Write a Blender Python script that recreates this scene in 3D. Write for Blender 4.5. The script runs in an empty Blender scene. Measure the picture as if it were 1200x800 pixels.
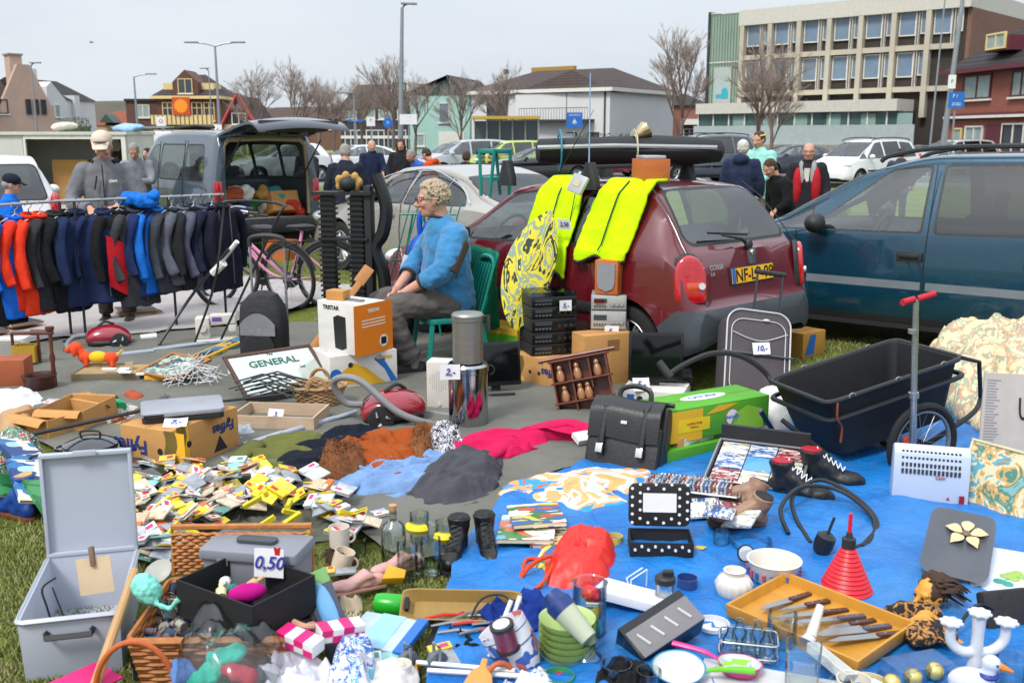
import bpy, bmesh, math, random
from math import sin, cos, pi, radians as R
from mathutils import Vector as V, Matrix, noise
random.seed(7)
rnd = random.uniform
SC = bpy.context.scene; COL = SC.collection
# camera model
CZ = 1.75; FP = 1167.0; TH = math.atan(240/FP)
def ray(px, py):
 u = -(py-400)/FP
 return V(((px-600)/FP, cos(TH)+sin(TH)*u, -sin(TH)+cos(TH)*u))
def P(px, py, z=0.0):
 d = ray(px, py); t = (z-CZ)/d.z
 return V((d.x*t, d.y*t, z))
def Q(px, py, Y):
 d = ray(px, py); t = Y/d.y
 return V((d.x*t, Y, CZ+d.z*t))
def fr(pl, pr, z=0.0):
 """frame from the two front base corners in the photo: mid point, heading, width"""
 a, b = P(*pl, z), P(*pr, z)
 return (a+b)/2, math.atan2(b.y-a.y, b.x-a.x), (b-a).length
# materials
_M = {}
def nodes(name):
 m = bpy.data.materials.new(name); m.use_nodes = True
 nt = m.node_tree; b = nt.nodes['Principled BSDF']
 return m, nt, b
def texco(nt, scale=(1,1,1), kind='Object'):
 tc = nt.nodes.new('ShaderNodeTexCoord'); mp = nt.nodes.new('ShaderNodeMapping')
 mp.inputs['Scale'].default_value = scale
 nt.links.new(tc.outputs[kind], mp.inputs[0]); return mp.outputs[0]
def nz(nt, co, scale, detail=4, rough=.55, dist=0):
 n = nt.nodes.new('ShaderNodeTexNoise'); n.inputs['Scale'].default_value = scale
 n.inputs['Detail'].default_value = detail; n.inputs['Roughness'].default_value = rough
 n.inputs['Distortion'].default_value = dist
 nt.links.new(co, n.inputs['Vector']); return n
def ramp(nt, fac, stops, const=False):
 r = nt.nodes.new('ShaderNodeValToRGB'); cr = r.color_ramp
 if const: cr.interpolation = 'CONSTANT'
 while len(cr.elements) < len(stops): cr.elements.new(.5)
 for e, (p, c) in zip(cr.elements, stops):
  e.position = p; e.color = (*c, 1)
 nt.links.new(fac, r.inputs[0]); return r.outputs[0]
def bumpn(nt, b, h, strength=.3, dist=.01):
 bn = nt.nodes.new('ShaderNodeBump'); bn.inputs['Strength'].default_value = strength
 bn.inputs['Distance'].default_value = dist
 nt.links.new(h, bn.inputs['Height']); nt.links.new(bn.outputs[0], b.inputs['Normal'])
def hexc(s):
 s = s.lstrip('#'); o = []
 for i in (0,2,4):
  c = int(s[i:i+2],16)/255
  o.append(c/12.92 if c <= .04045 else ((c+.055)/1.055)**2.4)
 return tuple(o)
def mul(c, k): return tuple(min(1, x*k) for x in c)
def M(name, col=None, rough=.5, metal=0, var=.12, vs=6, bump=0, bs=40, coat=0, spec=.5, sheen=0, bd=.004, sx=(1,1,1)):
 if name in _M: return _M[name]
 if isinstance(col, str): col = hexc(col)
 m, nt, b = nodes(name)
 co = texco(nt, sx)
 b.inputs['Roughness'].default_value = rough; b.inputs['Metallic'].default_value = metal
 b.inputs['Coat Weight'].default_value = coat; b.inputs['Coat Roughness'].default_value = .04
 b.inputs['Specular IOR Level'].default_value = spec
 b.inputs['Sheen Weight'].default_value = sheen
 if var:
  n = nz(nt, co, vs, 5, .6)
  nt.links.new(ramp(nt, n.outputs[0], [(.25, mul(col, 1-var)), (.75, mul(col, 1+var))]), b.inputs['Base Color'])
  mr = nt.nodes.new('ShaderNodeMapRange'); mr.inputs[3].default_value = max(.02, rough-.08); mr.inputs[4].default_value = min(1, rough+.1)
  n2 = nz(nt, co, vs*2.7, 3); nt.links.new(n2.outputs[0], mr.inputs[0]); nt.links.new(mr.outputs[0], b.inputs['Roughness'])
 else: b.inputs['Base Color'].default_value = (*col, 1)
 if bump:
  n = nz(nt, co, bs, 4); bumpn(nt, b, n.outputs[0], bump, bd)
 _M[name] = m; return m
def cloth(name, col='#3b3a3d', **k):
 return M(name, col, rough=.9, var=.16, vs=9, bump=.5, bs=26, bd=.01, spec=.2, **k)
def plast(name, col='#0f7f72', rough=.38, **k): return M(name, col, rough=rough, var=.06, bump=.05, bs=60, **k)
def card(name='cardboard', col='#b98a54'): return M(name, col, rough=.85, var=.1, vs=5, bump=.15, bs=25, spec=.2, sx=(1,1,3))
def glassm(name, col=(.9,.95,.95), rough=.02):
 if name in _M: return _M[name]
 m, nt, b = nodes(name)
 b.inputs['Base Color'].default_value = (*col, 1); b.inputs['Roughness'].default_value = rough
 b.inputs['Transmission Weight'].default_value = 1; b.inputs['IOR'].default_value = 1.45
 _M[name] = m; return m
def pane(name, col=(.75,.85,.82), refl=.12, rough=.02):
 """thin sheet glass: tinted see-through plus mirror reflection"""
 if name in _M: return _M[name]
 m, nt, b = nodes(name); nt.nodes.remove(b)
 out = nt.nodes['Material Output']
 t = nt.nodes.new('ShaderNodeBsdfTransparent'); t.inputs[0].default_value = (*col, 1)
 g = nt.nodes.new('ShaderNodeBsdfGlossy'); g.inputs['Roughness'].default_value = rough
 lw = nt.nodes.new('ShaderNodeLayerWeight'); lw.inputs[0].default_value = .2
 mr = nt.nodes.new('ShaderNodeMapRange'); mr.inputs[3].default_value = refl*.7; mr.inputs[4].default_value = .8
 mx = nt.nodes.new('ShaderNodeMixShader')
 nt.links.new(lw.outputs['Fresnel'], mr.inputs[0]); nt.links.new(mr.outputs[0], mx.inputs[0])
 nt.links.new(t.outputs[0], mx.inputs[1]); nt.links.new(g.outputs[0], mx.inputs[2]); nt.links.new(mx.outputs[0], out.inputs[0])
 _M[name] = m; return m
def prnt(name, cols, scale=12, rough=.4, mode='CELL', warp=.3, bump=0, bs=60, sx=(1,1,1)):
 """printed or patterned surface: patches of several colours"""
 if name in _M: return _M[name]
 m, nt, b = nodes(name); co = texco(nt, sx)
 cols = [hexc(c) if isinstance(c, str) else c for c in cols]
 if mode == 'CELL':
  n = nz(nt, co, scale*.5, 2); mx = nt.nodes.new('ShaderNodeMix'); mx.data_type = 'VECTOR'
  mx.inputs[0].default_value = warp*.4
  nt.links.new(co, mx.inputs[4]); nt.links.new(n.outputs['Color'], mx.inputs[5])
  v = nt.nodes.new('ShaderNodeTexVoronoi'); v.inputs['Scale'].default_value = scale
  nt.links.new(mx.outputs[1], v.inputs['Vector'])
  sp = nt.nodes.new('ShaderNodeSeparateColor'); nt.links.new(v.outputs['Color'], sp.inputs[0]); fac = sp.outputs[0]
 else:
  fac = nz(nt, co, scale, 3, .6, warp).outputs[0]
  if mode == 'NOISE':
   mr = nt.nodes.new('ShaderNodeMapRange'); mr.inputs[1].default_value = .32; mr.inputs[2].default_value = .68
   nt.links.new(fac, mr.inputs[0]); fac = mr.outputs[0]
 k = len(cols)
 nt.links.new(ramp(nt, fac, [(i/k, c) for i, c in enumerate(cols)], True), b.inputs['Base Color'])
 b.inputs['Roughness'].default_value = rough
 if bump: bumpn(nt, b, nz(nt, co, bs, 3).outputs[0], bump, .004)
 _M[name] = m; return m
# mesh builder
class MB:
 def __init__(s): s.v = []; s.f = []; s.m = []; s.X = Matrix.Identity(4); s.mi = 0
 def at(s, x=0, y=0, z=0, rx=0, ry=0, rz=0, sc=1):
  s.X = Matrix.Translation((x,y,z)) @ Matrix.Rotation(rz,4,'Z') @ Matrix.Rotation(ry,4,'Y') @ Matrix.Rotation(rx,4,'X') @ Matrix.Scale(sc,4); return s
 def o(s): s.X = Matrix.Identity(4); return s
 def mt(s, i): s.mi = i; return s
 def add(s, vs, fs):
  b = len(s.v); s.v += [s.X @ V(p) for p in vs]
  s.f += [tuple(i+b for i in f) for f in fs]; s.m += [s.mi]*len(fs); return s
 def box(s, x0,x1,y0,y1,z0,z1):
  return s.add([(x0,y0,z0),(x1,y0,z0),(x1,y1,z0),(x0,y1,z0),(x0,y0,z1),(x1,y0,z1),(x1,y1,z1),(x0,y1,z1)],
      [(0,3,2,1),(4,5,6,7),(0,1,5,4),(1,2,6,5),(2,3,7,6),(3,0,4,7)])
 def cb(s, c, d): return s.box(c[0]-d[0]/2,c[0]+d[0]/2,c[1]-d[1]/2,c[1]+d[1]/2,c[2]-d[2]/2,c[2]+d[2]/2)
 def tub(s, w, d, h, t=.004, x=0, y=0, z=0, flare=1.0):
  """open box with real walls"""
  a, b = w/2, d/2; o = [(-a,-b),(a,-b),(a,b),(-a,b)]; i = [(-a+t,-b+t),(a-t,-b+t),(a-t,b-t),(-a+t,b-t)]
  vs = [(x+p[0],y+p[1],z) for p in o]+[(x+p[0]*flare,y+p[1]*flare,z+h) for p in o]+[(x+p[0]*flare,y+p[1]*flare,z+h) for p in i]+[(x+p[0],y+p[1],z+t) for p in i]
  fs = [(3,2,1,0),(12,13,14,15)]
  for k in range(4):
   j = (k+1)%4; fs += [(k,j,4+j,4+k),(4+k,4+j,8+j,8+k),(8+k,8+j,12+j,12+k)]
  return s.add(vs, fs)
 def loft(s, rings, cap=True, closed=True):
  n = len(rings[0]); vs = [p for r in rings for p in r]; fs = []
  for i in range(len(rings)-1):
   for j in range(n if closed else n-1):
    k = (j+1)%n; fs.append((i*n+j, i*n+k, (i+1)*n+k, (i+1)*n+j))
  if cap and closed:
   fs.append(tuple(range(n-1,-1,-1))); b = (len(rings)-1)*n; fs.append(tuple(range(b,b+n)))
  return s.add(vs, fs)
 def tube(s, pts, r, n=8, closed=False, cap=True, fl=1.0):
  pts = [V(p) for p in pts]; L = len(pts)
  rr = r if isinstance(r, (list,tuple)) else [r]*L
  rings = []; up = None
  for i, p in enumerate(pts):
   a = pts[(i-1)%L] if (closed or i>0) else p; b = pts[(i+1)%L] if (closed or i<L-1) else p
   t = (b-a).normalized()
   if up is None:
    up = V((0,0,1)) if abs(t.z) < .9 else V((0,1,0))
   sd = t.cross(up)
   if sd.length < 1e-4: sd = t.cross(V((1,0,0)))
   sd.normalize(); up = sd.cross(t).normalized()
   rings.append([p + (sd*cos(2*pi*k/n) + up*sin(2*pi*k/n)*fl)*rr[i] for k in range(n)])
  if closed: rings.append(rings[0]); cap = False
  return s.loft(rings, cap)
 def cyl(s, a, b, r, r2=None, n=16): return s.tube([a,b],[r, r if r2 is None else r2], n)
 def lathe(s, prof, n=24, c=(0,0,0), sx=1, sy=1, cap=True):
  rings = [[(c[0]+p[0]*cos(2*pi*k/n)*sx, c[1]+p[0]*sin(2*pi*k/n)*sy, c[2]+p[1]) for k in range(n)] for p in prof]
  return s.loft(rings, cap)
 def ell(s, c, r, n=14, m=9):
  if not isinstance(r, (tuple,list)): r = (r,r,r)
  rings = []
  for i in range(m+1):
   a = -pi/2+pi*i/m; q = max(.001, cos(a))
   rings.append([(c[0]+r[0]*q*cos(2*pi*k/n), c[1]+r[1]*q*sin(2*pi*k/n), c[2]+r[2]*sin(a)) for k in range(n)])
  return s.loft(rings, True)
 def prism(s, poly, z0, z1, sc=1.0):
  n = len(poly); return s.add([(x,y,z0) for x,y in poly]+[(x*sc,y*sc,z1) for x,y in poly],
   [tuple(range(n-1,-1,-1)), tuple(range(n,2*n))]+[(i,(i+1)%n,n+(i+1)%n,n+i) for i in range(n)])
 def sheet(s, f, nu, nv, t=0):
  vs = [f(i/nu, j/nv) for j in range(nv+1) for i in range(nu+1)]
  fs = [(j*(nu+1)+i, j*(nu+1)+i+1, (j+1)*(nu+1)+i+1, (j+1)*(nu+1)+i) for j in range(nv) for i in range(nu)]
  if t:
   b = len(vs); vs = vs + [(p[0],p[1],p[2]-t) for p in vs]; fs2 = [tuple(b+i for i in reversed(f)) for f in fs]
   rim = [i for i in range(nu+1)]+[(j)*(nu+1)+nu for j in range(1,nv+1)]+[nv*(nu+1)+i for i in range(nu-1,-1,-1)]+[j*(nu+1) for j in range(nv-1,0,-1)]
   fs += fs2+[(rim[k], b+rim[k], b+rim[(k+1)%len(rim)], rim[(k+1)%len(rim)]) for k in range(len(rim))]
  return s.add(vs, fs)
 def text(s, txt, size, org, xd=(1,0,0), ud=(0,0,1), align='CENTER', ex=.0006, sh=0, bold=0):
  cu = bpy.data.curves.new('t','FONT'); cu.body = txt; cu.size = size; cu.extrude = ex; cu.align_x = align; cu.align_y = 'CENTER'; cu.shear = sh; cu.resolution_u = 3; cu.offset = bold*size
  ob = bpy.data.objects.new('t', cu); COL.objects.link(ob)
  dg = bpy.context.evaluated_depsgraph_get(); me = bpy.data.meshes.new_from_object(ob.evaluated_get(dg))
  xd = V(xd).normalized(); ud = V(ud).normalized(); nd = xd.cross(ud)
  o = V(org)
  s.add([o+xd*v.co.x+ud*v.co.y+nd*v.co.z for v in me.vertices], [tuple(p.vertices) for p in me.polygons])
  bpy.data.objects.remove(ob); bpy.data.curves.remove(cu); bpy.data.meshes.remove(me); return s
 def build(s, name, mats, parent=None, ang=35, bevel=0, seg=2, fuse=0, smooth=0, disp=None, sub=0, solid=0, weld=True):
  me = bpy.data.meshes.new(name); me.from_pydata([tuple(p) for p in s.v], [], s.f)
  if not isinstance(mats, (list,tuple)): mats = [mats]
  for m in mats: me.materials.append(m)
  me.polygons.foreach_set('material_index', [min(i, len(mats)-1) for i in s.m]); me.update()
  if fuse or sub or solid:
   o = bpy.data.objects.new('t', me); COL.objects.link(o)
   if fuse:
    q = o.modifiers.new('r','REMESH'); q.mode = 'VOXEL'; q.voxel_size = fuse; q.use_smooth_shade = True
    if smooth: q = o.modifiers.new('s','SMOOTH'); q.iterations = smooth; q.factor = .5
   if solid: q = o.modifiers.new('k','SOLIDIFY'); q.thickness = solid; q.offset = 0
   if sub: q = o.modifiers.new('u','SUBSURF'); q.levels = sub; q.render_levels = sub
   m2 = bpy.data.meshes.new_from_object(o.evaluated_get(bpy.context.evaluated_depsgraph_get()))
   bpy.data.objects.remove(o); bpy.data.meshes.remove(me); me = m2; me.name = name
   if fuse:
    for p in me.polygons: p.material_index = 0
  bm = bmesh.new(); bm.from_mesh(me)
  if weld and not fuse: bmesh.ops.remove_doubles(bm, verts=bm.verts, dist=.00005)
  if not fuse: bmesh.ops.recalc_face_normals(bm, faces=bm.faces)
  if bevel:
   es = [e for e in bm.edges if len(e.link_faces) == 2 and e.calc_face_angle(0) > R(32)]
   bmesh.ops.bevel(bm, geom=es, offset=bevel, segments=seg, profile=.6, affect='EDGES', clamp_overlap=True)
  if disp:
   bm.normal_update()
   for v in bm.verts: v.co += v.normal*disp(v.co)
  for f in bm.faces: f.smooth = True
  if ang < 180:
   for e in bm.edges:
    if len(e.link_faces) != 2 or e.calc_face_angle(0) > R(ang): e.smooth = False
  bm.to_mesh(me); bm.free()
  o = bpy.data.objects.new(name, me); COL.objects.link(o)
  if parent: o.parent = parent
  return o
def tag(o, label, cat, group=None, loc=None, rot=None):
 o['label'] = label; o['category'] = cat
 if group: o['group'] = group
 if loc is not None: o.location = loc
 if rot is not None: o.rotation_euler = rot
 return o
def thing(name, label, cat, loc=(0,0,0), rz=0, group=None, rot=None):
 o = bpy.data.objects.new(name, None); COL.objects.link(o); o.empty_display_size = .1
 o.location = loc; o.rotation_euler = rot if rot is not None else (0,0,rz)
 return tag(o, label, cat, group)
def struct(o, kind='structure'): o['kind'] = kind; return o
def dup(o, loc=None, rz=None, label=None, parent=None, rot=None, sc=None):
 c = o.copy(); COL.objects.link(c); c.parent = parent
 for ch in list(o.children): dup(ch, parent=c)
 if loc is not None: c.location = loc
 if rz is not None: c.rotation_euler = (0,0,rz)
 if rot is not None: c.rotation_euler = rot
 if sc is not None: c.scale = (sc,)*3 if not isinstance(sc, (tuple,list)) else sc
 if label: c['label'] = label
 return c
def folds(a, s=9, d=(1,1,1), seed=0.0):
 return lambda p: a*(noise.noise(V((p.x*s*d[0]+seed, p.y*s*d[1], p.z*s*d[2])))+.5*noise.noise(V((p.x*s*2.3*d[0], p.y*s*2.3*d[1]+seed, p.z*s*2.3*d[2]))))
def crumple(p, s, seed=0):
 n = 0; a = 1
 for k in range(3):
  n += a*(1-2*abs(noise.noise(V((p[0]*s+seed, p[1]*s-seed, k*7.3))))); s *= 2; a *= .5
 return n/1.75
def arc(c, r, a0, a1, n=12, axis='z', fl=1):
 out = []
 for i in range(n+1):
  a = a0+(a1-a0)*i/n; x, y = r*cos(a), r*sin(a)*fl
  out.append({'z':(c[0]+x,c[1]+y,c[2]),'y':(c[0]+x,c[1],c[2]+y),'x':(c[0],c[1]+x,c[2]+y)}[axis])
 return out
def spl(pts, n=6):
 """smooth curve through points"""
 pts = [V(p) for p in pts]; out = []
 for i in range(len(pts)-1):
  p0 = pts[max(0,i-1)]; p1 = pts[i]; p2 = pts[i+1]; p3 = pts[min(len(pts)-1,i+2)]
  for k in range(n):
   t = k/n; out.append(.5*((2*p1)+(p2-p0)*t+(2*p0-5*p1+4*p2-p3)*t*t+(3*p1-p0-3*p2+p3)*t**3))
 out.append(pts[-1]); return out
def heap(px, h, amp=.02, s=8, z=0.0, seed=0, rings=14, pw=2.2, dirn=None, sub_=7, rag=.0):
 """soft pile over an outline given by photo pixels on the ground; returns MB in local coords and centre"""
 pts = [P(x, y, z) for x, y in px]; c = sum(pts, V())/len(pts)
 o = spl([p-c for p in pts]+[pts[0]-c], sub_)[:-1]
 o = [p*(1+rag*(noise.noise(p*9+V((seed,0,0)))+.6*noise.noise(p*24))) for p in o]
 mb = MB(); R_ = []
 for k in range(rings+1):
  t = 1-k/rings*.985; ring = []
  for p in o:
   q = p*t; e = 1-t**pw
   x, y = (q.x+c.x, q.y+c.y)
   if dirn: ca, sa = cos(dirn), sin(dirn); x, y = (x*ca+y*sa)*.35, (-x*sa+y*ca)*1.5
   w = (crumple((x, y), s, seed)-.62)*2.3+.16*crumple((y, x), s*2.9, seed+3)
   zz = h*min(1,(1-t)*2.6+.05)**.5*(.75+.25*e)+amp*w*min(1, (1-t)*5+.25)+.004
   ring.append((q.x, q.y, max(.003, zz)))
  R_.append(ring)
 mb.loft([[(p[0]*.97, p[1]*.97, 0) for p in R_[0]]]+R_, True)
 return mb, c
def rr(w, h, r, n=5):
 """rounded rectangle outline"""
 out = []
 for cx, cy, a in ((w/2-r,-h/2+r,-pi/2),(w/2-r,h/2-r,0),(-w/2+r,h/2-r,pi/2),(-w/2+r,-h/2+r,pi)):
  out += [(cx+r*cos(a+pi/2*i/n), cy+r*sin(a+pi/2*i/n)) for i in range(n+1)]
 return out
# camera, light, sky
cam = bpy.data.cameras.new('camera'); co_ = bpy.data.objects.new('camera', cam); COL.objects.link(co_)
cam.sensor_width = 36; cam.lens = FP/1200*36; cam.clip_end = 3000; cam.clip_start = .05
co_.location = (0,0,CZ); co_.rotation_euler = (pi/2-TH, 0, 0); SC.camera = co_
cam.dof.use_dof = True; cam.dof.focus_distance = 6.3; cam.dof.aperture_fstop = 4.5
w = bpy.data.worlds.new('World'); SC.world = w; w.use_nodes = True; nt = w.node_tree
SUN_E, SUN_R = R(52), R(215)
sky = nt.nodes.new('ShaderNodeTexSky'); sky.sky_type = 'NISHITA'; sky.sun_disc = False
sky.sun_elevation = SUN_E; sky.sun_rotation = SUN_R; sky.dust_density = 3; sky.air_density = 1.2
bg = nt.nodes['Background']; bg.inputs[1].default_value = .12
mx = nt.nodes.new('ShaderNodeMix'); mx.data_type = 'RGBA'; mx.inputs[0].default_value = .9
cl = nt.nodes.new('ShaderNodeTexNoise'); cl.inputs['Scale'].default_value = 2.2; cl.inputs['Detail'].default_value = 5
tc = nt.nodes.new('ShaderNodeTexCoord'); mpp = nt.nodes.new('ShaderNodeMapping'); mpp.inputs['Scale'].default_value = (1,1,4)
nt.links.new(tc.outputs['Generated'], mpp.inputs[0]); nt.links.new(mpp.outputs[0], cl.inputs['Vector'])
cr = ramp(nt, cl.outputs[0], [(.3, (4.5,4.95,5.5)), (.7, (5.5,5.85,6.25))])
nt.links.new(sky.outputs[0], mx.inputs[6]); nt.links.new(cr, mx.inputs[7]); gs = nt.nodes.new('ShaderNodeSeparateXYZ'); nt.links.new(tc.outputs['Generated'], gs.inputs[0]); gm = nt.nodes.new('ShaderNodeMapRange'); gm.inputs[1].default_value = .12; gm.inputs[2].default_value = .9; gm.inputs[3].default_value = .97; gm.inputs[4].default_value = 2.0; nt.links.new(gs.outputs[2], gm.inputs[0])
vm = nt.nodes.new('ShaderNodeVectorMath'); vm.operation = 'SCALE'; nt.links.new(mx.outputs[2], vm.inputs[0]); nt.links.new(gm.outputs[0], vm.inputs['Scale']); nt.links.new(vm.outputs[0], bg.inputs[0])
sl = bpy.data.lights.new('sun','SUN'); sl.energy = 2.0; sl.angle = R(14); sl.color = (1,.96,.9)
so = bpy.data.objects.new('sun', sl); COL.objects.link(so)
sd = V((sin(SUN_R)*cos(SUN_E), cos(SUN_R)*cos(SUN_E), sin(SUN_E)))
so.rotation_euler = sd.to_track_quat('Z','Y').to_euler(); so.location = (0,0,30)
SC.view_settings.view_transform = 'Standard'; SC.view_settings.look = 'None'; SC.view_settings.exposure = .45; SC.view_settings.gamma = 1
SC.cycles.max_bounces = 8; SC.cycles.transparent_max_bounces = 16; SC.cycles.transmission_bounces = 8
SC.cycles.caustics_reflective = False; SC.cycles.caustics_refractive = False
# ground
def gmat():
 m, nt, b = nodes('meadow_grass'); co = texco(nt)
 a = nz(nt, co, 1.3, 6, .65); c = nz(nt, co, 28, 6, .8)
 col1 = ramp(nt, c.outputs[0], [(.3, (.06,.08,.016)), (.5, (.17,.21,.035)), (.7, (.30,.32,.10))])
 col2 = ramp(nt, c.outputs[0], [(.3, (.04,.035,.018)), (.6, (.15,.13,.06)), (.75, (.25,.21,.11))])
 mx = nt.nodes.new('ShaderNodeMix'); mx.data_type = 'RGBA'
 f = ramp(nt, a.outputs[0], [(.45, (0,0,0)), (.66, (.75,)*3)])
 nt.links.new(f, mx.inputs[0]); nt.links.new(col1, mx.inputs[6]); nt.links.new(col2, mx.inputs[7])
 nt.links.new(mx.outputs[2], b.inputs['Base Color']); b.inputs['Roughness'].default_value = .95; b.inputs['Specular IOR Level'].default_value = .1
 bumpn(nt, b, nz(nt, co, 45, 5, .8).outputs[0], 1, .03); return m
GM = gmat()
mb = MB(); mb.add([(-900,-20,0),(900,-20,0),(900,1400,0),(-900,1400,0)], [(0,1,2,3)])
struct(mb.build('grass_ground', GM))
asph = M('asphalt', (.075,.075,.078), rough=.9, var=.25, vs=1.5, bump=.4, bs=60)
mb = MB(); mb.add([(-160,36,.004),(160,36,.004),(160,112,.004),(-160,112,.004)], [(0,1,2,3)])
struct(mb.build('car_park_asphalt', asph))
mb = MB(); mb.box(-160,160,35.7,36,0,.12); struct(mb.build('kerb', M('kerbstone','#9a9892', rough=.9)))
mb = MB()
for k in range(-20, 30): mb.add([(k*2.6,40,.009),(k*2.6+.1,40,.009),(k*2.6+.1,45,.009),(k*2.6,45,.009)], [(0,1,2,3)])
struct(mb.build('parking_bay_markings', M('line_paint','#d8d8d4', rough=.8)))
mb = MB(); mb.add([(-300,112,.008),(300,112,.008),(300,119,.008),(-300,119,.008)], [(0,1,2,3)])
struct(mb.build('pavement', M('paving','#a09a90', rough=.9, vs=2)))
def poly_sheet(px, step, zf, uv=None):
 bm = bmesh.new(); vs = [bm.verts.new(P(x,y,0)) for x,y in px]; bm.faces.new(vs)
 xs = [v.co.x for v in vs]; ys = [v.co.y for v in vs]
 for ax, lo, hi in ((0,min(xs),max(xs)),(1,min(ys),max(ys))):
  t = lo+step
  while t < hi:
   n = [0,0,0]; n[ax] = 1; p = [0,0,0]; p[ax] = t
   bmesh.ops.bisect_plane(bm, geom=bm.verts[:]+bm.edges[:]+bm.faces[:], plane_co=p, plane_no=n); t += step
 for v in bm.verts: v.co.z = zf(v.co)
 mb = MB(); bm.verts.index_update()
 mb.add([v.co.copy() for v in bm.verts], [tuple(v.index for v in f.verts) for f in bm.faces]); bm.free(); return mb
def tarpz(z0, a, s, seed, ax=1, ay=1):
 def f(p):
  q = (p.x*ax, p.y*ay); fx = abs(((p.x*.94+p.y*.34)/.82)%1-.5)*.82; fy = abs(((p.y*.94-p.x*.34)/.66)%1-.5)*.66
  return z0+a*.45*max(0,1-min(fx,fy)/.06)+a*.6*(crumple(q, s, seed)+.7)+a*.8*(noise.noise(V((p.x*1.1,p.y*1.1,seed)))+.5)
 return f
def wav(px, a=5, n=7):
 """roughen an outline given in photo pixels"""
 out = []
 for i,(x,y) in enumerate(px):
  x2,y2 = px[(i+1)%len(px)]
  for k in range(n): t = k/n; out.append((x+(x2-x)*t+(rnd(-a,a) if k else 0), y+(y2-y)*t+(rnd(-a,a)*.5 if k else 0)))
 return out
gt = M('groundsheet_green_grey', (.125,.125,.105), rough=.8, var=.2, vs=3, bump=.5, bs=14, bd=.02)
mb = poly_sheet(wav([(20,398),(420,380),(620,395),(770,430),(725,532),(592,577),(560,652),(480,668),(380,600),(160,570),(-60,480)],3), .055, tarpz(.008,.022,3,1,1,2))
struct(mb.build('groundsheet', gt, ang=180))
mb = poly_sheet(wav([(-260,350),(300,327),(425,342),(300,380),(180,396),(60,402),(-260,470)],3), .09, tarpz(.03,.02,2,4))
struct(mb.build('pale_groundsheet', M('pale_sheet', (.36,.33,.32), rough=.8, var=.15, vs=2.5, bump=.5, bs=9, bd=.02), ang=180))
def tarpm():
 m, nt, b = nodes('blue_tarpaulin'); co = texco(nt)
 n = nz(nt, co, 3, 5, .6); nt.links.new(ramp(nt, n.outputs[0], [(.3,(.0,.11,.40)),(.7,(.006,.19,.56))]), b.inputs['Base Color'])
 b.inputs['Roughness'].default_value = .42
 r2 = nz(nt, co, .9, 6, .7); mm_ = nt.nodes.new('ShaderNodeMix'); mm_.data_type = 'RGBA'; nt.links.new(ramp(nt, r2.outputs[0], [(.48,(0,0,0)),(.75,(.45,)*3)]), mm_.inputs[0]); nt.links.new(ramp(nt, n.outputs[0], [(.3,(.0,.11,.40)),(.7,(.006,.19,.56))]), mm_.inputs[6]); mm_.inputs[7].default_value = (.10,.27,.5,1); nt.links.new(mm_.outputs[2], b.inputs['Base Color'])
 w1 = nz(nt, co, 9, 6, .6, 1.5); bumpn(nt, b, w1.outputs[0], .7, .03); return m
mb = poly_sheet(wav([(700,543),(800,512),(1000,492),(1160,470),(1420,505),(1500,900),(480,1000),(500,800),(530,668),(592,590)],3), .04, tarpz(.012,.03,4,9))
struct(mb.build('blue_tarpaulin_sheet', tarpm(), ang=180))
def inpoly(x, y, poly):
 c = False; n = len(poly)
 for i in range(n):
  x1,y1 = poly[i]; x2,y2 = poly[i-1]
  if (y1>y) != (y2>y) and x < (x2-x1)*(y-y1)/(y2-y1)+x1: c = not c
 return c
def blades(px, n, h, w=.004):
 pts = [tuple(P(x,y,0).xy) for x,y in px]; xs=[p[0] for p in pts]; ys=[p[1] for p in pts]
 vs, fs, ms = [], [], []
 k = 0
 while k < n:
  x, y = rnd(min(xs),max(xs)), rnd(min(ys),max(ys))
  if not inpoly(x,y,pts): continue
  q = noise.noise(V((x*2.2,y*2.2,3))); k += 1
  if q < -.28 and rnd(0,1) < .75: continue
  a = rnd(0,2*pi); hh = h*rnd(.4,1.2); dx, dy = cos(a)*w, sin(a)*w; lx, ly = rnd(-1,1)*hh*.8, rnd(-1,1)*hh*.8
  b = len(vs); vs += [(x-dx,y-dy,0),(x+dx,y+dy,0),(x+lx,y+ly,hh)]; fs.append((b,b+1,b+2))
  ms.append(0 if rnd(0,1) < .62 else (1 if rnd(0,1)<.62 else 2))
 return vs, fs, ms
mb = MB()
for px, n, h in (([(-40,560),(170,560),(175,660),(20,860),(-60,860)], 26000, .022), ([(690,535),(705,548),(590,592),(575,590),(590,575)], 5000, .02),
     ([(330,640),(540,655),(520,830),(100,860),(60,800)], 16000, .02), ([(360,232),(440,232),(450,330),(300,360),(190,360),(250,330)], 16000, .035),
     ([(880,215),(960,215),(930,250),(890,250)], 5000, .06), ([(900,395),(1150,400),(1200,480),(1000,495)], 6000, .03), ([(370,360),(440,330),(440,390),(350,392)], 4000, .03)):
 v, f, ms = blades(px, n, h); b = len(mb.v); mb.v += [V(p) for p in v]; mb.f += [tuple(i+b for i in q) for q in f]; mb.m += ms
o = mb.build('grass', [M('grass_blade',(.19,.23,.05),rough=.8,var=.3,vs=3), M('grass_blade_pale',(.28,.3,.10),rough=.8,var=.3,vs=3), M('grass_straw',(.36,.3,.17),rough=.8,var=.2)], ang=180, weld=False)
struct(o,'stuff'); o['label'] = 'short worn grass tufts around the edges of the groundsheets';
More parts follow.
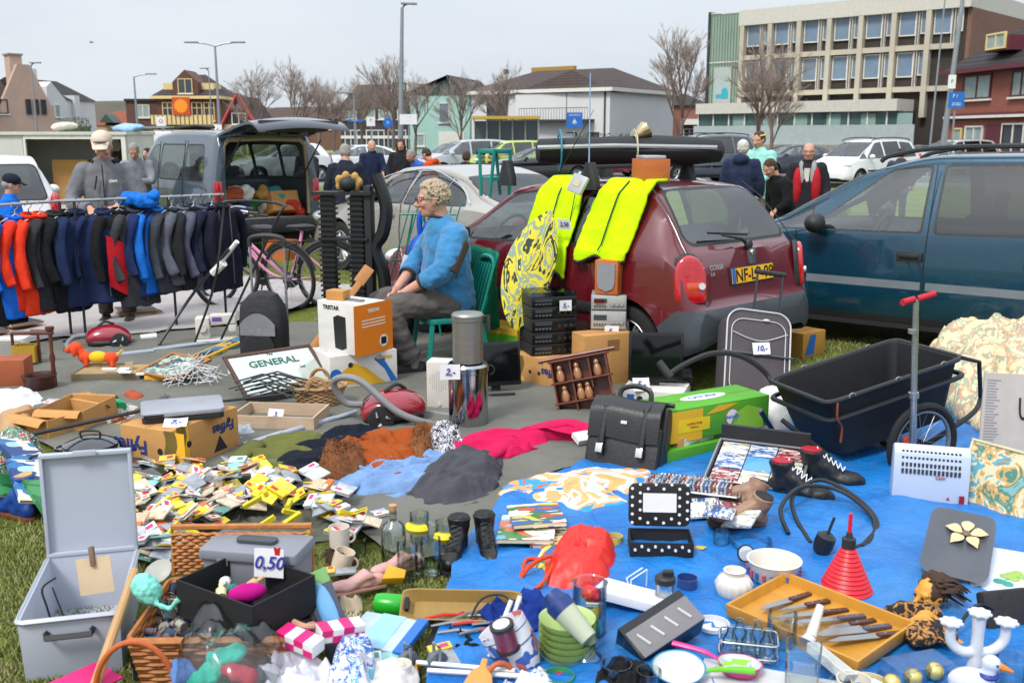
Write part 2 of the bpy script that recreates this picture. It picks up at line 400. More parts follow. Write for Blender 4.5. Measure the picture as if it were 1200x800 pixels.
# buildings
def hz(px, py, Y): return Q(px, py, Y).z
def bthing(name, label, pa, Ya, pb, Yb, cat='building'):
 a = Q(pa,160,Ya); b = Q(pb,160,Yb); a.z = b.z = 0
 t = thing(name, label, cat, a, math.atan2(b.y-a.y, b.x-a.x)); return t, (b-a).length
wf = M('window_frame_white','#d9d6cc', rough=.6); wfd = M('window_frame_dark','#2c2f33', rough=.5)
gl = M('window_glass', (.05,.065,.075), rough=.08, var=.3, vs=.8); glc = M('window_curtained','#8fa09c', rough=.3, var=.25, vs=2)
glb = M('window_glass_sky', (.16,.23,.31), rough=.1, var=.2, vs=.6)
def win(t, x, z, w, h, fm=wf, g=gl, y=0, mull=1, bar=False, fw=.09, name='window', sill=True):
 m = MB(); d = .09
 m.box(x-w/2,x-w/2+fw,y-d,y+.02,z,z+h).box(x+w/2-fw,x+w/2,y-d,y+.02,z,z+h).box(x-w/2+fw,x+w/2-fw,y-d,y+.02,z,z+fw).box(x-w/2+fw,x+w/2-fw,y-d,y+.02,z+h-fw,z+h)
 for k in range(1,mull): q = x-w/2+w*k/mull; m.box(q-.04,q+.04,y-d+.01,y+.02,z+fw,z+h-fw)
 if bar: m.box(x-w/2+fw,x+w/2-fw,y-d+.012,y+.02,z+h*.68,z+h*.68+.07)
 o = m.build(name, fm, t)
 m = MB(); m.box(x-w/2+fw,x+w/2-fw,y-.03,y+.015,z+fw,z+h-fw); m.build('pane', g, o)
 if sill: m = MB(); m.box(x-w/2-.1,x+w/2+.1,y-.16,y,z-.1,z-.005); m.build('sill', wf, o)
 return o
def bxp(t, name, mat, *b): m = MB(); m.box(*b); return m.build(name, mat, t)
def tile(name, col):
 if name in _M: return _M[name]
 m, nt, b = nodes(name); co = texco(nt)
 w = nt.nodes.new('ShaderNodeTexWave'); w.bands_direction = 'Z'; w.inputs['Scale'].default_value = 1.3; w.inputs['Distortion'].default_value = .6
 nt.links.new(co, w.inputs[0]); n = nz(nt, co, 2.5, 5, .7); c = hexc(col)
 mx = nt.nodes.new('ShaderNodeMix'); mx.data_type='RGBA'; mx.blend_type = 'MULTIPLY'; mx.inputs[0].default_value = .45
 nt.links.new(ramp(nt, n.outputs[0], [(.3,mul(c,.75)),(.7,mul(c,1.25))]), mx.inputs[6]); nt.links.new(w.outputs[0], mx.inputs[7])
 nt.links.new(mx.outputs[2], b.inputs['Base Color']); b.inputs['Roughness'].default_value = .85; bumpn(nt, b, w.outputs[0], .6, .05); _M[name] = m; return m
def brickm(name, c1, c2, sc=4):
 m, nt, b = nodes(name); co = texco(nt)
 sx_ = nt.nodes.new('ShaderNodeSeparateXYZ'); nt.links.new(co, sx_.inputs[0]); ad = nt.nodes.new('ShaderNodeMath'); nt.links.new(sx_.outputs[0], ad.inputs[0]); nt.links.new(sx_.outputs[1], ad.inputs[1])
 cm = nt.nodes.new('ShaderNodeCombineXYZ'); nt.links.new(ad.outputs[0], cm.inputs[0]); nt.links.new(sx_.outputs[2], cm.inputs[1])
 br = nt.nodes.new('ShaderNodeTexBrick'); br.inputs['Scale'].default_value = sc; br.inputs['Color1'].default_value = (*hexc(c1),1); br.inputs['Color2'].default_value = (*hexc(c2),1)
 br.inputs['Mortar'].default_value = (.3,.28,.26,1); br.inputs['Mortar Size'].default_value = .012; nt.links.new(cm.outputs[0], br.inputs[0])
 n = nz(nt, co, .7, 5, .7); mx = nt.nodes.new('ShaderNodeMix'); mx.data_type='RGBA'; mx.blend_type='MULTIPLY'; mx.inputs[0].default_value=.6
 nt.links.new(br.outputs[0], mx.inputs[6]); nt.links.new(ramp(nt, n.outputs[0], [(.3,(.7,)*3),(.7,(1,)*3)]), mx.inputs[7]); nt.links.new(mx.outputs[2], b.inputs['Base Color']); b.inputs['Roughness'].default_value=.9; return m
roof_br = tile('brown_roof_tiles','#40322d'); roof_dk = tile('dark_roof_tiles','#2b2627')
def gable(t, name, mat, x0,x1,y0,y1,z0,z1, axis='x', ov=.3, hip=0):
 """solid roof; ridge along axis, hip pulls the ridge ends in"""
 m = MB(); x0-=ov; x1+=ov; y0-=ov; y1+=ov
 if axis == 'x': r = [(x0+hip,(y0+y1)/2,z1),(x1-hip,(y0+y1)/2,z1)]; f = [(0,1,5,4),(2,3,4,5),(1,2,5),(3,0,4),(3,2,1,0)]
 else: r = [((x0+x1)/2,y0+hip,z1),((x0+x1)/2,y1-hip,z1)]; f = [(3,0,4,5),(1,2,5,4),(0,1,4),(2,3,5),(3,2,1,0)]
 m.add([(x0,y0,z0),(x1,y0,z0),(x1,y1,z0),(x0,y1,z0)]+r, f); return m.build(name, mat, t)
# left pinkish house
t, W = bthing('gabled_house','pinkish rendered house with brown tile roof and tall chimney at far left',-60,82,66,88)
sk = 88/FP
plas = M('pink_render','#b59a89', rough=.95, var=.12, vs=.6)
He = hz(30,123,86); Hr = hz(30,84,86)
bxp(t,'wall',plas,0,W,0,10,0,He)
gable(t,'roof',roof_br,-.3,W-3.2,.3,10,He-.02,Hr+.4,'x',.25)
m = MB(); m.add([(W-4.4,-.05,0),(W+.02,-.05,0),(W+.02,-.05,He-.5),(W-1.7,-.05,Hr+.6),(W-2.7,-.05,Hr+.6),(W-4.4,-.05,He-.2)]+[(W-4.4,.5,0),(W+.02,9.8,0),(W+.02,9.8,He-.5),(W-1.7,.5,Hr+.6),(W-2.7,.5,Hr+.6),(W-4.4,.5,He-.2)],
 [(0,1,2,3,4,5),(11,10,9,8,7,6)]+[(i,i+6,(i+1)%6+6,(i+1)%6) for i in range(6)]); m.build('gable_wall', plas, t)
c = bxp(t,'chimney',plas,W-2.9,W-1.9,1,2.2,Hr-1,hz(52,66,88)); bxp(t,'chimney_cap',M('cap','#8d8074'),W-3.0,W-1.8,.9,2.3,hz(52,66,88),hz(52,65,88)+.08).parent = t
win(t, (8/66+.45)*W*.75+.6, hz(10,134,86), 1.0,1.2,wfd,gl)
for k in range(3): win(t, W-2.1+k*.62, hz(58,134,86), .42,1.25,wfd,gl, y=-.06, sill=False)
win(t, W*.62, 1.1, 1.2,1.0,wfd,gl); bxp(t,'gutter',M('gutter','#57524e'),-.5,W-4.5,-.45,-.3,He-.1,He+.02)
# white house behind it
t, W = bthing('white_house','white gabled house with dark roof and black flue behind the pinkish house',60,104,114,112)
He = hz(90,118,108); whr = M('white_render','#c9cac9', rough=.9, var=.08, vs=.5)
bxp(t,'wall',whr,0,W,0,9,0,He); gable(t,'roof',roof_dk,0,W,0,9,He+.01,hz(80,96,108)+.3,'x',.2)
m = MB(); hg = hz(72,97,106); m.add([(-.5,-.3,0),(2.9,-.3,0),(2.9,-.3,He-.3),(.3,-.3,hg),(-.5,-.3,hg-.5)]+[(-.5,1.5,0),(2.9,1.5,0),(2.9,1.5,He-.3),(.3,1.5,hg),(-.5,1.5,hg-.5)],[(0,1,2,3,4),(9,8,7,6,5)]+[(i,i+5,(i+1)%5+5,(i+1)%5) for i in range(5)]); m.build('gable_wall',whr,t)
bxp(t,'chimney',whr,.5,1.5,2,3,He,hz(76,82,107)); bxp(t,'flue',wfd,2.6,3.3,2,2.7,He,hz(94,97,107)); bxp(t,'dormer',whr,3.9,4.8,-.4,2,He-2.4,hz(102,112,108)); win(t,.9,hz(70,138,106),.9,1.3,wf,glc,y=-.32)
# hotel with sun sign
t, W = bthing('sun_hotel','brown timber hotel with cream balcony and orange sun sign',186,120,257,120)
brn = M('brown_cladding','#5d4038', rough=.85, vs=1); crm = M('cream_paint','#d9c388', rough=.8, var=.08)
He = hz(220,116,120); Hb = hz(220,145,120)
bxp(t,'wall',brn,0,W,0,9,Hb,He); bxp(t,'ground_floor',M('dark_front','#2c3a3c'),.2,W-.2,.5,9,0,Hb-.02)
gable(t,'roof',roof_br,0,W,0,9,He+.35,hz(220,85,120),'x',.4,hip=2.9); bxp(t,'fascia',crm,-.5,W+.5,-.5,9.4,He,He+.33)
m = MB(); a = W/2; zt = hz(220,84,120); m.add([(a-1.5,-.2,He+.3),(a+1.5,-.2,He+.3),(a+1.5,-.2,zt-1.2),(a,-.2,zt+.2),(a-1.5,-.2,zt-1.2)]+[(a-1.5,4,He+.3),(a+1.5,4,He+.3),(a+1.5,4,zt-1.2),(a,4,zt+.2),(a-1.5,4,zt-1.2)],[(0,1,2,3,4),(9,8,7,6,5)]+[(i,i+5,(i+1)%5+5,(i+1)%5) for i in range(5)]); m.build('dormer',brn,t)
win(t,a,hz(220,110,120),1.7,1.7,crm,gl,y=-.22,mull=2)
b = bxp(t,'balcony',crm,-.2,W*.98,-1.6,-1.5,Hb-.1,Hb+.95)
for k in range(14): bxp(t,'balcony_post',brn,.1+k*W/14,.18+k*W/14,-1.66,-1.6,Hb-.1,Hb+.95)
bxp(t,'balcony_floor',crm,-.2,W,-1.5,0,Hb-.2,Hb)
for q in (.18,.36,.66,.86): win(t,W*q,Hb+.3,1.25,hz(220,119,120)-Hb-.4,crm,gl,mull=2,bar=True)
bxp(t,'side_dormer',crm,.6,2.1,1,4,He+.3,hz(200,97,120)); bxp(t,'side_dormer',crm,W-2.1,W-.6,1,4,He+.3,hz(200,97,120)); bxp(t,'awning',M('awning_cream','#c9c2a8'),0,W+.3,-1.5,.4,Hb-1,Hb-.75)
def sunm():
 m, nt, b = nodes('sun_sign'); b.inputs['Base Color'].default_value = (*hexc('#ef8f1c'),1); b.inputs['Roughness'].default_value=.5; return m
s = MB(); sx, szz = W/2-.15, hz(220,125,120); s.box(sx-1,sx+1,-1.75,-1.6,szz-1,szz+1); s = s.build('sun_sign', M('sign_red','#c4471f'), t)
m = MB(); pts=[]
for k in range(32): r_ = .9 if k%2 else .68; pts.append((sx+r_*cos(k*pi/16), szz+r_*sin(k*pi/16)))
m.add([(x,-1.8,z) for x,z in pts]+[(x,-1.76,z) for x,z in pts],[tuple(range(32)),tuple(range(63,31,-1))]+[(i,i+32,(i+1)%32+32,(i+1)%32) for i in range(32)]); m.build('sun_rays', sunm(), s)
t, W = bthing('brown_annexe','low dark brown annexe with dormer windows left of the sun hotel',150,122,186,122)
bxp(t,'wall',brn,0,W,0,8,0,hz(160,119,122)); win(t,W*.55,hz(160,138,122),1.6,1.5,wf,glc,mull=2); bxp(t,'cornice',roof_dk,-.1,W-.1,-.2,8,hz(160,119,122),hz(160,116,122))
t, W = bthing('orange_roof_house','small low house with orange hipped roof between white house and annexe',112,132,150,132)
bxp(t,'wall',plas,0,W,0,8,0,hz(130,147,132)); gable(t,'roof',tile('orange_tiles','#8e4a30'),0,W,0,8,hz(130,147,132)+.01,hz(130,130,132),'x',.2,hip=1.5)
gable(t,'porch_roof',M('dark_green_trim','#31473d'),W*.35,W*.7,-1.5,1,hz(130,144,132),hz(130,134,132),'y',.2)
t, W = bthing('red_gable_house','cream cottage with bright red bargeboards right of the hotel',262,108,300,108)
He = hz(280,146,108); zt = hz(280,114,108); m = MB()
m.add([(0,0,0),(W,0,0),(W,0,He),(W/2,0,zt),(0,0,He),(0,9,0),(W,9,0),(W,9,He),(W/2,9,zt),(0,9,He)],[(0,1,2,3,4),(9,8,7,6,5)]+[(i,i+5,(i+1)%5+5,(i+1)%5) for i in range(5)]); m.build('wall',M('cream_render','#b9a88e',vs=.6),t)
rd = M('red_trim','#b5383a', rough=.6)
m = MB(); m.tube([(-.3,-.2,He-.5),(W/2,-.2,zt+.35)],.18,4).tube([(W+.3,-.2,He-.5),(W/2,-.2,zt+.35)],.18,4); m.build('bargeboard',rd,t)
gable(t,'roof',roof_br,0,W,.1,9,He+.05,zt+.2,'y',.15); win(t,W/2,hz(280,146,108),1.5,1.2,wf,glc,mull=2); bxp(t,'shop_front',rd,.2,W-.2,-.1,0,hz(280,158,108),hz(280,155,108))
# long low row with dark roofs
t, W = bthing('terraced_houses','long low brown terrace with weathered tile roofs behind bare trees',300,140,420,132)
bxp(t,'wall',M('dull_brick','#6d5248',vs=1),0,W,0,9,0,hz(360,140,136)); gable(t,'roof',tile('weathered_tiles','#4c3b33'),0,W,0,9,hz(360,140,136)+.01,hz(360,124,136),'x',.3)
for k in range(6): win(t,W*(k+.5)/6,hz(360,152,136),1.3,1.1,wf,gl,mull=2)
t, W = bthing('mint_house','mint green gabled house with dark timber wing and roof dormer',400,104,486,102)
He = hz(440,127,103); drk = M('dark_timber','#3f3c3b', rough=.85, vs=2)
bxp(t,'wall',drk,0,W,0,9,0,He); gable(t,'roof',roof_br,0,W+3,0,10,He+.01,hz(450,96,103),'x',.2)
bxp(t,'dormer',wf,W*.7,W*.93,-.1,3,hz(480,108,103),hz(480,96,103)); win(t,W*.815,hz(480,107,103),1.4,.8,wfd,glc,y=-.12,sill=False)
for k in range(4): win(t,W*(k+.5)/4,hz(440,140,103),1.6,1.1,wf,glc,mull=2)
for k in range(3): win(t,W*(k+.6)/3.4,.5,2.0,1.9,wf,gl,mull=3)
bxp(t,'band',wf,0,W,-.12,-.02,He-3.0,He-2.7)
mint = M('mint_render','#9fc3b8', rough=.9, var=.06, vs=.6); x0=W+.02; x1=W+6.2; hm=hz(515,112,100)
m = MB(); top=hz(520,93,102); yy=-1.4
m.add([(x0,yy,0),(x1,yy,0),(x1,yy,hm),(x0+4.1,yy,top),(x0,yy,hm-.1)]+[(x0,9,0),(x1,9,0),(x1,9,hm),(x0+4.1,9,top),(x0,9,hm-.1)],[(0,1,2,3,4),(9,8,7,6,5)]+[(i,i+5,(i+1)%5+5,(i+1)%5) for i in range(5)]); m.build('mint_wall',mint,t)
m = MB(); m.add([(x0,yy-.05,hm),(x1,yy-.05,hm),(x0+4.1,yy-.05,top)]+[(x0,yy,hm),(x1,yy,hm),(x0+4.1,yy,top)],[(0,1,2),(5,4,3),(0,3,4,1),(1,4,5,2),(2,5,3,0)]); m.build('gable_cladding',M('dark_green_clad','#24453f'),t)
m = MB(); m.add([(x1+.3,yy-.5,hm-.3),(x1+.3,9.4,hm-.3),(x0+4.1,9.4,top+.25),(x0+4.1,yy-.5,top+.25),(x0-1.6,yy-.5,hm-.3),(x0-1.6,9.4,hm-.3)],[(0,1,2,3),(3,2,5,4)]); m.build('mint_roof',roof_dk,t)
win(t,x0+3.6,hm-2.6,1.1,1.9,wf,glb,y=yy); win(t,x0+1,.8,1.1,1.2,wf,glc,y=yy); bxp(t,'garage_door',wf,x0+3,x0+5.6,yy-.06,yy-.01,.3,2.2)
# white villa with hipped roof
t, W = bthing('white_villa','white two storey villa with brown hipped roof and balcony railing',553,92,714,84)
He = hz(640,108,86); wht = M('white_paint_wall','#cfd0cf', rough=.85, var=.05, vs=.4)
Dp = 12; bxp(t,'wall',wht,0,W,0,Dp,0,He); bxp(t,'eaves',wf,-.4,W+.4,-.4,Dp+.4,He,He+.3); gable(t,'roof',roof_br,0,W,0,Dp,He+.32,hz(640,79,90),'x',.35,hip=3.4)
bxp(t,'roof_ridge_box',M('ochre_board','#a07c33'),1.8,6.5,7,7.4,hz(640,84,95),hz(640,78,95))
for q, ww in ((.2,2.2),(.62,2.6)): win(t,W*q,hz(640,143,86),ww,2.4,wfd,gl,mull=2)
for k in range(6): win(t,W*(.12+.155*k),.4,1.1,1.7,wfd,gl)
bxp(t,'balcony_slab',drk,W*.3,W*.9,-1.2,0,3.0,3.15)
m = MB(); m.box(W*.42,W*.9,-1.2,-1.16,4.05,4.1)
for k in range(26): xx = W*.42+k*W*.48/25; m.box(xx-.012,xx+.012,-1.19,-1.17,3.15,4.05)
m.build('balcony_railing',wfd,t); bxp(t,'downpipe',drk,W-.5,W-.38,-.12,-.02,0,He)
m = MB(); m.box(W*.3,W*.33,-1.1,-.9,He+1.6,He+2.0); m.build('roof_vent',wfd,t)
t2, W2 = bthing('white_side_wing','white windowed side wing of the villa under brown roof',714,84.2,784,96)
H2 = hz(750,110,88); bxp(t2,'wall',wht,.06,W2,0,9,0,H2); gable(t2,'roof',roof_br,.3,W2,0,9,H2,H2+2,'x',.3,hip=2)
for k,q in enumerate((.1,.36,.64,.88)):
 win(t2,W2*q,H2-2.5,.62,1.3,wfd,gl,sill=False); win(t2,W2*q,.6,.62,1.3,wfd,gl,sill=False)
t, W = bthing('brick_row','low red brick house with dark roof between villa and glass tower',772,112,828,112)
bxp(t,'wall',brickm('red_brick','#7a4234','#8b5040'),0,W,0,9,0,hz(800,124,112)); gable(t,'roof',roof_dk,0,W,0,9,hz(800,124,112)+.01,hz(800,108,112),'x',.3,hip=2); win(t,W*.7,1,2,1.6,wf,gl,mull=3); bxp(t,'white_canopy',wf,W*.45,W,-1.5,.3,3.0,3.6)
# concrete office block
YB = 74
t, W = bthing('office_block','long four storey concrete office block with glass stair tower',868,77,1122,66)
cc = M('concrete_cream','#b5ae9c', rough=.9, var=.1, vs=.8); clad = M('dark_board_cladding','#3a322e', rough=.85, vs=2.5, var=.2)
zt = hz(1122,-12,66); zp = hz(1122,9,66)
L1 = hz(1122,48,66); F3b = L1-.1;
bxp(t,'wall',clad,0,W,0,12,0,zp); bxp(t,'parapet',M('cream_parapet','#c2bfb3',rough=.9),-.3,W+.3,-.5,12.3,zp,zt)
fl = [hz(1122,50,66), hz(1122,100,66)]   # floor slabs
nb = 7; bw = W/nb
for z in fl: bxp(t,'floor_band',cc,0,W-.5,-.42,0.02,z-.34,z)
for i in range(nb):
 bxp(t,'column',cc,i*bw-.17,i*bw+.17,-.5,-.02,fl[1]-2,zp-.02)
 for z in fl:
  k = 0 if z == fl[0] else 1
  if k and i == nb-1: continue
  xo = i*bw
  win(t,xo+bw*.35,z+.62,1.12,1.6,wf,glb,y=-.05,fw=.07,sill=False); win(t,xo+bw*.82,z+.70,.40,1.5,wf,glb,y=-.05,sill=False,fw=.06)
  bxp(t,'fin',wf,xo+bw*.62,xo+bw*.635,-.3,-.01,z+.02,z+2.5); bxp(t,'fin',wf,xo+bw*.69,xo+bw*.705,-.3,-.01,z+.02,z+2.5)
bxp(t,'side_wall',brickm('office_brick','#6f4a35','#7c5640'),W+.02,W+.3,-.1,12.3,0,zp-.02)
zc = hz(1122,116,66)
bxp(t,'canopy',M('cream_parapet'),-2,W-2.8,-3.2,-.5,zc-.75,zc); bxp(t,'glazed_front',M('front_glass','#3f5d58',rough=.1,vs=.7,var=.35),-2,W-2.8,-2.8,-.52,1.3,zc-.76)
for i in range(12): bxp(t,'glazing_post',wf,-2+i*(W-.8)/11.6,-1.9+i*(W-.8)/11.6,-2.9,-2.81,1.3,zc-.76)
for i in range(6): bxp(t,'curtain',M('aqua_curtain','#84a097',rough=.7,vs=6),1+i*W/6.6,2.0+i*W/6.6,-2.84,-2.81,1.5,zc-.9)
bxp(t,'frosted_rail',M('frosted','#a3aeac',rough=.3),-2,W-1.5,-3.4,-3.3,1.2,2.5); bxp(t,'plinth',M('rough_stone','#8d8a84',rough=.95,bump=.5,bs=4,bd=.1),-2.2,W,-3.7,-2.5,0,1.2)
t, W = bthing('glass_stair_tower','green glass stair tower with pale sign panel beside the concrete office block',829,79,868,77)
gt_ = M('green_glass_tower','#8fa898', rough=.12, var=.25, vs=.5); zt = hz(840,18,79); hh = zt/3
bxp(t,'wall',gt_,0,W,0,2.2,0,zt)
for i in range(13): bxp(t,'mullion',M('steel_green','#8b9a8a',rough=.5),i*W/12-.04,i*W/12+.04,-.1,-.01,.1,zt)
for k in range(4): bxp(t,'transom',wf,-.05,W+.05,-.14,-.11,k*hh-.06+.1,k*hh+.1)
bxp(t,'corner_frame',wfd,-.2,0,-.2,2.4,0,zt+.2)
s = bxp(t,'sign_panel',M('pale_glass_sign','#a6b0ab',rough=.3),.5,2.0,-.2,-.15,zt*.36,zt*.64)
m = MB(); m.box(.75,1.2,-.23,-.205,zt*.43,zt*.455).ell((1.5,-.22,zt*.475),(.28,.02,.28)).box(1.2,1.8,-.23,-.205,zt*.425,zt*.46); m.build('logo',M('teal_logo','#2f9fae'),s)
# red brick house at right edge
t, W = bthing('red_brick_house','red brick house with steep dark roof and burgundy shopfront at right edge',1108,56,1290,44)
rb = brickm('orange_brick','#9a4f38','#8a4433',5); He = hz(1115,84,55); Hr = hz(1200,20,50)
bxp(t,'wall',rb,0,W,0,9,0,He); gable(t,'roof',roof_dk,0,W,0,9,He+.02,Hr+1.2,'x',.4,hip=3.4); mar = M('burgundy_paint','#5c2530',rough=.5)
bxp(t,'gutter',mar,-.5,W+.4,-.6,-.42,He-.15,He+.08)
win(t,2.6,hz(1150,117,54),2.5,1.25,mar,glc,mull=2); win(t,6.3,hz(1150,117,54),1.6,1.25,mar,glc,mull=2)
d = bxp(t,'dormer',mar,3.0,5.0,-.05,3,hz(1160,62,53),hz(1160,45,53)); win(t,4.0,hz(1160,60,53),1.6,.8,crm,glc,y=-.07,mull=2,sill=False)
bxp(t,'shop_band',mar,.1,W,-.15,-.02,hz(1150,140,54),hz(1150,133,54)); bxp(t,'shop_awning',wf,.1,W,-.3,-.16,hz(1150,139,54),hz(1150,136,54)); bxp(t,'shop_door',mar,3.8,5.2,-.08,-.01,0,2.35)
win(t,1.2,.5,.8,1.7,crm,glc); win(t,2.7,.4,1.6,1.9,wf,glc,mull=2); win(t,6,.5,1.8,1.9,wf,gl,mull=2)
t, W = bthing('bus_shelter','glass bus shelter with yellow roof edge beside the white villa',554,70,632,70)
bxp(t,'roof',M('ochre_edge','#b89a3c'),0,W,-1,1.2,2.9,3.1)
for k in range(6): bxp(t,'post',wf,k*(W-.1)/5,k*(W-.1)/5+.1,.8,.9,0,2.9)
bxp(t,'back_glass',M('shelter_glass','#54666a',rough=.1),.1,W-.1,.95,.98,.3,2.8)
mb = MB(); pts = [(-700,0),(-300,6),(-120,10),(-78,20),(-50,16),(-30,22),(-5,15),(60,10),(140,14),(300,8),(700,0)]
hill = M('dune_scrub',(.07,.062,.04),rough=1,var=.4,vs=.05)
mb.sheet(lambda u,v:(-500+1000*u, 230+160*v, max(-1,sin(v*pi)*(9+7*noise.noise(V((u*9,v*2,1))))) ), 80, 8); struct(mb.build('dune_hills', hill))
# bare trees
def tree_mb(h, seed, spread=.5, thick=1.0):
 rg = random.Random(seed); m = MB(); t2 = MB()
 def br(p, d, L, r, lev):
  n = 3 if lev < 3 else 2; pts = [p]; q = p.copy(); dd = d.copy()
  for i in range(n):
   dd = (dd+V((rg.uniform(-.16,.16),rg.uniform(-.16,.16),rg.uniform(-.02,.14)))).normalized(); q = q+dd*L/n; pts.append(q.copy())
  tgt = m if lev < 3 else t2
  tgt.tube(pts, [r*(1-.42*i/n) for i in range(n+1)], 6 if lev < 2 else 3, cap=False)
  if lev >= 5: return
  k = (4,4,4,3,3)[lev]
  for i in range(k):
   f = rg.uniform(.35,1) if lev else rg.uniform(.42,1); j = min(n-1, int(f*n)); st = pts[j].lerp(pts[j+1], f*n-j if f*n-j<1 else 1)
   a = rg.uniform(0,2*pi); s = spread*rg.uniform(.7,1.3); e = V((cos(a)*s, sin(a)*s, 0)); nd = (dd+e-dd*e.dot(dd)*.5).normalized()
   br(st, nd, L*rg.uniform(.52,.72), max(.009, r*.5*rg.uniform(.8,1.1)), lev+1)
  br(pts[-1], dd, L*.62, r*.55, lev+1)
 br(V((0,0,0)), V((0,0,1)), h*.36, h*.018*thick, 0); zz = max(v.z for v in t2.v)
 for q in (m,t2): q.v = [v*(1/zz) for v in q.v]
 return m, t2
bark = M('bark','#7d6d62', rough=.95, var=.2); twig = M('twig_bark','#9a8b80', rough=.95)
protos = []
def mk_tree(i, label, h, spread, seed):
 t = thing('bare_tree', label, 'tree', group='leafless trees beyond the car park')
 a, b = tree_mb(h, seed, spread); a.build('trunk', bark, t, ang=180, weld=False); b.build('crown', twig, t, ang=180, weld=False); return t
tl = [(312,140,70,8.2,0),(340,62,1,8.8,1),(372,88,92,7,2),(300,70,96,8,0),(424,82,88,6.5,0),(392,90,86,6.5,1),(462,60,84,8.5,2),(540,78,80,8,0),(598,68,80,8.2,1),(792,26,66,10.5,2),(885,30,60,9.5,1),(905,60,64,8,0),(845,70,95,7,1),(486,80,95,7,1)]
TR = [mk_tree(i, '', 8.0, (.62,.75,.5)[i], (11,5,23)[i]) for i in range(3)]
lab = ['spreading bare tree left of the tall tailgate, behind terraced houses','tallest bare tree over the open tailgate','slim bare tree between terrace and dark timber house','bare tree close to the red gable cottage','small bare tree before the dark timber wing','faint bare tree left of the dark timber wing','bare tree directly behind the tall lamp post','bare tree in front of the mint green wall','bare tree at the left end of the white villa','big bare tree between villa and glass tower','bare tree rising in front of the office block','lower bare tree in front of the office windows','bare tree behind the brick row','bare tree beside the mint house dormer']
used = [0,0,0]
for (px, py, Y, h, k), lb in zip(tl, lab):
 if Y == 1: Y = 82
 p = Q(px,160,Y); p.z = 0; H = hz(px,py,Y)
 if not used[k]: o = TR[k]; used[k] = 1; o.location = p; o['label'] = lb; o.scale = (H,)*3
 else: o = dup(TR[k], p, rnd(0,6), lb, sc=H)
hm_ = M('hedge_leaf',(.05,.085,.03),rough=.8,var=.3)
for (a,b,Y,h,lb) in ((672,740,60,1.9,'clipped green hedge right of the white villa'),(990,1090,30,1.2,'evergreen hedge at the kerb behind the grey estate car'),(140,175,60,2.2,'dark evergreen bush left of the hotel'),(68,102,75,3.1,'dark shrub beside the white house wall')):
 if a==990: a,b,Y,h = 845,870,46,1.7
 p = Q(a,160,Y); q = Q(b,160,Y); m = MB(); L = q.x-p.x
 for i in range(int(1400)):
  x,y,z = rnd(0,L), rnd(0,1.2), rnd(.05,h)*(1-.12*abs(noise.noise(V((i,0,0))))); s_ = rnd(.05,.12)
  a1 = V((rnd(-1,1),rnd(-1,1),rnd(-1,1))).normalized()*s_; b1 = V((rnd(-1,1),rnd(-1,1),rnd(-1,1))).normalized()*s_; c1 = V((x,y,z)); m.add([c1-a1,c1+b1,c1+a1],[(0,1,2)])
 m.box(.1,L-.1,.2,1,0,h*.8); o = m.build('hedge', hm_, ang=180, weld=False); tag(o, lb, 'hedge', loc=(p.x,p.y,0))
# lamps, poles and signs
galv = M('galvanised_pole','#8f9497', rough=.45, metal=.5, var=.1)
def pole(name, px, pyt, Y, r, label, lean=0, arms=None, cat='street lamp', lamp=True):
 p = Q(px,160,Y); H = hz(px,pyt,Y); t = thing(name, label, cat, (p.x,p.y,0), rot=(0,lean,0))
 MB().tube([(0,0,0),(0,0,H*.35),(0,0,H)],[r,r*.8,r*.5],10).build('pole', galv, t)
 if arms:
  for s in arms:
   MB().tube([(0,0,H-.02),(s*.5,0,H+.12),(s*1.0,0,H+.18)],.05,6).build('arm', galv, t)
   MB().cb((s*1.35,0,H+.2),(.8,.28,.09)).build('lamp_head', galv, t, bevel=.02)
 return t, H
pole('street_lamp',258,54,60,.12,'double armed grey street lamp above the hotel',0,(-1,1))
pole('street_lamp',162,90,80,.12,'single slim street lamp left of the hotel',0,(1,))
pole('street_lamp',468,9,52,.16,'tall straight street lamp above the lorry sign',.035,(.25,))
pole('street_lamp',44,77,76,.1,'thin white lamp post on the pinkish house',0,(.25,))
pole('street_lamp',249,83,90,.08,'small lamp post left of the double armed lamp',0,(-.25,))
pole('street_lamp',1104,-60,40,.13,'thick grey lamp post leaning beside the red brick house',.05,(.3,))
pole('street_lamp',416,113,60,.07,'low curved lamp by the dark timber wing',0,(-.3,))
pole('flag_pole',1090,-40,42,.05,'thin white flag pole in front of the office block',.02,cat='pole')
blue = M('sign_blue','#1f66b5', rough=.4, var=.03); white = M('sign_white','#dcdcda', rough=.5, var=.05)
def sign(px, pt, pb, Y, w, mat, label, txt=None, h=None, disc=False, pc=None):
 p = Q(px,160,Y); z1 = hz(px,pt,Y); z0 = hz(px,pb,Y); t = thing('road_sign', label, 'sign', (p.x,p.y,0))
 MB().tube([(0,.06,0),(0,.06,z1)],.035,8).build('post', galv, t)
 m = MB()
 if disc: m.tube([(0,-.03,(z0+z1)/2),(0,0.02,(z0+z1)/2)],(z1-z0)/2,20)
 else: m.box(-w/2,w/2,-.03,.02,z0,z1)
 b = m.build('panel', mat, t)
 if txt:
  m = MB()
  for (s,sz,dx,dz) in txt: m.text(s,sz*(z1-z0),(dx*w,-.034,(z0+z1)/2+dz*(z1-z0)))
  m.build('lettering', pc or white, b)
 return t
arrow = [('↑',.8,0,-.1)]
sign(673,132,150,50,.78,blue,'blue square sign with white upward arrow before the white villa',[('CENTRUM',.16,0,.33),('I',.5,0,-.12),('^',.75,0,-.2)])
sign(455,138,150,55,.7,blue,'round blue road sign left of the tall lamp post',[('>',.6,0,0)],disc=True)
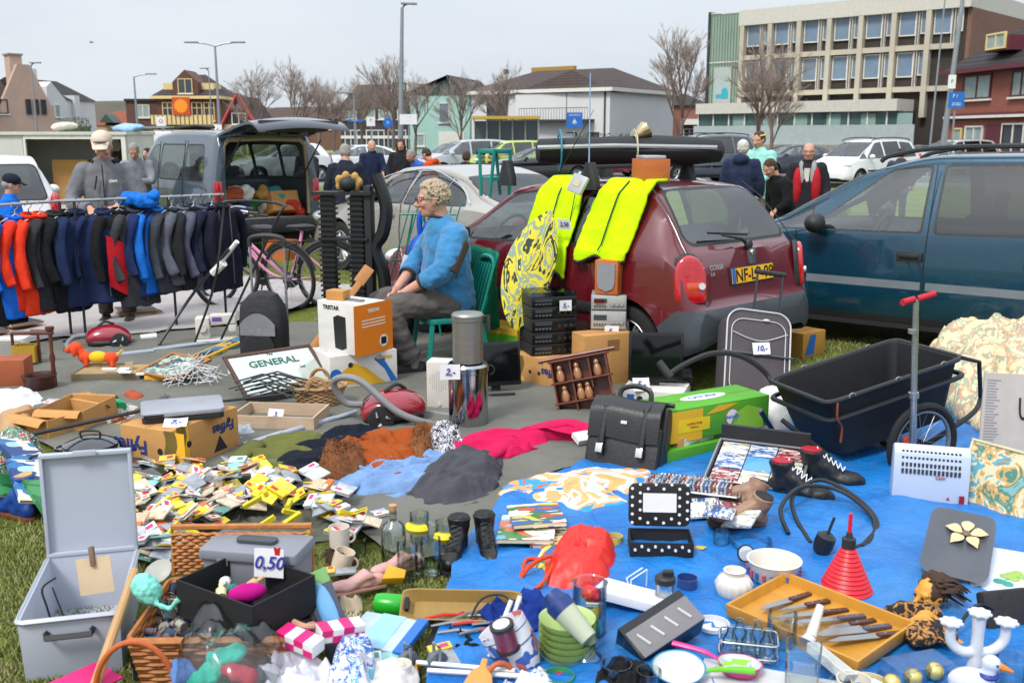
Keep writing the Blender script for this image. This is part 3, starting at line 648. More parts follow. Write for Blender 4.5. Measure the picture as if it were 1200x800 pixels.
sign(435,137,148,54,.45,white,'small white and blue sign below bare trees',[('P',.5,0,.1)],pc=blue)
sign(417,140,143,56,.9,blue,'thin blue street name plate on a white post',[('STRAAT',.6,0,0)])
sign(479,134,146,50,.85,white,'white timetable board right of the tall lamp post',[('- - - -',.3,0,.25),('- - -',.3,0,-.1)],pc=wfd)
sign(190,137,148,46,.42,white,'no parking sign of blue disc with red ring before the hotel',[('o',.9,0,.1)],pc=rd)
sign(1117,108,127,38,.58,blue,'blue direction sign with two rows before the red brick house',[('P 1',.28,-.1,.25),('ZUID',.26,0,-.25)])
sign(1110,88,104,39,.28,white,'small white plate on the leaning lamp post',[('P',.4,0,0)],pc=wfd)
sign(256,146,160,44,.34,white,'triangular warning sign below the double armed lamp',[('!',.6,0,0)],pc=rd)
t = thing('flying_bird','small dark bird gliding in the sky over the white house','bird',Q(107,50,60)); t.scale = (.45,)*3
MB().ell((0,0,0),(.28,.09,.07)).tube([(0,0,0),(.1,.3,.12),(.0,.65,.02)],[.05,.04,.01],5).tube([(0,0,0),(.1,-.3,.12),(.0,-.65,.02)],[.05,.04,.01],5).build('body', wfd, t, fuse=.02)
# vehicles
def pchip(xs, ys, x):
 n = len(xs)
 if x <= xs[0]: return ys[0]
 if x >= xs[-1]: return ys[-1]
 h = [xs[i+1]-xs[i] for i in range(n-1)]; d = [(ys[i+1]-ys[i])/h[i] for i in range(n-1)]
 m = [d[0]]+[0 if d[i-1]*d[i] <= 0 else 2/(1/d[i-1]+1/d[i]) for i in range(1,n-1)]+[d[-1]]
 for i in range(n-1):
  if x <= xs[i+1]:
   t = (x-xs[i])/h[i]; t2=t*t; t3=t2*t
   return (2*t3-3*t2+1)*ys[i]+(t3-2*t2+t)*h[i]*m[i]+(-2*t3+3*t2)*ys[i+1]+(t3-t2)*h[i]*m[i+1]
rubber = M('tyre_rubber','#1d1d1f', rough=.85, var=.2); rimm = M('alloy_rim','#b4b7ba', rough=.35, metal=.8); blk = M('black_plastic_trim','#232527', rough=.55, bump=.08, bs=80)
dark = M('dark_interior','#1a1b1d', rough=.8); seatm = M('grey_seat_fabric','#4b4f55', rough=.9); cglass = pane('car_glass',(.82,.93,.90),.22); cdark = pane('car_glass_tinted',(.2,.26,.26),.16)
redl = M('red_lamp','#b3121c', rough=.12, coat=1, var=.25, vs=30); orl = M('amber_lamp','#c8481a', rough=.15, coat=1); clr = M('lamp_glass','#cfd6da', rough=.1, metal=.4, coat=1); chrome = M('chrome','#d9dadb', rough=.12, metal=1, var=0)
def cut(bm, fs, planes):
 """cut faces by planes, return faces inside all of them"""
 for co, no in planes:
  geom = list(fs)+list({e for f in fs for e in f.edges})+list({v for f in fs for v in f.verts})
  r = bmesh.ops.bisect_plane(bm, geom=geom, plane_co=co, plane_no=no, dist=1e-5)
  fs = [g for g in r['geom'] if isinstance(g, bmesh.types.BMFace) and (g.calc_center_median()-V(co)).dot(V(no)) < 1e-6]
  if not fs: return []
 return fs
def region(bm, lay, val, nrm, poly, ulim=None, thr=.25, only=None):
 """tag the faces that look along nrm and lie inside the convex poly (u,z); u is the horizontal axis across nrm"""
 n = V(nrm).normalized(); u = V((0,0,1)).cross(n).normalized()
 bm.normal_update()
 cen = [sum(p[0] for p in poly)/len(poly), sum(p[1] for p in poly)/len(poly)]
 us = [p[0] for p in poly]; zs = [p[1] for p in poly]; a0,a1,z0,z1 = min(us)-.02,max(us)+.02,min(zs)-.02,max(zs)+.02
 fs = []
 for f in bm.faces:
  if f.normal.dot(n) < thr: continue
  if only is not None and f[lay] not in only: continue
  q = [(v.co.dot(u), v.co.z) for v in f.verts]
  if max(x for x,_ in q) < a0 or min(x for x,_ in q) > a1 or max(z for _,z in q) < z0 or min(z for _,z in q) > z1: continue
  if ulim and not (ulim[0] <= f.calc_center_median().x <= ulim[1]): continue
  fs.append(f)
 pl = []
 for i in range(len(poly)):
  p, q = poly[i], poly[(i+1)%len(poly)]
  d = V((q[0]-p[0], q[1]-p[1])); nn = V((d.y,-d.x))
  if (V((cen[0]-p[0], cen[1]-p[1]))).dot(nn) > 0: nn = -nn
  if nn.length < 1e-6: continue
  nn.normalize(); pl.append((u*p[0]+V((0,0,p[1])), u*nn.x+V((0,0,nn.y))))
 for f in cut(bm, fs, pl): f[lay] = val
def grow(poly, d):
 cx = sum(p[0] for p in poly)/len(poly); cz = sum(p[1] for p in poly)/len(poly); o = []
 w = max(abs(p[0]-cx) for p in poly); h = max(abs(p[1]-cz) for p in poly)
 return [(cx+(x-cx)*(1+d/w), cz+(z-cz)*(1+d/h)) for x,z in poly]
def rndpoly(poly, r=.04, n=3):
 out = []
 L = len(poly)
 for i in range(L):
  p0, p1, p2 = V(poly[i-1]), V(poly[i]), V(poly[(i+1)%L]); a = (p0-p1); b = (p2-p1); rr_ = min(r, a.length*.4, b.length*.4)
  s, e = p1+a.normalized()*rr_, p1+b.normalized()*rr_
  for k in range(n+1): t = k/n; out.append(tuple((1-t)**2*s+2*t*(1-t)*p1+t*t*e))
 return out
def wheel(t, x, y, r, w=.19, spokes=7, mat=None, steel=False, bike=False):
 s = 1 if y > 0 else -1
 def yy(k): return y+s*k
 wt = bpy.data.objects.new('wheel', None); COL.objects.link(wt); wt.parent = t; wt.location = (x,y,r); wt.rotation_euler = (-s*pi/2, rnd(0,1)*0, 0) if False else (pi/2*(-s),0,0)
 ri = r*.64
 MB().lathe([(ri,-w/2),(r*.93,-w/2),(r*.985,-w*.4),(r,-w*.2),(r,w*.2),(r*.985,w*.4),(r*.93,w/2),(r*.8,w*.52),(ri,w*.44),(ri,-w/2)],32,cap=False).build('tyre', rubber, wt)
 m = MB(); m.lathe([(ri,w*.44),(ri*.97,w*.46),(ri*.92,w*.36),(ri*.9,-.02),(ri*.9,-w*.4),(ri,-w*.4)],28,cap=False)
 m.lathe([(0,w*.38),(r*.13,w*.38),(r*.16,w*.25),(r*.16,0)],16)
 for k in range(spokes):
  a = 2*pi*k/spokes; c, s_ = cos(a), sin(a)
  for q in (-.12,.12):
   a2 = a+q; m.tube([(r*.12*c,r*.12*s_,w*.33),(ri*.93*cos(a2),ri*.93*sin(a2),w*.33)],[r*.05,r*.035],4)
 m.build('rim', mat or rimm, wt)
 MB().cyl((0,0,-.02),(0,0,w*.12),ri*.6,n=20).build('brake_disc', M('brake_metal','#5c5e60',rough=.5,metal=.6), wt)
 return wt
def car(name, label, sp, paint, loc, rz, group=None, cat='car'):
 t = thing(name, label, cat, loc, rz, group)
 rows = sp['rows']; xs = [r[0] for r in rows]; L = xs[-1]; wz = sp['wr']+.055
 st = set()
 for i in range(len(xs)-1):
  n = max(1, int((xs[i+1]-xs[i])/.07)); st |= {round(xs[i]+(xs[i+1]-xs[i])*k/n,4) for k in range(n+1)}
 for wx in sp['wx']:
  for k in range(-14,15): st.add(round(wx+(wz)*sin(pi/2*k/14),4))
  st |= {round(wx-wz-.002,4), round(wx+wz+.002,4)}
 st = sorted(st); st2 = [st[0]]
 for x in st[1:]:
  if x-st2[-1] > .0015: st2.append(x)
 rings = []
 for x in st2:
  zb, zl, zt, wl, wb, wr = [pchip(xs, [r[k] for r in rows], x) for k in range(1,7)]
  zb0 = zb
  for wx in sp['wx']:
   d = abs(x-wx)
   if d < wz: zb = max(zb, sp['wr']+math.sqrt(wz*wz-d*d)+.0)
  zl = min(zl, zt-.01); half = []
  for k in range(9):
   f = k/8; z = zb+(zl-zb)*f; g = (z-zb0)/max(.05,zl-zb0)
   half.append((wl*(1-.045*(1-min(1,g*3.2))**2)*(1-f)+wb*f+ .012*sin(pi*min(1,g))+(.02 if .28<g<.62 else 0)*sp.get('crease',0), z))
  h = zt-zl; cr = min(.09, h*.45); wn = wr
  for k in range(1,7):
   f = k/6; zz = zl+(h-cr)*f; half.append((wb+(wn-wb)*(f**1.25)*(1-cr/max(h,.02)*.25), zz))
  x5, z5 = half[-1]
  for k in range(1,6):
   a = pi/2*k/5; half.append((x5-.075*sin(a)*.0-(x5*.12)*(1-cos(a)), z5+(cr*.75)*sin(a)))
  x6, z6 = half[-1]
  for k in range(1,5): f = k/4; half.append((x6*(1-f), z6+(zt-z6)*(1-(1-f)**2)))
  ring = [(x, -y, z) for y,z in half]+[(x, y, z) for y,z in reversed(half[:-1])]
  rings.append(ring)
 m = MB(); m.loft(rings, cap=False, closed=False)
 for rg in (rings[0], rings[-1]):
  n = len(rg); h = n//2; m.add(rg, [(i,i+1,n-2-i,n-1-i) for i in range(h-1)]+[(h-1,h,h+1)])
 me = m.build('tmp', dark, weld=True).data
 bm = bmesh.new(); bm.from_mesh(me); ob = [o for o in COL.objects if o.data == me][0]; bpy.data.objects.remove(ob); bpy.data.meshes.remove(me)
 lay = bm.faces.layers.int.new('tag')
 parts = sp['parts']          # (name, material, [(normal, poly, ulim, mirror)], seal)
 mats = []; names = []
 def flip(nrm, poly): return (nrm[0],-nrm[1],nrm[2] if len(nrm)>2 else 0), poly
 i = 1
 for pn, mat, regs, seal in parts:
  for (nrm, poly, ul, mir) in regs:
   for sgn in ((1,-1) if mir else (1,)):
    n = (nrm[0], nrm[1]*sgn, 0)
    u = V((0,0,1)).cross(V(n).normalized())
    def cv(p):
     return p
    base = V((0,0,1)).cross(V((nrm[0],nrm[1],0)).normalized())
    pp = [(x*(1 if sgn == 1 else (1 if abs(u.x-base.x)<1e-6 and abs(u.y+base.y)<1e-6 else -1)), z) for x,z in poly]
    if seal:
     region(bm, lay, 999, n, grow(pp, .022), ul)
     region(bm, lay, i, n, pp, ul, only=(999,))
    else: region(bm, lay, i, n, pp, ul)
    mats.append(mat); names.append(pn); i += 1
 bm.normal_update()
 groups = {}
 for f in bm.faces: groups.setdefault(f[lay], []).append(f)
 for k, fs in groups.items():
  vid = {}; vs = []; ff = []
  for f in fs:
   idx = []
   for v in f.verts:
    if v not in vid: vid[v] = len(vs); vs.append(v.co.copy())
    idx.append(vid[v])
   ff.append(tuple(idx))
  mb = MB(); mb.add(vs, ff)
  if k == 0: o = mb.build('body', [paint, seatm], t, ang=38); md = o.modifiers.new('thickness','SOLIDIFY'); md.thickness = .012; md.offset = -1; md.material_offset = 1
  elif k == 999: mb.build('window_seal', blk, t, ang=40)
  else: mb.build(names[k-1], mats[k-1], t, ang=40)
 bm.free()
 W = max(r[4] for r in rows); x0, x1 = sp['cab']
 m = MB(); m.box(.12,L-.15,-W*.72,W*.72,.2,.34); m.box(sp['wx'][0]+wz,sp['wx'][1]-wz,-W*.95,W*.95,.2,.32)
 for wx in sp['wx']:
  for s in (-1,1): m.sheet(lambda u,v,wx=wx,s=s:(wx+(wz+.004)*cos(pi*u), s*(W*.66+v*(W*.29)), sp['wr']+(wz+.004)*sin(pi*u)),14,1); m.box(wx-wz,wx+wz,s*W*.66-.01,s*W*.66+.01,.25,.34+wz)
 m.build('underbody', dark, t)
 for wx in sp['wx']:
  for s in (1,-1): wheel(t, wx, s*(W-.115), sp['wr'], spokes=sp.get('spokes',7))
 if x0 is not None:
  m = MB(); m.box(x0,x1,-W*.86,W*.86,.33,.36); m.box(x1-.05,x1+.25,-W*.8,W*.8,.36,sp['dash']); m.ell((x1-.05,0,sp['dash']-.05),(.14,W*.78,.09)); m.build('dashboard', dark, t)
  for s in (-1,1):
   m = MB(); sx = sp['seat']
   m.cb((sx,s*.35,.52),(.5,.48,.16)); m.at(sx-.3,s*.35,.82,ry=-.25).cb((0,0,0),(.13,.46,.62)).at(sx-.40,s*.35,1.2,ry=-.25).cb((0,0,0),(.09,.24,.17)).o().build('seat', seatm, t, bevel=.04)
  m = MB(); m.at(sp['seat']-1.0,0,.6,ry=-.2).cb((0,0,.15),(.14,W*1.45,.66)).o().build('rear_seat', seatm, t, bevel=.04)
  m = MB(); c = V((sp['seat']+.42,.36,.93)); pts = [c+V((cos(a)*.0-.08*cos(a), .18*sin(a), .17*cos(a))) for a in [2*pi*k/24 for k in range(24)]]
  m.tube(pts,.014,6,closed=True).tube([pts[4],c,pts[20]],.012,5).tube([c,c+V((.35,0,-.15))],.025,6).build('steering_wheel', blk, t)
 for nm, fn in sp.get('extras', []): fn(t)
 return t
def lineon(t, name, pts, r, mat=blk): return MB().tube(pts, r, 5).build(name, mat, t)
# three door hatchback (rear quarter view)
W0 = .80
hatch = dict(wr=.285, wx=(.62,3.02), cab=(.55,2.75), dash=.86, seat=1.85, spokes=9,
 rows=[(0,.36,.46,.50,.58,.56,.50),(.03,.31,.50,.585,.70,.69,.66),(.07,.29,.50,.62,.755,.745,.70),(.085,.28,.55,.66,.765,.75,.69),(.11,.27,.62,.80,.78,.765,.69),(.15,.26,.80,.955,.79,.78,.66),(.19,.25,.86,.985,.795,.785,.65),(.33,.25,.93,1.17,.80,.79,.62),(.50,.25,.94,1.345,.80,.79,.585),(.60,.25,.94,1.395,.80,.79,.575),(.9,.25,.93,1.425,.80,.79,.575),(1.4,.24,.91,1.43,.805,.795,.575),(1.95,.24,.89,1.37,.805,.795,.575),(2.3,.24,.88,1.16,.80,.785,.62),(2.7,.25,.87,.955,.80,.775,.66),(3.2,.26,.80,.865,.79,.75,.60),(3.5,.27,.68,.74,.76,.71,.55),(3.66,.28,.52,.60,.68,.62,.50),(3.73,.32,.45,.52,.52,.48,.42)],
 parts=[('bumper',M('grey_bumper_plastic','#3e444a',rough=.5,var=.08,bump=.06),[((-1,0),[(-.9,.2),(.9,.2),(.9,.585),(-.9,.585)],(-1,.4),False),((0,1),[(.1,.2),(.1,.585),(-.17,.585),(-.33,.45),(-.33,.2)],(-1,.5),True)],False),
 ('rear_window',cglass,[((-1,0),rndpoly([(-.62,1.02),(.62,1.02),(.51,1.365),(-.51,1.365)],.11,5),(0,.75),False)],True),
 ('rear_side_window',cdark,[((0,1),rndpoly([(-.62,.985),(-1.18,.965),(-1.18,1.32),(-.86,1.34)],.07,4),(.4,1.3),True)],True),
 ('door_window',cglass,[((0,1),rndpoly([(-1.24,.965),(-2.5,.935),(-2.42,.99),(-1.95,1.29),(-1.62,1.335),(-1.24,1.335)],.05,3),(1.1,2.7),True)],True),
 ('windscreen',cglass,[((1,0),rndpoly([(-.66,.96),(.66,.96),(.53,1.34),(-.53,1.34)],.08,4),(1.9,2.8),False)],True)])
def corsa_extras(t):
 red = redl
 for s in (1,-1):
  a = t
  m = MB(); poly = [(x*1.0, z) for x,z in [(-.115,-.165),(-.10,-.175),(.09,-.175),(.115,-.15),(.12,0),(.112,.08),(.085,.14),(.03,.172),(-.03,.165),(-.085,.12),(-.112,.05),(-.12,-.03)]]
  fr_ = MB().at(.135,s*.695,.80,rz=(-pi/2 - s*.62)).at
  X = Matrix.Translation((.130,s*.702,.795)) @ Matrix.Rotation(-s*.60,4,'Z') @ Matrix.Rotation(.10,4,'Y')
  def dome(sc, d0, d1, sub):
   mm = MB(); mm.X = X; n = len(sub); r = []
   for k,(q,dd) in enumerate(((1,0),(1,.6),(.94,.9),(.8,1),(.4,1.04),(.02,1.05))):
    r.append([(-(d0+(d1-d0)*dd), y*q*sc, z*q*sc) for y,z in sub])
   mm.loft(r, True); return mm
  lamp = dome(1,-.03,.025,poly).build('tail_light', red, t, sub=1)
  dome(1.05,-.05,-.012,poly).build('lamp_seal', blk, lamp)
  mm = MB(); mm.X = X; mm.box(-.030,-.02,*((-.085,.035) if s > 0 else (-.035,.085)),-.075,-.02); mm.build('indicator_lens', orl, lamp, bevel=.005)
  mm = MB(); mm.X = X; mm.cyl((-.02,-.07*s,-.045),(-.042,-.07*s,-.045),.024,n=14); mm.build('reverse_lens', clr, lamp)
 X0 = .075
 p = MB().at(.105,0,.775,ry=.14).box(-.012,.006,-.275,.275,-.065,.065).o().build('licence_plate', blk, t, bevel=.004)
 y = MB().at(.105,0,.775,ry=.14); y.box(-.016,-.0115,-.262,.262,-.053,.055); y.build('plate_face', M('plate_yellow','#eeb11c',rough=.4,var=.03), p)
 y = MB().at(.105,0,.775,ry=.14); y.box(-.018,-.0155,.222,.262,-.053,.055); y.build('plate_blue_band', blue, p)
 y = MB().at(.105,0,.775,ry=.14); y.text('NF-LP-99',.125,(-.0175,-.02,-.004),(0,-1,0),(0,0,1),bold=.012); y.build('plate_number', M('black_print','#111214',rough=.5,var=0), p)
 y = MB(); y.text('CORSA',.05,(.094,.45,.86),(0,-1,0),(.1,0,1),bold=.02).text('1.4i',.035,(.090,.50,.815),(0,-1,0),(.1,0,1),bold=.02); y.build('model_badge', M('badge_silver','#c3c5c9',rough=.3,metal=.6), t)
 w = MB().tube([(.155,.0,.99),(.15,.08,1.03),(.17,.30,1.07)],[.016,.012,.008],6).tube([(.19,-.05,1.05),(.205,.42,1.09)],.009,5); w.ell((.14,0,.985),(.03,.035,.045)); w.build('rear_wiper', blk, t)
 MB().at(.135,-.02,.90,ry=.1).cb((-.01,0,0),(.04,.07,.12)).o().build('boot_lock', M('grey_lock','#55595e',rough=.3), t, bevel=.012)
 MB().ell((.108,0,.93),(.012,.022,.022)).build('badge', chrome, t)
 for s in (1,-1):
  lineon(t,'hatch_seam',[(.60,s*.57,1.405),(.46,s*.615,1.30),(.33,s*.64,1.16),(.21,s*.675,1.005),(.16,s*.69,.96)],.0045)
  lineon(t,'door_seam',[(1.21,s*.700,1.33),(1.215,s*.803,.93),(1.215,s*.822,.6),(1.23,s*.815,.30)],.004)
  lineon(t,'door_seam',[(2.62,s*.793,.93),(2.60,s*.818,.62),(2.58,s*.812,.30)],.004)
  MB().tube([(.9,s*.815,.52),(1.5,s*.828,.52),(2.5,s*.824,.52)],[.018,.02,.018],6,fl=2.2).build('side_moulding', blk, t)
  m = MB(); m.at(2.3,s*.90,.97).cb((0,0,0),(.09,.17,.12)); m.o().build('wing_mirror', blk, t, bevel=.03)
  MB().cb((1.36,s*.822,.80),(.17,.025,.05)).build('door_handle', blk, t, bevel=.008)
  MB().ell((3.55,s*.60,.66),(.10,.13,.07)).build('headlight', clr, t)
 MB().tube([(1.75,.35,1.415),(1.35,.35,1.95)],[.006,.002],5).build('aerial', blk, t)
 MB().tube([(1.9,.05,1.26),(1.93,.28,1.28)],.035,6,fl=.6).build('inner_mirror', blk, t)
hatch['extras'] = [('x', corsa_extras)]
burg = M('burgundy_car_paint','#5c0b19', rough=.28, var=.05, vs=2, coat=1)
CORSA = car('hatchback_car','burgundy three door hatchback with yellow plate and clothes laid on it',hatch,burg,(0,0,0),0)
a = (-.69,.724); hd = math.atan2(a[1],a[0]); RL = V((1.27,6.60,0))   # rear left corner
def place_rl(t, corner, hd, w):   # put rear-left body corner at corner
 off = V((cos(hd+pi/2), sin(hd+pi/2),0))*w; t.location = corner-off; t.rotation_euler = (0,0,hd)
place_rl(CORSA, RL, hd, .75)
# estate / mpv, five doors (teal)
mpv = dict(wr=.31, wx=(.85,3.55), cab=(.6,3.2), dash=.98, seat=2.35, crease=0,
 rows=[(0,.34,.50,.56,.70,.68,.6),(.05,.28,.60,.70,.82,.80,.72),(.10,.26,.85,1.0,.85,.83,.72),(.18,.25,.98,1.22,.86,.84,.68),(.32,.25,1.0,1.46,.865,.845,.63),(.5,.25,1.0,1.58,.87,.85,.62),(1.2,.25,.99,1.635,.872,.852,.62),(2.2,.25,.97,1.62,.872,.852,.62),(2.75,.25,.955,1.50,.872,.85,.63),(3.3,.25,.94,1.22,.87,.845,.67),(3.62,.25,.93,1.03,.865,.83,.70),(3.9,.26,.86,.94,.85,.80,.66),(4.15,.28,.70,.78,.80,.74,.6),(4.27,.29,.55,.62,.72,.66,.52),(4.32,.33,.45,.52,.55,.5,.45)],
 parts=[('rear_door_window',cdark,[((0,1),rndpoly([(-1.33,1.02),(-2.18,1.0),(-2.18,1.51),(-1.33,1.53)],.04,3),(1,2.3),True)],True),
 ('front_door_window',cglass,[((0,1),rndpoly([(-2.30,1.0),(-3.17,.985),(-3.13,1.06),(-2.60,1.475),(-2.30,1.505)],.03,3),(2.2,3.3),True)],True),
 ('quarter_window',cglass,[((0,1),[(-3.23,.985),(-3.57,.97),(-3.23,1.14)],(3.1,3.7),True)],True),
 ('rear_side_window',cdark,[((0,1),rndpoly([(-.42,1.05),(-1.22,1.02),(-1.22,1.52),(-.60,1.48)],.05,3),(.3,1.3),True)],True),
 ('windscreen',cglass,[((1,0),rndpoly([(-.70,1.06),(.70,1.06),(.58,1.50),(-.58,1.50)],.08,4),(2.6,3.7),False)],True),
 ('rear_window',cdark,[((-1,0),rndpoly([(-.70,1.06),(.70,1.06),(.58,1.5),(-.58,1.5)],.08,4),(0,.6),False)],True),
 ('side_moulding',M('grey_moulding','#6a7177',rough=.5),[((0,1),[(-1.24,.535),(-2.22,.535),(-2.22,.60),(-1.24,.60)],None,True),((0,1),[(-2.26,.535),(-3.2,.535),(-3.2,.60),(-2.26,.60)],None,True)],False),
 ('sill_trim',blk,[((0,1),[(-1.2,.2),(-3.2,.2),(-3.2,.30),(-1.2,.30)],None,True)],False)])
def mpv_extras(t):
 for s in (1,-1):
  for x,z1 in ((2.24,1.53),(3.32,.97)): lineon(t,'door_seam',[(x,s*(.70 if z1>1.2 else .852),z1),(x,s*.854,.98),(x+.01,s*.883,.7),(x+.01,s*.872,.3)],.0045)
  for x in (2.36,1.42):
   MB().cb((x,s*.886,.80),(.20,.012,.075)).build('door_handle_recess', blk, t, bevel=.02)
   MB().cb((x,s*.898,.81),(.15,.02,.032)).build('door_handle', blk, t, bevel=.008)
  m = MB().at(3.12,s*.96,1.04).ell((0,0,0),(.09,.11,.085)).box(-.03,.03,-s*.11,0,-.06,.02); m.o().build('wing_mirror', blk, t, sub=1)
  m = MB().tube(spl([(.55,s*.60,1.56),(.62,s*.60,1.625),(1.3,s*.605,1.675),(2.2,s*.605,1.665),(2.62,s*.60,1.60),(2.72,s*.60,1.545)],4),.019,6); m.build('roof_rail', blk, t)
  MB().ell((4.02,s*.66,.76),(.16,.14,.08)).build('headlight', clr, t); MB().ell((.12,s*.79,.95),(.08,.07,.2)).build('tail_light', redl, t)
mpv['extras'] = [('x', mpv_extras)]
teal = M('teal_metallic_paint','#0a3f55', rough=.25, metal=.35, var=.05, coat=1)
ZAF = car('estate_car','dark teal five door estate car with black roof rails parked at the right',mpv,teal,(0,0,0),0)
a = V((-.80,.60,0)).normalized(); hd2 = math.atan2(a.y,a.x); m0 = V((2.50,8.55,0))   # left side point at x=3.2 (front door front edge)
ZAF.rotation_euler = (0,0,hd2); off = V((cos(hd2+pi/2),sin(hd2+pi/2),0))*.86; ZAF.location = m0-off-a*3.25
# silver four door coupe
sal = dict(wr=.325, wx=(.98,3.7), cab=(.9,3.3), dash=.92, seat=2.35, spokes=10,
 rows=[(0,.36,.55,.62,.66,.64,.6),(.05,.30,.62,.84,.80,.78,.7),(.14,.28,.80,.98,.86,.84,.74),(.5,.26,.93,1.02,.885,.86,.70),(.85,.25,.955,1.13,.89,.865,.64),(1.3,.24,.955,1.33,.895,.87,.585),(1.9,.24,.945,1.415,.9,.875,.575),(2.5,.24,.93,1.40,.9,.875,.575),(3.0,.24,.91,1.24,.895,.865,.61),(3.5,.25,.89,1.0,.89,.845,.66),(3.9,.26,.85,.92,.885,.81,.64),(4.3,.27,.76,.83,.87,.77,.6),(4.6,.29,.60,.69,.80,.70,.55),(4.74,.31,.50,.58,.68,.6,.5),(4.8,.34,.45,.52,.5,.48,.42)],
 parts=[('rear_door_window',cglass,[((0,1),rndpoly([(-1.50,.985),(-2.15,.975),(-2.15,1.325),(-1.85,1.335),(-1.50,1.27)],.03,3),(1,2.5),True)],True),
 ('front_door_window',cglass,[((0,1),rndpoly([(-2.24,.975),(-3.28,.945),(-3.2,1.0),(-2.85,1.2),(-2.55,1.30),(-2.24,1.325)],.03,3),(2.2,3.4),True)],True),
 ('quarter_window',cdark,[((0,1),rndpoly([(-.98,1.0),(-1.45,.985),(-1.45,1.255),(-1.15,1.13)],.02,2),(.9,1.5),True)],True),
 ('windscreen',cglass,[((1,0),rndpoly([(-.68,1.0),(.68,1.0),(.54,1.34),(-.54,1.34)],.08,4),(2.5,3.6),False)],True),
 ('rear_window',cdark,[((-1,0),rndpoly([(-.62,1.05),(.62,1.05),(.54,1.36),(-.54,1.36)],.08,4),(.5,1.7),False)],True)])
def sal_extras(t):
 for s in (1,-1):
  for x,z1 in ((2.2,1.35),(3.28,.93),(1.3,.98)): lineon(t,'door_seam',[(x,s*(.63 if z1>1.2 else .875),z1),(x,s*.882,.95),(x+.01,s*.908,.65),(x,s*.90,.28)],.0045)
  MB().tube(spl([(3.34,s*.872,.945),(2.85,s*.722,1.235),(2.3,s*.655,1.345),(1.8,s*.648,1.362),(1.2,s*.705,1.20),(.92,s*.795,1.02)],4),.009,5).build('window_chrome', chrome, t)
  for x in (2.42,1.5): MB().cb((x,s*.905,.82),(.19,.03,.035)).build('door_handle', chrome, t, bevel=.01)
  MB().ell((3.15,s*.97,1.0),(.08,.11,.075)).build('wing_mirror', None_paint[0], t)
  MB().ell((4.45,s*.70,.67),(.20,.14,.09)).build('headlight', clr, t); MB().ell((.10,s*.72,.82),(.08,.14,.08)).build('tail_light', redl, t)
None_paint = [None]
def cvr(col, nm): return M(nm, col, rough=.26, metal=0, var=.03, coat=1)
silver = cvr('#8f8b84','silver_car_paint'); None_paint[0] = silver
sal['extras'] = [('x', sal_extras)]
PAS = car('saloon_car','warm silver four door saloon behind the seated man',sal,silver,(0,0,0),0)
a = V((-.63,.776,0)); hd3 = math.atan2(a.y,a.x); PAS.rotation_euler=(0,0,hd3); off = V((cos(hd3+pi/2),sin(hd3+pi/2),0))*.85; PAS.location = V((-2.9,14.0,0))-a*4.72-off
# background cars: compact hatch from the same three bodies, in other paints
PC = dict(white=cvr('#d4d6d8','white_car_paint'), black=cvr('#1f2226','black_car_paint'), lime=cvr('#a9bf3a','lime_car_paint'), blue=cvr('#2b3f93','blue_car_paint'), grey=cvr('#4d5560','grey_car_paint'), navy=cvr('#252c3a','navy_car_paint'), red=cvr('#7c2430','red_car_paint'), sil=cvr('#a4a8ab','light_silver_car_paint'))
def recolor(o, mat):
 for ch in o.children:
  if ch.name.split('.')[0] in ('body','wing_mirror'):
   ch.data = ch.data.copy(); ch.data.materials[0] = mat
def simple(src, keep=('body','window_seal','rear_window','windscreen','wheel','tail_light','headlight','rear_side_window','door_window','front_door_window','rear_door_window','quarter_window','underbody','licence_plate','bumper','roof_rail','wing_mirror','seat','rear_seat')):
 return keep
def bgcar(src, col, px, py, hdg, label, sc=1, rails=True):
 """px,py: centre of the body on the ground in the photo"""
 p = P(px, py, 0); c = src.copy(); COL.objects.link(c)
 for ch in list(src.children):
  n = ch.name.split('.')[0]
  if n in simple(None) and (rails or n != 'roof_rail'): dup(ch, parent=c)
 hl = {CORSA:1.86, ZAF:2.16, PAS:2.4}[src]*sc; h = R(hdg); c.scale = (sc,sc,sc)
 c.location = p-V((cos(h),sin(h),0))*hl; c.rotation_euler = (0,0,h); c['label'] = label; c['group'] = 'cars parked across the grass'; recolor(c, PC[col]); c.name = 'parked_car'; return c
bgcar(CORSA,'white',330,213,215,'white hatchback parked right of the open tailgate',1.06)
bgcar(ZAF,'lime',292,209,200,'lime green car half hidden behind the tailgate',.95,False)
bgcar(PAS,'white',420,209,205,'white saloon behind the dark stallholder back',1.0)
bgcar(ZAF,'sil',548,207,200,'silver estate behind the woman with the orange bag',1,False)
bgcar(PAS,'black',630,214,195,'dark saloon behind the woman with the orange bag, nearer than the silver one',.96)
bgcar(CORSA,'blue',528,206,207,'bright blue hatchback behind the crouching shoppers',1.05)
bgcar(ZAF,'lime',596,207,205,'lime green car right of the blue hatchback',.97,False)
bgcar(CORSA,'white',655,206,190,'white hatchback in front of the white villa',1.08)
bgcar(PAS,'red',705,207,190,'dark red car seen over the roof box',1.0)
bgcar(ZAF,'grey',818,214,205,'dark grey estate car right of the roof box',1.12)
bgcar(PAS,'navy',925,208,195,'navy saloon left of the white estate car',1.0)
bgcar(ZAF,'white',1012,218,215,'white estate car left of the wooden post',1.02)
bgcar(PAS,'navy',1068,202,195,'dark saloon seen between white estate and pale car',.95)
bgcar(ZAF,'sil',1115,205,200,'pale silver car behind the roof rails of the teal estate',1,False)
bgcar(CORSA,'navy',222,204,200,'dark blue car behind the man bending over goods',1.0)
# white car, rear seen at far left
c = bgcar(ZAF,'white',30,262,62,'white car seen from behind at the left edge, beyond the clothes rail',.93,False); c.location = V((-6.35,12.2,0)); c.rotation_euler=(0,0,R(118)); c.name='white_car'
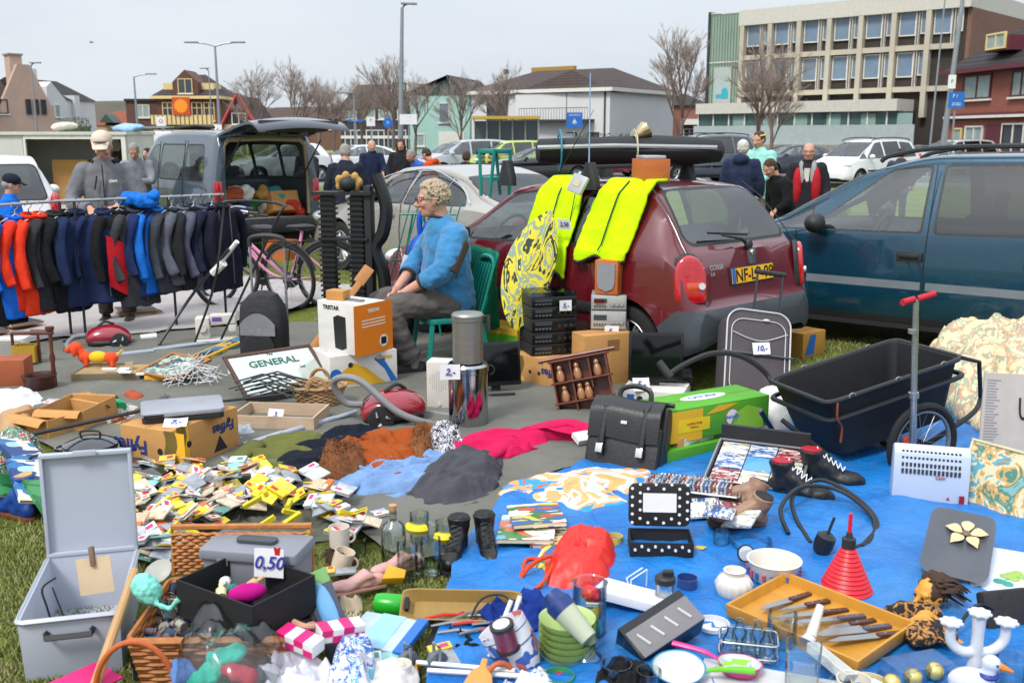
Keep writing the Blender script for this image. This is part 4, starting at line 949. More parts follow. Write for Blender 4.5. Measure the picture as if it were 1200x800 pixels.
# white van with ladder
def vanbody(rows, wx, wr): return dict(rows=rows, wx=wx, wr=wr, cab=(1.6,3.4), dash=1.1, seat=2.8)
van = dict(wr=.33, wx=(.8,3.6), cab=(1.8,3.5), dash=1.1, seat=2.75,
 rows=[(0,.38,.9,1.5,.84,.84,.76),(.03,.3,.95,1.86,.90,.89,.80),(.15,.28,1.0,1.93,.92,.90,.80),(1.2,.26,1.0,1.96,.93,.91,.80),(2.6,.26,1.0,1.94,.93,.91,.79),(3.0,.26,1.0,1.82,.93,.90,.76),(3.6,.26,.98,1.36,.92,.87,.72),(4.0,.27,.92,1.06,.9,.83,.7),(4.4,.29,.7,.88,.82,.74,.6),(4.55,.32,.5,.62,.6,.56,.5)],
 parts=[('door_window',cglass,[((0,1),rndpoly([(-2.65,1.1),(-3.72,1.08),(-3.2,1.62),(-2.65,1.66)],.05,3),(2,4),True)],True),
 ('windscreen',cglass,[((1,0),rndpoly([(-.72,1.1),(.72,1.1),(.64,1.7),(-.64,1.7)],.08,4),(2.8,4.0),False)],True)])
VAN = car('white_van','white van with roof ladder rack before the hotel',van,PC['white'],(0,0,0),0,cat='van')
p = P(200,207,0); VAN.location = p+V((1.5,-2,0)); VAN.rotation_euler=(0,0,R(200))
m = MB();
for s in (-.5,.5): m.tube([(.3,s,2.12),(3.0,s,2.12)],.03,5)
for k in range(6): m.tube([(.4+k*.5,-.6,2.08),(.4+k*.5,.6,2.08)],.025,5)
for k in range(2): m.tube([(.6+k*2,-.6,1.9),(.6+k*2,-.6,2.1)],.02,4).tube([(.6+k*2,.6,1.9),(.6+k*2,.6,2.1)],.02,4)
m.build('roof_rack', galv, VAN)
# white box trailer
a,rz_,W = fr((15,196),(140,196)); a = Q(75,160,20); a.z=0
t = thing('box_trailer','low white box trailer with open side hatch and bundles on its roof','trailer',(-9.4,19.5,0),.0)
wp = M('trailer_white','#c4c3bf',rough=.6,var=.1,vs=2);
m = MB(); m.box(-2.0,0,-.0,.04,.35,1.78).box(-2.0,-1.96,.04,1.5,.35,1.78).box(1.95,2.0,.04,1.5,.35,1.78).box(-1.96,1.95,1.46,1.5,.35,1.78).box(-2.02,2.02,-.05,1.55,1.78,1.84).box(-1.96,1.95,.04,1.46,.35,.42); m.build('cabin', wp, t)
m = MB(); m.box(0.02,.06,-.02,.03,.4,1.78).box(1.9,1.98,-.02,.03,.4,1.78).box(.03,1.97,-.021,.031,1.70,1.781); m.build('door_frame', wf, t)
m = MB(); m.box(.3,1.0,.5,1.0,.43,1.3); m.build('crate', card(), t); m = MB().ell((1.4,.7,.9),(.35,.3,.5)).build('stored_bag', M('red_bag','#8d2a22'), t, fuse=.05)
wheel(t,0,-.02,.3); wheel(t,0,1.55,.3)
for k,(x,col,lb) in enumerate(((.65,'#c9c4b2','cream bundle on the white trailer roof'),(1.85,'#8fb0cf','blue patterned bundle on the white trailer roof'))):
 m = MB();
 for j in range(6): m.ell((rnd(-.25,.25),rnd(-.2,.2),rnd(.1,.25)),(.25,.2,.14))
 o = m.build('bundle', cloth('bundle_%d'%k,col), fuse=.04, smooth=3, disp=folds(.02,9)); o.scale = (.7,.7,.5); tag(o, lb, 'bundle', loc=(-9.4+x,20.1,1.84))
# blue grey high roof car with raised tailgate, stuffed with goods
combo = dict(wr=.30, wx=(.7,3.4), cab=(.2,3.0), dash=1.05, seat=2.3, spokes=9,
 rows=[(0,.42,.95,1.30,.82,.82,.74),(.02,.36,1.0,1.66,.845,.84,.74),(.10,.30,1.02,1.80,.86,.85,.73),(.5,.28,1.03,1.84,.865,.855,.72),(1.4,.27,1.03,1.85,.87,.86,.72),(2.2,.27,1.02,1.80,.87,.86,.71),(2.6,.27,1.01,1.62,.87,.855,.70),(3.1,.27,.99,1.26,.865,.84,.70),(3.4,.27,.97,1.07,.86,.82,.70),(3.8,.29,.82,.92,.83,.77,.65),(4.05,.31,.6,.7,.72,.66,.55),(4.12,.34,.5,.56,.55,.5,.45)],
 parts=[('opening',None,[((-1,0),rndpoly([(-.70,.56),(.70,.56),(.66,1.70),(-.66,1.70)],.10,4),(-.1,.35),False)],False),
 ('rear_side_window',cglass,[((0,1),rndpoly([(-.38,1.12),(-1.02,1.12),(-1.02,1.62),(-.46,1.62)],.08,3),(.3,1.2),True)],True),
 ('sliding_door_window',cglass,[((0,1),rndpoly([(-1.12,1.12),(-1.95,1.12),(-1.95,1.62),(-1.12,1.62)],.06,3),(1,2),True)],True),
 ('front_door_window',cglass,[((0,1),rndpoly([(-2.05,1.10),(-3.05,1.04),(-2.55,1.48),(-2.3,1.60),(-2.05,1.62)],.05,3),(2,3.2),True)],True),
 ('windscreen',cglass,[((1,0),rndpoly([(-.70,1.08),(.70,1.08),(.62,1.62),(-.62,1.62)],.08,4),(2.1,3.5),False)],True)])
def combo_extras(t):
 for o in list(t.children):
  if o.name.startswith('opening'): bpy.data.objects.remove(o)
 lin = M('cream_lining','#a89a80',rough=.8)
 pts = [(.05,y,z) for y,z in [(-.69,.6),(-.70,1.2),(-.66,1.62),(-.58,1.70),(0,1.72),(.58,1.70),(.66,1.62),(.70,1.2),(.69,.6)]]
 MB().tube(pts,.035,6).build('door_frame_lining', lin, t)
 m = MB(); m.box(.05,1.9,-.68,.68,.5,.56); m.sheet(lambda u,v:(.12+1.8*u, -.66+1.32*v, 1.74+.02*sin(v*pi)),2,6); m.build('load_floor', lin, t)
 g = bpy.data.objects.new('tailgate', None); COL.objects.link(g); g.parent = t; g.location = (.08,0,1.82); g.rotation_euler = (0,R(15),0)
 nv = PC['navy']; m = MB()
 def gs(u,v):
  L = u*1.18; ww = .74-.03*u; return (-L, -ww+2*ww*v, -.10*u*u+.08*sin(pi*v)*(1-.3*u)-.05+ (-.14*max(0,u-.85)/.15))
 m.sheet(gs,10,10,.035); sh = m.build('gate_shell', nv, g, ang=50)
 m = MB(); m.sheet(lambda u,v:(-.16-.42*u, -.58+1.16*v, -.115-.05*u),4,4,.004); m.build('gate_window', cdark, g)
 m = MB(); m.box(-1.08,-.66,-.62,.62,-.19,-.13); m.build('gate_trim', M('gate_liner','#2b2c2e',rough=.8), g, bevel=.02)
 for s in (1,-1):
  MB().tube([(.10,s*.66,1.2),(-.45,s*.64,1.70)],.012,6).build('gas_strut', blk, t)
  MB().cb((.02,s*.79,.95),(.06,.12,.34)).build('tail_light', redl, t, bevel=.02)
  MB().ell((2.95,s*.98,1.12),(.08,.11,.12)).build('wing_mirror', nv, t)
  lineon(t,'door_seam',[(1.07,s*.76,1.70),(1.07,s*.872,1.03),(1.07,s*.885,.6),(1.07,s*.875,.32)],.006); lineon(t,'door_seam',[(2.0,s*.76,1.68),(2.0,s*.872,1.02),(2.0,s*.885,.6),(2.0,s*.875,.32)],.006)
  MB().tube([(.4,s*.62,1.88),(1.0,s*.63,1.91),(2.0,s*.62,1.87)],.02,6).build('roof_rail', blk, t)
  MB().ell((3.8,s*.66,.76),(.14,.14,.1)).build('headlight', clr, t)
 MB().box(-.08,.03,-.72,.72,.34,.52).build('rear_bumper', blk, t, bevel=.03)
combo['extras'] = [('x', combo_extras)]
slate = cvr('#3d4c59','slate_blue_car_paint')
VB = car('high_roof_car','slate blue high roof car with raised tailgate and boot full of goods',combo,slate,(0,0,0),0,cat='van')
a = V((-.66,.75,0)).normalized(); hd4 = math.atan2(a.y,a.x); VB.rotation_euler=(0,0,hd4); VB.location = V((-3.6,14.9,0))
X = VB.matrix_basis.copy(); X = Matrix.Translation(VB.location) @ Matrix.Rotation(hd4,4,'Z')
bc = [('#c23b34','red cloth bundle in the open boot'),('#3b8d8c','teal cloth bundle in the open boot'),('#d8d0c0','cream bag in the open boot'),('#c79a54','ochre bundle in the open boot'),('#2f6d3e','green vest hanging in the open boot'),('#e0e0de','white box like bag in the open boot'),('#2a3a63','navy bundle in the open boot'),('#a8543a','rust coloured bundle in the open boot')]
for k,(c,lb) in enumerate(bc):
 m = MB();
 for j in range(7): m.ell((rnd(-.12,.12),rnd(-.12,.12),rnd(.04,.2)),(rnd(.06,.14),rnd(.06,.14),rnd(.05,.1)))
 o = m.build('goods_bundle', cloth('boot_%d'%k,c), fuse=.025, smooth=2, disp=folds(.02,14)); tag(o, lb, 'bundle','bundles in the open boot')
 o.location = X @ V((rnd(.12,.5), -.5+k*.145, .57+(.22 if k%2 else 0)))
t = thing('goods_box','open cardboard box tilted in the slate blue boot','box', X @ V((.3,-.35,.60)), rot=(0,.3,hd4)); MB().tub(.4,.45,.3).build('box_body', card(), t)
t = thing('goods_box','white plastic crate at the back of the boot','crate', X @ V((.55,.35,.57)), hd4); MB().tub(.4,.5,.4).build('crate_body', white, t)
t = thing('orange_crate','orange brown cardboard crate in front of the slate blue boot','crate', X @ V((-.5,.1,0)), hd4+.3); MB().tub(.4,.35,.28).build('crate_body', M('orange_card','#b8642c'), t)
# people
skin = M('skin', (.52,.27,.19), rough=.55, var=.1, vs=14, spec=.35)
def lerp(a, b, t): return V(a)*(1-t)+V(b)*t
def limb(m, pts, r, n=10): m.tube(spl(pts, 4), [pchip(list(range(len(r))), r, k/4) for k in range(4*(len(r)-1)+1)], n, fl=1)
def hand(m, w, d, side, s=1.0, up=V((0,0,1)), curl=.5):
 """w wrist, d finger direction, side = direction of the thumb"""
 w = V(w); d = V(d).normalized(); side = V(side); side = (side-d*side.dot(d)).normalized(); nrm = d.cross(side).normalized()
 if nrm.dot(up) < 0: nrm = -nrm
 a = w+d*.0; m.loft([[a+d*q*s+side*cos(t)*x*s+nrm*sin(t)*y*s for t in [2*pi*k/10 for k in range(10)]] for q,x,y in ((-.03,.027,.020),(.0,.028,.019),(.035,.038,.017),(.07,.042,.015),(.092,.040,.013))], True)
 for k,L in enumerate((.068,.076,.071,.055)):
  o = w+d*.085*s+side*(.030-.020*k)*s; p1 = o+d*L*.45*s-nrm*.010*s*curl*2; p2 = o+d*L*(.85-.25*curl)*s-nrm*.034*s*curl*2; m.tube([o-d*.02*s,o,p1,p2],[.0098*s,.0098*s,.0092*s,.0075*s],8)
 o = w+d*.025*s+side*.030*s; m.tube([o-side*.012*s,o+side*.022*s+d*.02*s,o+side*.030*s+d*.055*s-nrm*.012*s],[.015*s,.0125*s,.0095*s],8)
def head(m, c, fwd, s=1.0, tilt=0, beard=0):
 """face looking along fwd (heading angle), tilt forward"""
 X = Matrix.Translation(c) @ Matrix.Rotation(fwd,4,'Z') @ Matrix.Rotation(tilt,4,'Y') @ Matrix.Scale(s,4); X0 = m.X; m.X = X
 m.ell((-.012,0,.035),(.098,.077,.088)).ell((.012,0,-.02),(.075,.066,.085)).ell((.028,0,-.068),(.055,.05,.045)).ell((.055,0,-.088),(.027,.028,.022))
 m.tube([(.082,0,.022),(.100,0,-.006),(.118,0,-.026),(.098,0,-.036)],[.009,.012,.0165,.012],8)
 m.ell((.098,.012,-.030),(.012,.009,.009)).ell((.098,-.012,-.030),(.012,.009,.009))
 for q in (1,-1):
  m.tube([(.082,.008*q,.030),(.083,.03*q,.036),(.070,.055*q,.028)],[.009,.010,.006],6)
  m.ell((.066,.036*q,-.022),(.022,.022,.020)); m.ell((-.002,.078*q,.0),(.018,.009,.031)).ell((.004,.077*q,-.022),(.010,.007,.012)); m.ell((.078,.030*q,.013),(.010,.015,.008))
 m.ell((.088,0,-.053),(.012,.025,.006)).ell((.086,0,-.064),(.012,.021,.007))
 m.X = X0; return X
def hair_mb(X, style='short', seed=1, s=1.0, bald=0):
 m = MB(); m.X = X; rg = random.Random(seed)
 if style == 'curly':
  for i in range(900):
   a = rg.uniform(0,2*pi); e = rg.uniform(-.45,1.5)
   d = V((cos(a)*cos(e), sin(a)*cos(e), sin(e)))
   if d.x > .5 and d.z < .62: continue
   if d.x > .1 and d.z < .1: continue
   p = V((-.014,0,.03))+V((d.x*.108,d.y*.088,d.z*.103))*rg.uniform(.96,1.07); r = rg.uniform(.005,.011)
   m.ell(p,(r,r,r*1.1),6,4)
  m.ell((-.016,0,.035),(.100,.082,.092))
 elif style == 'short':
  m.ell((-.02,0,.042),(.100,.082,.090)); m.ell((-.045,0,.0),(.068,.079,.075))
 elif style == 'long':
  m.ell((-.02,0,.042),(.103,.086,.092)); m.tube(spl([(-.045,0,.03),(-.07,0,-.08),(-.065,0,-.2),(-.05,0,-.27)],3),[.08]*4+[.075]*3+[.05]*3,10)
  for q in (1,-1): m.tube([(.02,.075*q,.04),(-.01,.088*q,-.05),(-.01,.08*q,-.17)],[.02,.022,.012],8)
 elif style == 'bald':
  m.ell((-.04,0,.0),(.072,.079,.065))
 return m
hairm = dict(grey=M('grey_hair','#8e8a84',rough=.9,bump=1,bs=160,bd=.006), blond=M('blond_grey_hair','#ab9a82',rough=.9,bump=1,bs=150,bd=.006,var=.3,vs=30), brown=M('brown_hair','#3f2c20',rough=.8,bump=1,bs=140,bd=.005), black=M('black_hair','#16130f',rough=.7,bump=.8,bs=140), white=M('white_hair','#c2bfb8',rough=.9,bump=1,bs=150))
eyem = M('eye_dark','#1c1a18',rough=.2,var=0); eyew = M('eye_white','#c9c2b8',rough=.3,var=0)
def face_bits(t, X, s=1, glasses=False):
 for q in (1,-1):
  m = MB(); m.X = X; m.ell((.0815,.030*q,.011),(.0085,.012,.0062),8,6); e = m.build('eye', eyew, t); m = MB(); m.X = X; m.ell((.0885,.031*q,.011),(.003,.0052,.0052),8,6); m.build('iris', eyem, e)
 if glasses:
  m = MB(); m.X = X
  for q in (1,-1):
   m.tube([(.107-.010*abs(sin(a))*.4,q*.033+.023*cos(a),.008+.016*sin(a)) for a in [2*pi*k/16 for k in range(16)]],.0022,5,closed=True)
   m.tube([(.106,q*.055,.012),(.05,q*.080,.014),(-.01,q*.084,.008)],.0022,5)
  m.tube([(.107,-.010,.012),(.107,.010,.012)],.002,5); g = m.build('glasses', blk, t)
def person(name, label, x, y, face, h=1.75, jacket='#333', trous='#222', shoe='#1c1a18', hair='grey', style='short', pose='stand', arms=None, tilt=0, glasses=False, fuse=.016, hoody=None, extra=None, lean=0, group=None, legs=True, hands=True, headturn=0, cap=None):
 """standing figure; local +x is the facing direction"""
 k = h/1.75; t = thing(name, label, 'person', (x,y,0), face, group)
 def S(p):
  p = V(p); q = max(0, p.z-.95); return V((p.x+q*lean, p.y, p.z))*k
 hipy, shy = .095, .19
 if arms is None: arms = [((.02,.255,1.16),(.10,.26,.92)),((.02,-.255,1.16),(.10,-.26,.92))]
 hc = S((.035+lean*.1,0,1.612)); hd_ = headturn
 m = MB(); X = head(m, hc, hd_, k, tilt)
 m.tube([S((-.01,0,1.38)),S((0,0,1.47)),S((.02,0,1.57))],[.065*k,.056*k,.058*k],12)
 m.tube([S((0,0,.9)),S((0,0,1.15)),S((-.01,0,1.38))],[.10*k,.10*k,.11*k],12)
 for s,(el,wr) in zip((1,-1),arms):
  sh = S((-.01,s*shy,1.40)); e = S(el); w = S(wr); limb(m,[S((-.01,0,1.36)),S((-.01,s*shy*.9,1.36)),lerp(e,w,-.12),e,w],[.04,.035,.034,.034,.026],8)
  if hands: hand(m, w, (w-e).normalized()*.6+V((.3,0,-.5)), (.3,-s,0), k, curl=.7)
 if legs:
  for s in (1,-1): limb(m,[S((0,s*hipy,.9)),S((.01,s*hipy,.5)),S((-.02,s*.10,.09))],[.085,.055,.038],8)
 m.build('body', skin, t, fuse=fuse*.62, smooth=3, ang=180)
 face_bits(t, X, k, glasses)
 jm = cloth('jacket_'+jacket.strip('#'), jacket); m = MB()
 def el(z,rx,ry,ox=0): return [S((ox+rx*cos(a), ry*sin(a), z)) for a in [2*pi*j/16 for j in range(16)]]
 m.loft([el(.78,.150,.20),el(.95,.15,.20),el(1.12,.14,.195),el(1.28,.145,.205,-.01),el(1.41,.12,.19,-.01),el(1.465,.09,.115,0),el(1.52,.075,.08,.008)])
 for s,(e0,w0) in zip((1,-1),arms):
  sh = S((-.01,s*(shy-.01),1.395)); e = S(e0); w = S(w0); limb(m,[sh,e,lerp(e,w,.92)],[.085*k,.068*k,.052*k],12); m.ell(sh,.088*k)
 if hoody: m.ell(S((-.11,0,1.47)),(.07*k,.12*k,.08*k))
 m.build('jacket', jm, t, fuse=fuse, smooth=4, disp=folds(.012,9,(1,1,.7),seed=x), ang=180)
 if legs:
  m = MB(); m.loft([el(.80,.12,.16),el(.90,.12,.165),el(.98,.115,.16)])
  for s in (1,-1): limb(m,[S((0,s*hipy*.9,.86)),S((.01,s*hipy,.5)),S((-.02,s*.10,.10))],[.098*k,.075*k,.065*k],12)
  m.build('trousers', cloth('trousers_'+trous.strip('#'), trous), t, fuse=fuse, smooth=3, disp=folds(.009,11,seed=y), ang=180)
  for s in (1,-1):
   m = MB(); m.ell(S((-.03,s*.105,.055)),(.065,.045,.055)).ell(S((.07,s*.11,.04)),(.11,.047,.040)); m.build('shoe', M('shoe_'+shoe.strip('#'),shoe,rough=.6), t, fuse=.012, smooth=1, ang=180)
 if cap:
  m = MB(); m.X = X; m.ell((-.012,0,.062),(.108,.092,.082)); m.add([(0,0,0)],[])
  o = m.build('cap', cloth('cap_'+cap.strip('#'),cap), t); m = MB(); m.X = X; m.sheet(lambda u,v:(.06+.11*u*(1-.35*(2*v-1)**2), (-.075+.15*v)*(1-.2*u), .070-.03*u+.012*sin(pi*v)),6,8,.006); m.build('cap_peak', cloth('cap_'+cap.strip('#'),cap), o)
  hm = hair_mb(X,'bald')
  hm.build('hair', hairm[hair], t, fuse=.012*k)
 else: hair_mb(X, style, 3, k).build('hair', hairm[hair], t, **(dict(fuse=.009, smooth=1) if style != 'curly' else {}), disp=folds(.006,30), ang=180)
 if extra: extra(t, X, S, k)
 return t
# background passers-by
def at(px, Y): p = Q(px,160,Y); return p.x, Y
def BG(px, Y, label, **k):
 x, y = at(px,Y); return person('person', label, x, y, **k)
fwd_cam = -pi/2
walk = [((.10,.25,1.16),(.26,.18,1.05)),((.02,-.255,1.16),(.12,-.25,.93))]
def orange_bag(t,X,S,k):
 m = MB(); m.add([],[]); m.cb(S((.2,.05,1.02)),(.07,.24,.16)); m.build('shoulder_bag', M('orange_leather','#c8561c'), t, bevel=.02)
BG(435,21,'woman in a long navy coat walking, fair hair tied back',face=R(-70),h=1.68,jacket='#1d2740',trous='#1b1d26',hair='blond',style='short',arms=walk)
BG(470,20,'woman in black leather jacket with an orange shoulder bag',face=R(-95),h=1.72,jacket='#232428',trous='#3f5876',hair='brown',style='long',arms=walk,extra=orange_bag)
BG(358,17,'man with grey hair in dark jacket right of the open boot',face=R(-130),h=1.70,jacket='#2a2b30',trous='#33363c',hair='grey')
BG(404,13.5,'stallholder in dark navy jacket behind the black boot racks, back turned',face=R(100),h=1.66,jacket='#1f2430',trous='#26282e',hair='grey',tilt=.3,lean=.15)
BG(498,19,'shopper in blue and white jersey bending forward',face=R(-150),h=1.52,jacket='#3a5fae',trous='#333a4a',hair='grey',tilt=.4,lean=.4)
BG(512,18,'shopper in black jacket with orange sleeves and blue hood',face=R(150),h=1.55,jacket='#b8431f',trous='#23252a',hair='brown',tilt=.5,lean=.3,hoody=1)
BG(546,17,'person in dark hooded jacket seen from behind',face=R(80),h=1.52,jacket='#22242b',trous='#22242b',hair='brown',hoody=1,tilt=.3)
BG(563,17.5,'man in olive jacket and navy cap turned away',face=R(60),h=1.54,jacket='#3f4232',trous='#2b2c30',hair='grey',cap='#1b2338')
BG(575,18.5,'man in black coat leaning over, beside the navy cap',face=R(-10),h=1.50,jacket='#1c1d21',trous='#1c1d21',hair='grey',tilt=.5,cap='#23262e')
BG(159,15.5,'grey haired man in light grey jacket bending over his goods',face=R(-80),h=1.66,jacket='#83868c',trous='#2f3137',hair='grey',tilt=.55,lean=.28,arms=[((.16,.24,1.15),(.36,.06,1.15)),((.16,-.24,1.15),(.36,-.06,1.12))])
BG(145,21,'man in khaki vest and cap beyond the grey jacketed man',face=R(-90),h=1.74,jacket='#55523f',trous='#2c2c2c',hair='grey',cap='#4d4436')
BG(172,19,'woman in black hooded coat behind the grey jacketed man',face=R(-110),h=1.55,jacket='#1d1d20',trous='#1d1d20',hair='black',style='long',hoody=1)
BG(871,14.0,'man with white hair in navy coat, back turned',face=R(65),h=1.72,jacket='#262f49',trous='#3a3d45',hair='white',style='short',hoody=1)
def mint_extra(t,X,S,k):
 m = MB(); m.X = X; m.tube([(.07*cos(a)-.02,.085*sin(a),.07) for a in [2*pi*j/16 for j in range(16)]],.012,6,closed=True); m.build('headband', M('yellow_headband','#d9c02c'), t)
 m = MB(); m.ell(S((.05,-.17,1.2)),(.10,.07,.24)); m.build('sleeve_panel', cloth('pink_panel','#d79a94'), t)
BG(891,15.2,'woman in mint green jacket with pink sleeve and yellow headband',face=R(-135),h=1.84,jacket='#8fc9be',trous='#6f7276',shoe='#4f9a8c',hair='brown',tilt=.2,extra=mint_extra,arms=walk)
BG(926,12.0,'person in black padded coat bent forward, dark hair in a bun',face=R(-160),h=1.50,jacket='#17181a',trous='#1a1b1f',hair='brown',tilt=.55,lean=.35,arms=walk)
def scarf(t,X,S,k):
 m = MB(); m.tube(spl([S((.08,.09,1.1)),S((.10,.075,1.3)),S((.04,.07,1.46)),S((-.07,0,1.49)),S((.04,-.07,1.46)),S((.10,-.06,1.3)),S((.09,-.06,1.12))],4),.035,8,fl=1.2); m.build('scarf', cloth('grey_scarf','#8f9293'), t)
 m = MB(); m.loft([[S((.115+.02*cos(a), .04*sin(a), z)) for a in [2*pi*j/8 for j in range(8)]] for z in (.85,1.4)]); m.build('shirt_front', cloth('cream_shirt','#c9c3b6'), t)
 for q in (1,-1): m = MB(); m.ell(S((.05,q*.12,1.15)),(.125,.07,.26)); m.build('red_panel', cloth('red_panel','#a8202a'), t)
BG(949,13.3,'elderly man in red jacket with grey scarf and glasses',face=R(-110),h=1.68,jacket='#26242a',trous='#24252a',hair='white',style='bald',glasses=True,extra=scarf)
BG(1058,19,'brown haired head of a person behind the teal estate car',face=R(70),h=1.55,jacket='#3a3f4c',trous='#2c2c2c',hair='brown')
BG(4,9.7,'person in bright blue jacket and dark cap at the left edge',face=R(20),h=1.40,jacket='#1565c8',trous='#22252b',hair='grey',cap='#1c2030',tilt=.3)
# market trader in grey jacket with beige cap
def trader(t,X,S,k):
 m = MB(); m.tube([S((.145,0,1.46)),S((.150,0,1.3)),S((.155,0,1.1))],.006,5); m.build('zip', blk, t)
 m = MB(); m.tube([S((.15,-.05,1.36)),S((.16,-.075,1.24))],.008,5); m.build('pocket_zip', blk, t)
 m = MB(); m.text('Helly',.035,S((.162,.085,1.315)),(0,-1,0),(0,0,1),bold=.02,ex=.008); m.build('chest_logo', white, t)
 m = MB(); m.X = X; m.text('ORANGE',.026,(.098,0,.085),(0,1,0),(-.35,0,1),bold=.02,ex=.004); m.build('cap_print', blk, t)
 m = MB(); m.tube(spl([S((.06,.07,1.47)),S((-.05,.09,1.49)),S((-.09,0,1.5)),S((-.05,-.09,1.49)),S((.06,-.07,1.47))],4),.028,8); m.build('collar', cloth('black_collar','#1b1b1d'), t)
x,y = at(121,9.35)
person('person','trader in grey jacket and beige cap looking down behind the clothes rail',x,y,R(-78),h=1.80,jacket='#6d6e72',trous='#35302c',shoe='#191919',hair='black',tilt=.42,lean=.06,cap='#c9b8a6',fuse=.012,extra=trader,arms=[((.08,.29,1.14),(.30,.12,1.10)),((.08,-.29,1.14),(.30,-.10,1.08))])
# the seated man, facing left in the picture
def seated():
 px, py = 497, 430
 base = P(508,425,0); base.y = 7.5; base.x = (519-600)/FP*7.65
 t = thing('person','seated man in light blue fleece, grey curly hair and glasses, looking left','person',base,R(180+22))
 SH = .47
 m = MB(); hc = V((.065,0,1.20)); X = head(m, hc, R(-8), 1.03, R(3))
 m.tube([(-.02,0,.98),(.0,0,1.07),(.04,0,1.17)],[.07,.062,.062],14)
 m.tube([(-.06,0,.5),(-.05,0,.75),(-.02,0,.98)],[.12,.12,.12],12)
 arms = [((.10,.29,.74),(.34,.10,.56)),((.10,-.28,.74),(.33,-.05,.57))]
 for s,(e,w) in zip((1,-1),arms):
  limb(m,[(-.02,s*.04,.93),(-.03,s*.16,.93),lerp(e,w,-.15),e,w],[.04,.04,.04,.045,.030],12)
  e=V(e); w=V(w); hand(m, w, (w-e).normalized()*.35+V((.15,-s*.10,-.75)), V((.8,-s*.5,.1)), 1.06, up=V((.6,s*.5,.3)), curl=.55)
 for s in (1,-1): limb(m,[(-.05,s*.09,.5),(.40,s*.14,.50),(.30,s*.15,.09)],[.09,.06,.04],10)
 m.build('body', skin, t, fuse=.0062, smooth=3, ang=180, disp=lambda p:.0012*noise.noise(p*55))
 face_bits(t, X, 1, True)
 hair_mb(X,'curly',5).build('hair', hairm['blond'], t, fuse=.0045, disp=folds(.004,90), ang=180)
 fl = M('blue_fleece','#3a7aa8',rough=.95,var=.10,vs=10,bump=.4,bs=120,sheen=.3,spec=.1); m = MB()
 def el(z,rx,ry,ox): return [(ox+rx*cos(a), ry*sin(a), z) for a in [2*pi*j/18 for j in range(18)]]
 m.loft([el(.40,.17,.20,-.06),el(.50,.19,.215,-.05),el(.64,.19,.205,-.03),el(.80,.165,.205,-.035),el(.92,.16,.225,-.035),el(1.01,.135,.18,-.025),el(1.06,.10,.115,-.005),el(1.10,.080,.084,.015)])
 for s,(e,w) in zip((1,-1),arms):
  ww = lerp(e,w,.42); limb(m,[(-.03,s*.185,.965),lerp((-.03,s*.185,.965),e,.55)+V((-.01,s*.02,0)),e,ww],[.095,.088,.078,.064],14); m.ell((-.03,s*.185,.965),(.10,.095,.09))
 def fd(p):
  f = folds(.012,10,(1,1,1.3),2)(p); q = V(p)
  f += .010*max(0,noise.noise(V((q.x*14,q.y*14,q.z*26)))) *(1 if abs(q.y)>.2 or q.z<.62 else .5)
  return f
 m.build('fleece', fl, t, fuse=.009, smooth=4, disp=fd, ang=180)
 brn_ = M('brown_patch','#4c3e3a',rough=.9)
 s = 1; e = V(arms[0][0]); sh = V((-.03,.185,.965)); mid = lerp(sh,e,.5)+V((-.01,.02,0))
 def patch(u,v):
  c = lerp(sh,e,.15+.85*u); ax = (e-sh).normalized(); out = V((-.3,1,.15)); out = (out-ax*out.dot(ax)).normalized(); sd_ = ax.cross(out); r = .112-.012*u+.010
  a = (-.38+.76*v)*(1.0+.9*max(0,u-.75)/.25) - .55; return c+out*cos(a)*r+sd_*sin(a)*r
 MB().sheet(patch,14,8).build('sleeve_patch', brn_, t, solid=.006)
 for s_,(e_,w_) in zip((1,-1),arms):
  c = lerp(e_,w_,.44); d = (V(w_)-V(e_)).normalized(); MB().tube([c-d*.012,c+d*.012],.060,16,cap=False).build('cuff', cloth('dark_cuff','#3b3a3d'), t, solid=.006)
 MB().tube(spl([(.083,0,1.06),(.098,.005,.99),(.125,.01,.90)],5),.006,6).build('zip', blk, t)
 m = MB(); m.tube([(.018+.074*cos(a),.079*sin(a),1.085+.012*cos(a)) for a in [2*pi*k/20 for k in range(20)]],.010,6,closed=True); m.build('collar_edge', cloth('dark_cuff'), t)
 gt2 = M('grey_cord_trousers','#5c5855',rough=.95,var=.15,vs=8,bump=.4,bs=50,spec=.15); m = MB()
 m.ell((-.06,0,.47),(.19,.21,.13));
 for s in (1,-1):
  limb(m,[(-.06,s*.10,.47),(.18,s*.13,.50),(.40,s*.15,.49),(.405,s*.155,.40),(.345,s*.155,.24),(.28,s*.155,.11)],[.12,.105,.090,.088,.082,.082],14)
 m.build('trousers', gt2, t, fuse=.010, smooth=4, disp=lambda p: folds(.011,12,(1,1,1.6),5)(p)+.006*sin(p.z*70+p.x*30)*(1 if p.z<.22 else .2), ang=180)
 for s in (1,-1):
  MB().tube([(.27,s*.155,.06),(.275,s*.155,.14)],[.048,.05],12).build('sock', cloth('grey_sock','#77736f'), t)
  m = MB(); m.ell((.24,s*.155,.055),(.07,.046,.052)).ell((.36,s*.155,.045),(.125,.05,.042)).ell((.30,s*.155,.065),(.08,.045,.045)); sh_ = m.build('shoe', M('dark_suede_shoe','#2b2a2d',rough=.85), t, fuse=.008, smooth=2, ang=180)
  MB().prism([(x*1.0,y) for x,y in rr(.33,.10,.048,5)],0,.02).build('sole', M('shoe_sole','#141414',rough=.8), sh_).location = (.325,s*.155,.0)
 return t
SM = seated(); SM.scale = (1.07,)*3
t = thing('garden_chair','teal plastic garden chair under the seated man','chair',SM.location,SM.rotation_euler.z)
tl_ = plast('teal_plastic','#0f7f72')
